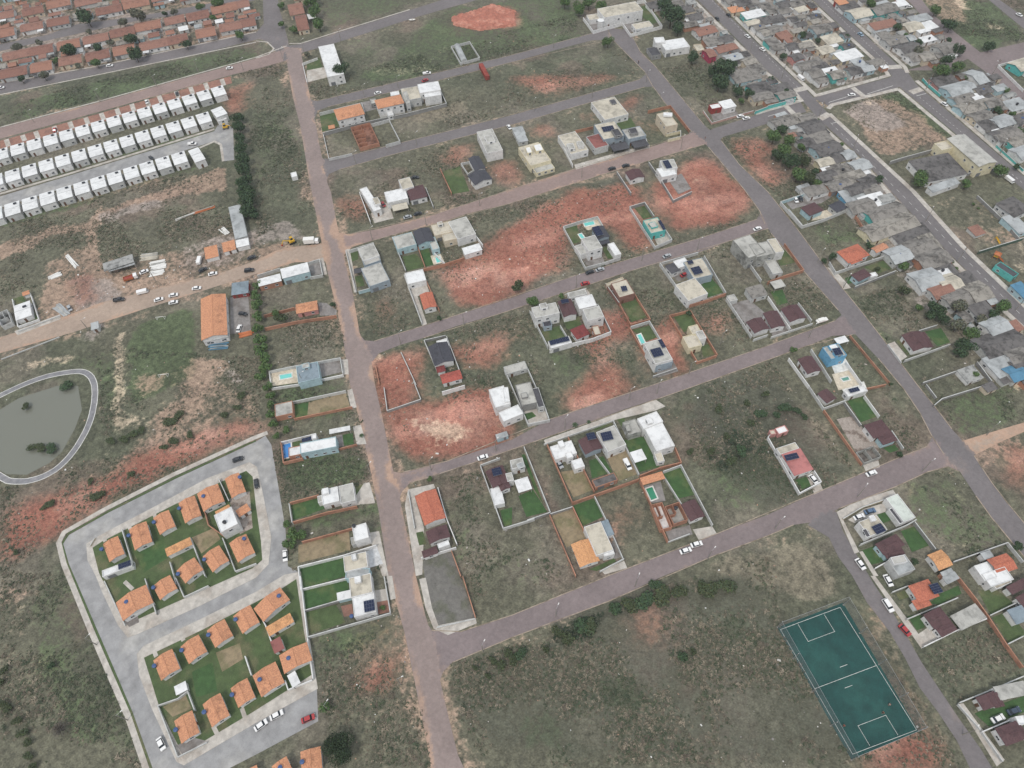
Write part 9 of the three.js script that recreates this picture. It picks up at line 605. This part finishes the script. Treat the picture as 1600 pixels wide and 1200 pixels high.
const stripUV = g => { const o = new THREE.BufferGeometry(); const q = g.index ? g.toNonIndexed() : g; o.setAttribute('position', q.attributes.position); o.setAttribute('normal', q.attributes.normal); return o; };
const merge = a => mergeGeometries(a.map(stripUV));
const CG = [ // body shell (with roof panel), glass
  { b: merge([rbox(4.2, .62, 1.75, .22, 0, .62, 0), rbox(4.1, .2, 1.62, .1, 0, .86, 0), rbox(1.75, .1, 1.3, .05, -.15, 1.44, 0)]), g: frustum(-1.55, -1.0, .72, 1.25, .93, 1.42, .82, .64).geo(), L: 4.2 },
  { b: merge([rbox(5, .6, 1.8, .18, 0, .75, 0), rbox(1.2, .1, 1.36, .05, .35, 1.7, 0), rbox(2.2, .34, .1, .04, -1.35, 1.2, .85), rbox(2.2, .34, .1, .04, -1.35, 1.2, -.85), rbox(.1, .34, 1.7, .04, -2.42, 1.2, 0)]), g: frustum(-.35, -.2, .95, 1.55, 1.04, 1.67, .84, .68).geo(), L: 5 },
  { b: merge([rbox(4.6, 1.55, 1.85, .2, -.2, 1.15, 0), rbox(1, .6, 1.8, .2, 2, .7, 0)]), g: frustum(1.6, 1.6, 1.9, 2.35, 1, 1.75, .88, .8).geo(), L: 4.8 },
  { b: merge([rbox(4.6, .75, 1.85, .22, 0, .75, 0), rbox(2.6, .1, 1.45, .05, -.55, 1.7, 0)]), g: frustum(-2.1, -1.85, .75, 1.3, 1.1, 1.68, .88, .7).geo(), L: 4.6 } ];
const tyreG = new THREE.CylinderGeometry(.32, .32, .22, 16).rotateX(Math.PI / 2), rimG = new THREE.CylinderGeometry(.19, .19, .235, 12).rotateX(Math.PI / 2);
const lightG = new MB().box(0, .05, -.2, .0, -.17, .17).geo();
function wheels(g, list, s = 1) { for (const [x, z] of list) { const w = mesh('wheel', tyreG, M.rubber, g); w.position.set(x, .32 * s, z); w.scale.set(s, s, 1); mesh('rim', rimG, M.rim, w); } }
for (const [x, z, th, col, k, li] of D.cars) {
  const c = CG[k], g = thing(['car', 'pickup', 'van', 'car'][k], D.labels[li], ['car', 'pickup', 'van', 'car'][k], labelCount[li] > 1 ? D.labels[li].replace('white car', 'white cars').replace('dark car', 'dark cars') : '', x, z, th);
  g.position.y = .07; mesh('body', c.b, PC[col], g); mesh('windows', c.g, M.pane, g);
  const a = c.L * .31; wheels(g, [[a, .78], [-a, .78], [a, -.78], [-a, -.78]]);
  for (const s of [1, -1]) { const l = mesh('headlight', lightG, M.lamp, g); l.position.set(c.L / 2 - .02, .82, s * .62); }
}
// ---------------------------------------------------------------- poles
const poleG = new THREE.CylinderGeometry(.09, .16, 1, 8).translate(0, .5, 0), armG = new THREE.CylinderGeometry(.05, .05, 1.6, 6).rotateZ(Math.PI / 2).translate(.8, 0, 0), headG = new MB().box(1.4, 2.1, -.06, .06, -.14, .14).geo(), crossG = new MB().box(-.9, .9, -.07, .07, -.06, .06).geo(), transG = new THREE.CylinderGeometry(.28, .28, .8, 12);
for (const [x, z, h, arm, li] of D.poles) {
  const g = thing(arm === 2 ? 'utility_pole' : 'street_lamp', D.labels[li], 'pole', arm === 2 ? 'utility poles along the avenues' : 'street lamps along the roads', x, z, rr(-.3, .5) + (arm === 1 ? .6 : 1.2));
  const p = mesh('pole', poleG, M.concretePole, g); p.scale.set(1.15, h, 1.15);
  if (arm === 1) { const a = mesh('arm', armG, M.metal, g); a.position.y = h - .12; a.rotation.z = .12; const l = mesh('lamp_head', headG, M.white, g); l.position.y = h + .1; }
  else { for (const y of [h - .25, h - 1]) { const c = mesh('cross_arm', crossG, M.wood, g); c.position.y = y; c.position.z = .14; } const a = mesh('arm', armG, M.metal, g); a.position.y = h - 1.8; const l = mesh('lamp_head', headG, M.white, g); l.position.y = h - 1.75; if (rnd() < .4) { const t = mesh('transformer', transG, M.metal, g); t.position.set(-.4, h - 2.4, 0); } }
}
// ---------------------------------------------------------------- single things
function personGeo() { // one continuous skin from joined limbs
  const mc = new MarchingCubes(48, new THREE.MeshBasicMaterial(), false, false, 40000), n = 48, bones = [[[0, .95, 0], [0, 1.4, 0], .16, .19], [[0, 1.45, 0], [0, 1.66, .02], .07, .12], [[.09, .93, 0], [.12, .5, .03], .1, .07], [[.12, .5, .03], [.13, .08, 0], .065, .05], [[.13, .05, 0], [.13, .04, .14], .05, .04], [[-.09, .93, 0], [-.11, .5, -.02], .1, .07], [[-.11, .5, -.02], [-.12, .08, -.06], .065, .05], [[-.12, .05, -.06], [-.12, .04, .08], .05, .04], [[.2, 1.4, 0], [.27, 1.12, 0], .065, .05], [[.27, 1.12, 0], [.27, .84, .08], .05, .04], [[-.2, 1.4, 0], [-.27, 1.12, 0], .065, .05], [[-.27, 1.12, 0], [-.28, .84, .06], .05, .04], [[-.18, 1.4, 0], [.18, 1.4, 0], .08, .08]];
  mc.isolation = 0; const S2 = .95;
  for (let k = 0; k < n; k++) for (let j = 0; j < n; j++) for (let i = 0; i < n; i++) {
    const x = ((i - n / 2) / (n / 2)) * S2, y = ((j - n / 2) / (n / 2)) * S2 + .9, z = ((k - n / 2) / (n / 2)) * S2; let m = 9;
    for (const [a, b, r0, r1] of bones) { const d = [b[0] - a[0], b[1] - a[1], b[2] - a[2]], e = [x - a[0], y - a[1], z - a[2]], t = clamp((d[0] * e[0] + d[1] * e[1] + d[2] * e[2]) / (d[0] ** 2 + d[1] ** 2 + d[2] ** 2)), q = Math.hypot(e[0] - d[0] * t, e[1] - d[1] * t, e[2] - d[2] * t) - (r0 + (r1 - r0) * t), h = clamp(.5 + .5 * (q - m) / .05); m = q + (m - q) * h - .05 * h * (1 - h); if (h === 0) m = Math.min(m, q); }
    mc.field[i + j * n + k * n * n] = -m;
  }
  mc.update(); const c = mc.count, g = new THREE.BufferGeometry(); g.setAttribute('position', new THREE.Float32BufferAttribute(Array.from(mc.positionArray.slice(0, c * 3)), 3)); g.scale(S2, S2, S2); g.translate(0, .9, 0); g.computeVertexNormals(); return g;
}
const netM = new THREE.MeshStandardMaterial({ color: hex(150, 152, 154), roughness: .9, transparent: true, opacity: .13, side: THREE.DoubleSide });
const PGeo = personGeo(); const cloth = [std(hex(52, 54, 62), null, .9), std(hex(160, 60, 58), null, .9), std(hex(214, 214, 210), null, .9)];
const hairG = new THREE.SphereGeometry(.125, 12, 8, 0, 6.3, 0, 1.7).translate(0, 1.68, .01), headSkinG = new THREE.SphereGeometry(.118, 14, 10).scale(.9, 1.1, 1).translate(0, 1.64, .03), topG = new THREE.CylinderGeometry(.215, .19, .5, 12).scale(1, 1, .95).translate(0, 1.2, 0);
function person(g, c) { mesh('body', PGeo, M.skin, g); mesh('hair', hairG, M.rubber, g); mesh('shirt', topG, cloth[c], g); mesh('trousers', mergeGeometries([new THREE.CylinderGeometry(.105, .08, .5, 10).translate(.11, .7, .01), new THREE.CylinderGeometry(.105, .08, .5, 10).translate(-.105, .7, -.01)]), cloth[0], g); }
for (const [kind, [ax, az, bx, bz], li, extra] of D.misc) {
  const lb = D.labels[li], L = Math.hypot(bx - ax, bz - az), cx = (ax + bx) / 2, cz = (az + bz) / 2, th = Math.atan2(-(bz - az), bx - ax), grp = labelCount[li] > 1 ? lb : '';
  const T1 = (n, c) => thing(n, lb, c, grp, cx, cz, th);
  if (kind === 'pitch') {
    const [p0, p1, p2, p3, l0, l1, l2, l3] = extra; for (const [a, b, nm] of [[p0, p1, 'far end'], [p1, p2, 'road side'], [p2, p3, 'red earth end'], [p3, p0, 'field side']]) { const n = thing('safety_net', 'tall grey ball-stop net along ' + nm + ' of sports pitch', 'net', '', a[0], a[1]); const l = Math.hypot(b[0] - a[0], b[1] - a[1]); n.rotation.y = Math.atan2(-(b[1] - a[1]), b[0] - a[0]); mesh('netting', new MB().box(0, l, .1, 5.8, -.012, .012).geo(), netM, n); mesh('top_cable', new MB().box(0, l, 5.8, 5.84, -.03, .03).geo(), M.metal, n); }
    const g = thing('sports_pitch', 'green artificial turf sports pitch with white lines', 'pitch', '', p0[0], p0[1]); const s = p => [p[0] - p0[0], p[1] - p0[1]];
    mesh('turf', slabGeo([[p0, p1, p2, p3].map(s)], .08), S.turf, g);
    const lerp = (a, b, t) => [a[0] + (b[0] - a[0]) * t, a[1] + (b[1] - a[1]) * t], line = (a, b, w = .11, i = 0) => { const [A, B] = stripPoly([...s(a), ...s(b)], w); mesh('pitch_line', slabGeo([[A[0], A[1], B[1], B[0]]], .089 + i * .002), S.white, g); };
    line(l0, l1); line(l1, l2, .11, 1); line(l2, l3); line(l3, l0, .11, 1); line(lerp(l0, l3, .5), lerp(l1, l2, .5));
    const ins = (u, v) => lerp(lerp(l0, l1, u), lerp(l3, l2, u), v);
    for (const [a, b] of [[.01, .16], [.99, .84]]) { line(ins(.28, a), ins(.28, b), .09, 2); line(ins(.72, a), ins(.72, b), .09, 2); line(ins(.275, b), ins(.725, b), .09, 3); }
    line(ins(.5, .42), ins(.62, .42), .12); line(ins(.4, .57), ins(.52, .57), .12);
    continue;
  }
  if (kind === 'netpost') { const g = thing('net_post', lb, 'post', 'net posts round the sports pitch', ax, az); const p = mesh('post', new THREE.CylinderGeometry(.08, .11, 6, 10).translate(0, 3, 0), M.metal, g); mesh('base_block', new MB().box(-.25, .25, 0, .15, -.25, .25, 'b').geo(), M.concretePole, g); mesh('cap', new THREE.CylinderGeometry(.13, .13, .08, 10).translate(0, 6.04, 0), M.metal, g); continue; }
  if (kind === 'person') { const g = thing('person', lb, 'person', '', ax, az, th); g.position.y = .09; person(g, extra); continue; }
  if (kind === 'bike') { const g = thing('motorcycle', 'dark motorcycle being ridden along the asphalt street', 'motorcycle', '', ax, az, th); g.position.y = .06; wheels(g, [[.65, 0], [-.65, 0]]); mesh('body', merge([rbox(1, .3, .25, .1, 0, .65, 0), rbox(.5, .15, .28, .06, -.35, .85, 0), rbox(.08, .6, .5, .03, .55, .8, 0)]), PC.k, g); const q = thing('person', lb, 'person', '', ax, az, th + Math.PI / 2); q.position.y = .25; person(q, 0); continue; }
  if (kind === 'pile') { const g = thing(extra[0] + '_stack', lb, 'stack', grp, cx, cz, th), mt = { orange: M.orange, white: M.white, blue: R.sb2, wood: R.cb, grey: R.lg }[extra[1]], W = extra[2], n = extra[3], geo = extra[0] === 'pipe' ? new THREE.CylinderGeometry(.16, .16, L, 8).rotateZ(Math.PI / 2).translate(0, .16, 0) : new MB().box(-L / 2, L / 2, 0, .14, -.32, .32, 'b').geo(); for (let i = 0; i < n; i++) { const row = i % Math.ceil(W / .7), lay = Math.floor(i / Math.ceil(W / .7)); const m = mesh(extra[0], geo, rnd() < .15 ? R.cg : mt, g); m.position.set(rr(-.6, .6), .03 + lay * .2, -W / 2 + row * .7 + rr(-.1, .1)); m.rotation.y = rr(-.08, .08); } continue; }
  if (kind === 'goal') { const g = T1('goal', 'goal'), b = new MB(), w = 1.7; b.box(-w, -w + .12, 0, 2, 0, .12).box(w - .12, w, 0, 2, 0, .12).box(-w + .12, w - .12, 1.88, 2, 0, .12); mesh('goal_frame', b.geo(), M.white, g); mesh('rear_frame', new MB().box(-w, -w + .08, 0, .08, -1.6, -.001).box(w - .08, w, 0, .08, -1.6, -.001).box(-w, w, 0, .08, -1.7, -1.6).geo(), M.white, g); continue; }
  if (kind === 'container') { const g = T1('shipping_container', 'container'); const b = new MB().box(-L / 2, L / 2, .15, 2.7, -1.25, 1.25); for (let x = -L / 2 + .4; x < L / 2; x += .6) b.box(x - .1, x + .1, .25, 2.6, 1.25, 1.31).box(x - .1, x + .1, .25, 2.6, -1.31, -1.25).box(x - .1, x + .1, 2.7, 2.74, -1.2, 1.2); mesh('shell', b.geo(), M.rust, g); for (const s of [-1, 1]) mesh('door', new MB().box(L / 2, L / 2 + .05, .25, 2.6, s > 0 ? .03 : -1.2, s > 0 ? 1.2 : -.03).geo(), M.rust, g); mesh('skid', new MB().box(-L / 2 + .1, L / 2 - .1, 0, .15, -.9, -.6).box(-L / 2 + .1, L / 2 - .1, 0, .15, .6, .9).geo(), M.rust, g); continue; }
  if (kind === 'boat') { const g = T1('small_boat', 'boat'), b = new THREE.SphereGeometry(1, 18, 8, 0, 6.2832, 1.57, 1.57).scale(2.3, .8, .9).translate(0, .82, 0); mesh('hull', b, M.white, g).material.side = THREE.DoubleSide; mesh('seat', new MB().box(-.2, .2, .55, .6, -.75, .75).geo(), M.wood, g); continue; }
  if (kind === 'kiosk') { const g = T1('portable_cabin', 'cabin'); mesh('wall', new MB().box(-2.2, 2.2, .15, 2.4, -1.1, 1.1).geo(), Wm.bl, g); mesh('roof', new MB().box(-2.3, 2.3, 2.4, 2.5, -1.2, 1.2).geo(), R.lg, g); const d = mesh('door', doorGeo, M.garage, g); d.position.set(.8, .15, 1.104); mesh('base', new MB().box(-2, 2, 0, .15, -.9, .9).geo(), M.post, g); continue; }
  if (kind === 'wreck') { const g = T1('trailer', 'trailer'); g.position.y = .06; mesh('body', merge([rbox(5.2, .9, 1.9, .3, 0, 1, 0), rbox(3, .7, 1.7, .3, -.4, 1.7, 0)]), M.white, g); mesh('stripe', new MB().box(-2.3, 2.3, 1.05, 1.2, .94, .97).geo(), M.rust, g); wheels(g, [[1.4, .75], [-1.4, .75], [1.4, -.75], [-1.4, -.75]]); continue; }
  if (kind === 'truck' || kind === 'truck2') { const g = T1(kind === 'truck' ? 'box_truck' : 'tipper_truck', 'truck'); g.position.y = .06; const t2 = kind === 'truck2';
    if (t2) { const b = new MB().box(-3.4, .9, 1, 1.15, -1.2, 1.2).box(-3.4, .9, 1.15, 2, -1.2, -1.1).box(-3.4, .9, 1.15, 2, 1.1, 1.2).box(-3.4, -3.3, 1.15, 2, -1.09, 1.09).box(.8, .9, 1.15, 2.1, -1.09, 1.09); mesh('cargo_bed', b.geo(), M.orange, g); mesh('load', new MB().box(-3.25, .75, 1.16, 1.6, -1.05, 1.05).geo(), M.rust, g); } else mesh('cargo_box', merge([rbox(5.2, 2.4, 2.4, .06, -1.2, 2.1, 0)]), M.white, g);
    mesh('cab', merge([rbox(1.7, 1.9, 2.2, .2, t2 ? 2 : 2.5, 1.5, 0)]), PC.w, g); mesh('windscreen', new MB().box(t2 ? 2.83 : 3.33, t2 ? 2.88 : 3.38, 1.5, 2.25, -.95, .95).geo(), M.pane, g); mesh('chassis', new MB().box(-3.2, 2.6, .55, .85, -.6, .6).geo(), M.rubber, g); wheels(g, [[2.3, .95], [-2, .95], [2.3, -.95], [-2, -.95]], 1.45); continue; }
  if (kind === 'loader' || kind === 'excavator') { const ex = kind === 'excavator', g = T1(ex ? 'excavator' : 'backhoe_loader', 'digger'); mesh('body', merge([rbox(2.8, 1, 1.7, .15, 0, 1.35, 0)]), M.yellow, g); mesh('cab', merge([rbox(1.2, 1.3, 1.3, .08, -.2, 2.45, ex ? .4 : 0)]), M.pane, g); mesh('cab_roof', new MB().box(-.9, .5, 3.1, 3.2, ex ? -.35 : -.75, ex ? 1.15 : .75).geo(), M.yellow, g);
    if (ex) for (const s of [1, -1]) mesh('track', merge([rbox(3.6, .8, .55, .35, 0, .42, s * 1)]), M.rubber, g); else wheels(g, [[1.2, .85], [-1.1, .85], [1.2, -.85], [-1.1, -.85]], 1.7);
    const boom = mesh('boom', merge([rbox(3.4, .4, .35, .08, 1.7, 0, 0)]), M.yellow, g); boom.position.set(1, 1.9, -.1); boom.rotation.z = ex ? .5 : -.35; const st = mesh('stick', merge([rbox(2.2, .3, .3, .06, 1.1, 0, 0)]), M.yellow, boom); st.position.set(3.3, 0, 0); st.rotation.z = -1.5; const bk = mesh('bucket', merge([rbox(.8, .7, ex ? 1 : 2, .12, 0, 0, 0)]), M.rust, boom); if (ex) bk.position.set(3.3, -2.4, 0); else bk.position.set(3.5, -.1, 0); continue; }
  if (kind === 'play') { const g = T1('climbing_frame', 'playground'); const b = new MB(); for (const [x, z] of [[-1, -1], [1, -1], [1, 1], [-1, 1]]) b.box(x - .08, x + .08, 0, 3, z - .08, z + .08); mesh('tower_frame', b.geo(), M.orange, g); mesh('roof', hipRoof(2.2, 2.2, 3, .9, .3, .08).geo(), M.orange, g); mesh('platform', new MB().box(-.9, .9, 1.4, 1.5, -.9, .9).geo(), M.yellow, g); const s = mesh('slide', new MB().box(0, 3, 0, .08, -.4, .4).box(0, 3, .08, .35, -.46, -.4).box(0, 3, .08, .35, .4, .46).geo(), M.yellow, g); s.position.set(1, 1.5, 0); s.rotation.z = -.5; const s2 = mesh('slide', s.geometry, M.orange, g); s2.position.set(0, 1.5, 1); s2.rotation.set(0, -Math.PI / 2, -.5, 'YXZ'); continue; }
  if (kind === 'bus_stop') { const g = T1('slide', 'playground'); const s = mesh('chute', new MB().box(0, 3.4, 0, .08, -.4, .4).box(0, 3.4, .08, .3, -.46, -.4).box(0, 3.4, .08, .3, .4, .46).geo(), M.yellow, g); s.position.set(-1, 1.7, 0); s.rotation.z = -.5; mesh('ladder', new MB().box(-1.2, -1.1, 0, 2.4, -.4, -.32).box(-1.2, -1.1, 0, 2.4, .32, .4).box(-1.2, -1.1, .5, .56, -.32, .32).box(-1.2, -1.1, 1.1, 1.16, -.32, .32).geo(), M.yellow, g); continue; }
}

// ---------------------------------------------------------------- heaps of earth
function heap(name, label, cat, pts, h, mat, bumps) {
  const n = 46, xs = pts.filter((_, i) => i % 2 === 0), zs = pts.filter((_, i) => i % 2), x0 = Math.min(...xs) - 2, x1 = Math.max(...xs) + 2, z0 = Math.min(...zs) - 2, z1 = Math.max(...zs) + 2, b = new MB(), hh = [];
  const inside = (x, z) => { let c = false; for (let i = 0, j = pts.length / 2 - 1; i < pts.length / 2; j = i++) { const xi = pts[2 * i], zi = pts[2 * i + 1], xj = pts[2 * j], zj = pts[2 * j + 1]; if ((zi > z) !== (zj > z) && x < (xj - xi) * (z - zi) / (zj - zi) + xi) c = !c; } return c; };
  for (let j = 0; j <= n; j++) for (let i = 0; i <= n; i++) { const x = x0 + (x1 - x0) * i / n, z = z0 + (z1 - z0) * j / n; const q = smp(N2, x * bumps, z * bumps), q2 = smp(N1, x * 6, z * 6); hh.push(inside(x, z) ? Math.max(-.1, h * (.25 + 1.5 * Math.max(0, q - .3) + .6 * (q2 - .4))) : -.15); }
  const P = (i, j) => [x0 + (x1 - x0) * i / n, hh[j * (n + 1) + i], z0 + (z1 - z0) * j / n];
  for (let j = 0; j < n; j++) for (let i = 0; i < n; i++) if (Math.max(P(i, j)[1], P(i + 1, j)[1], P(i, j + 1)[1], P(i + 1, j + 1)[1]) > 0) b.quad(P(i, j), P(i, j + 1), P(i + 1, j + 1), P(i + 1, j));
  const m = struct(name, b.geo(), mat); m.userData = { kind: 'structure', label, category: cat }; return m;
}
const earthM = surf([170, 112, 96], [196, 142, 124], .8, 20, .4);
heap('soil_mound', 'wide lumpy mound of tipped red earth on the upper field', 'mound', D.patches.find(p => p[0] === 'r' && Math.abs(p[2][1] - Math.min(...D.patches.filter(q => q[0] === 'r').map(q => q[2][1]))) < .01)[2], 1.9, earthM, 14);

// ---------------------------------------------------------------- weeds and litter
{
  const lists = [[], []];
  for (const [k, dens, pts] of D.scat) {
    const cells = []; raster(pts, i => { if (!occ[i]) cells.push(i); }); if (!cells.length) continue;
    const cw = (X1 - X0) / CS, ch = (Z1 - Z0) / CS, n = Math.round(cells.length * cw * ch * dens * (k ? 2.2 : 22));
    for (let i = 0; i < n; i++) { const c = cells[Math.floor(rnd() * cells.length)], x = X0 + (c % CS + rnd()) * cw, z = Z0 + (Math.floor(c / CS) + rnd()) * ch;
      if (!k) { const bare = chAt('r', x, z) * .85 + chAt('o', x, z) * .7 + chAt('p', x, z); if (rnd() < bare) continue; if (smp(N1, x * 7, z * 7) < .36 + .2 * rnd()) continue; }
      lists[k].push([x, z]); }
  }
  const tuft = (() => { const p = [], keep = seed; seed = 9; for (let i = 0; i < 14; i++) { const a = rr(0, 6.28), r = rr(.1, .5), y = rr(.1, .55), x = Math.cos(a) * r, z = Math.sin(a) * r, s = rr(.16, .3), b = rr(0, 6.28); p.push(x - Math.cos(b) * s, y - .1, z - Math.sin(b) * s, x + Math.cos(b) * s, y - .06, z + Math.sin(b) * s, x + Math.sin(b) * s * .8, y + rr(0, .18), z - Math.cos(b) * s * .8); } seed = keep; const g = new THREE.BufferGeometry(); g.setAttribute('position', new THREE.Float32BufferAttribute(p, 3)); g.computeVertexNormals(); return g; })();
  const wm = new THREE.MeshStandardMaterial({ color: 0xffffff, roughness: 1, side: THREE.DoubleSide }), I = (name, geo, mat, list, fn, label, cat) => { const m = prep(new THREE.InstancedMesh(geo, mat, list.length)), o = new THREE.Object3D(); list.forEach(([x, z], i) => { const c = fn(o, x, z); o.position.set(x, o.position.y, z); o.updateMatrix(); m.setMatrixAt(i, o.matrix); m.setColorAt(i, c); }); m.name = name; m.userData = { kind: 'stuff', label, category: cat }; scene.add(m); return m; };
  const scrub = [hex(62, 78, 60), hex(54, 68, 52), hex(80, 88, 70), hex(70, 76, 62)], green = [hex(84, 92, 72), hex(100, 100, 84), hex(124, 116, 100), hex(144, 134, 118), hex(74, 84, 66), hex(110, 102, 90)];
  I('weeds', tuft, wm, lists[0], (o, x, z) => { const big = rnd() < .03, s = big ? rr(1.3, 2.2) : rr(.45, 1.0); o.scale.set(s, s * rr(.35, .7), s); o.rotation.set(0, rr(0, 6.28), 0); o.position.y = 0; const lush = chAt('g', x, z), dk = chAt('d', x, z); if (dk > .62 && smp(N1, x * 5, z * 5) > .47 + .12 * rnd()) { o.scale.multiplyScalar(rr(1.3, 2.4)); return pick(scrub).clone().multiplyScalar(rr(.7, 1.1)); } return (lush > .3 ? pick([green[0], green[1], green[4]]) : pick(green)).clone().multiplyScalar(rr(.8, 1.15)); }, 'rough weeds and grass tufts over the vacant plots', 'weeds');
  const bitG = new RoundedBoxGeometry(1, .6, .8, 1, .18), lc = [hex(206, 202, 196), hex(176, 168, 160), hex(226, 226, 224), hex(160, 132, 116), hex(140, 136, 132), hex(186, 150, 128)];
  I('rubble', bitG, std(new THREE.Color(1, 1, 1), null, .95), lists[1], o => { const s = rnd() < .06 ? rr(.6, .9) : rr(.2, .5); o.scale.set(s * rr(.6, 1.6), s * rr(.3, .8), s); o.rotation.set(0, rr(0, 6.28), 0); o.position.y = s * .1; return pick(lc).clone().multiplyScalar(rr(.8, 1.05)); }, 'scattered stones, rubble and litter on bare plots', 'rubble');
  console.log('weeds', lists[0].length, 'rubble', lists[1].length);
}
renderer.render(scene, camera);
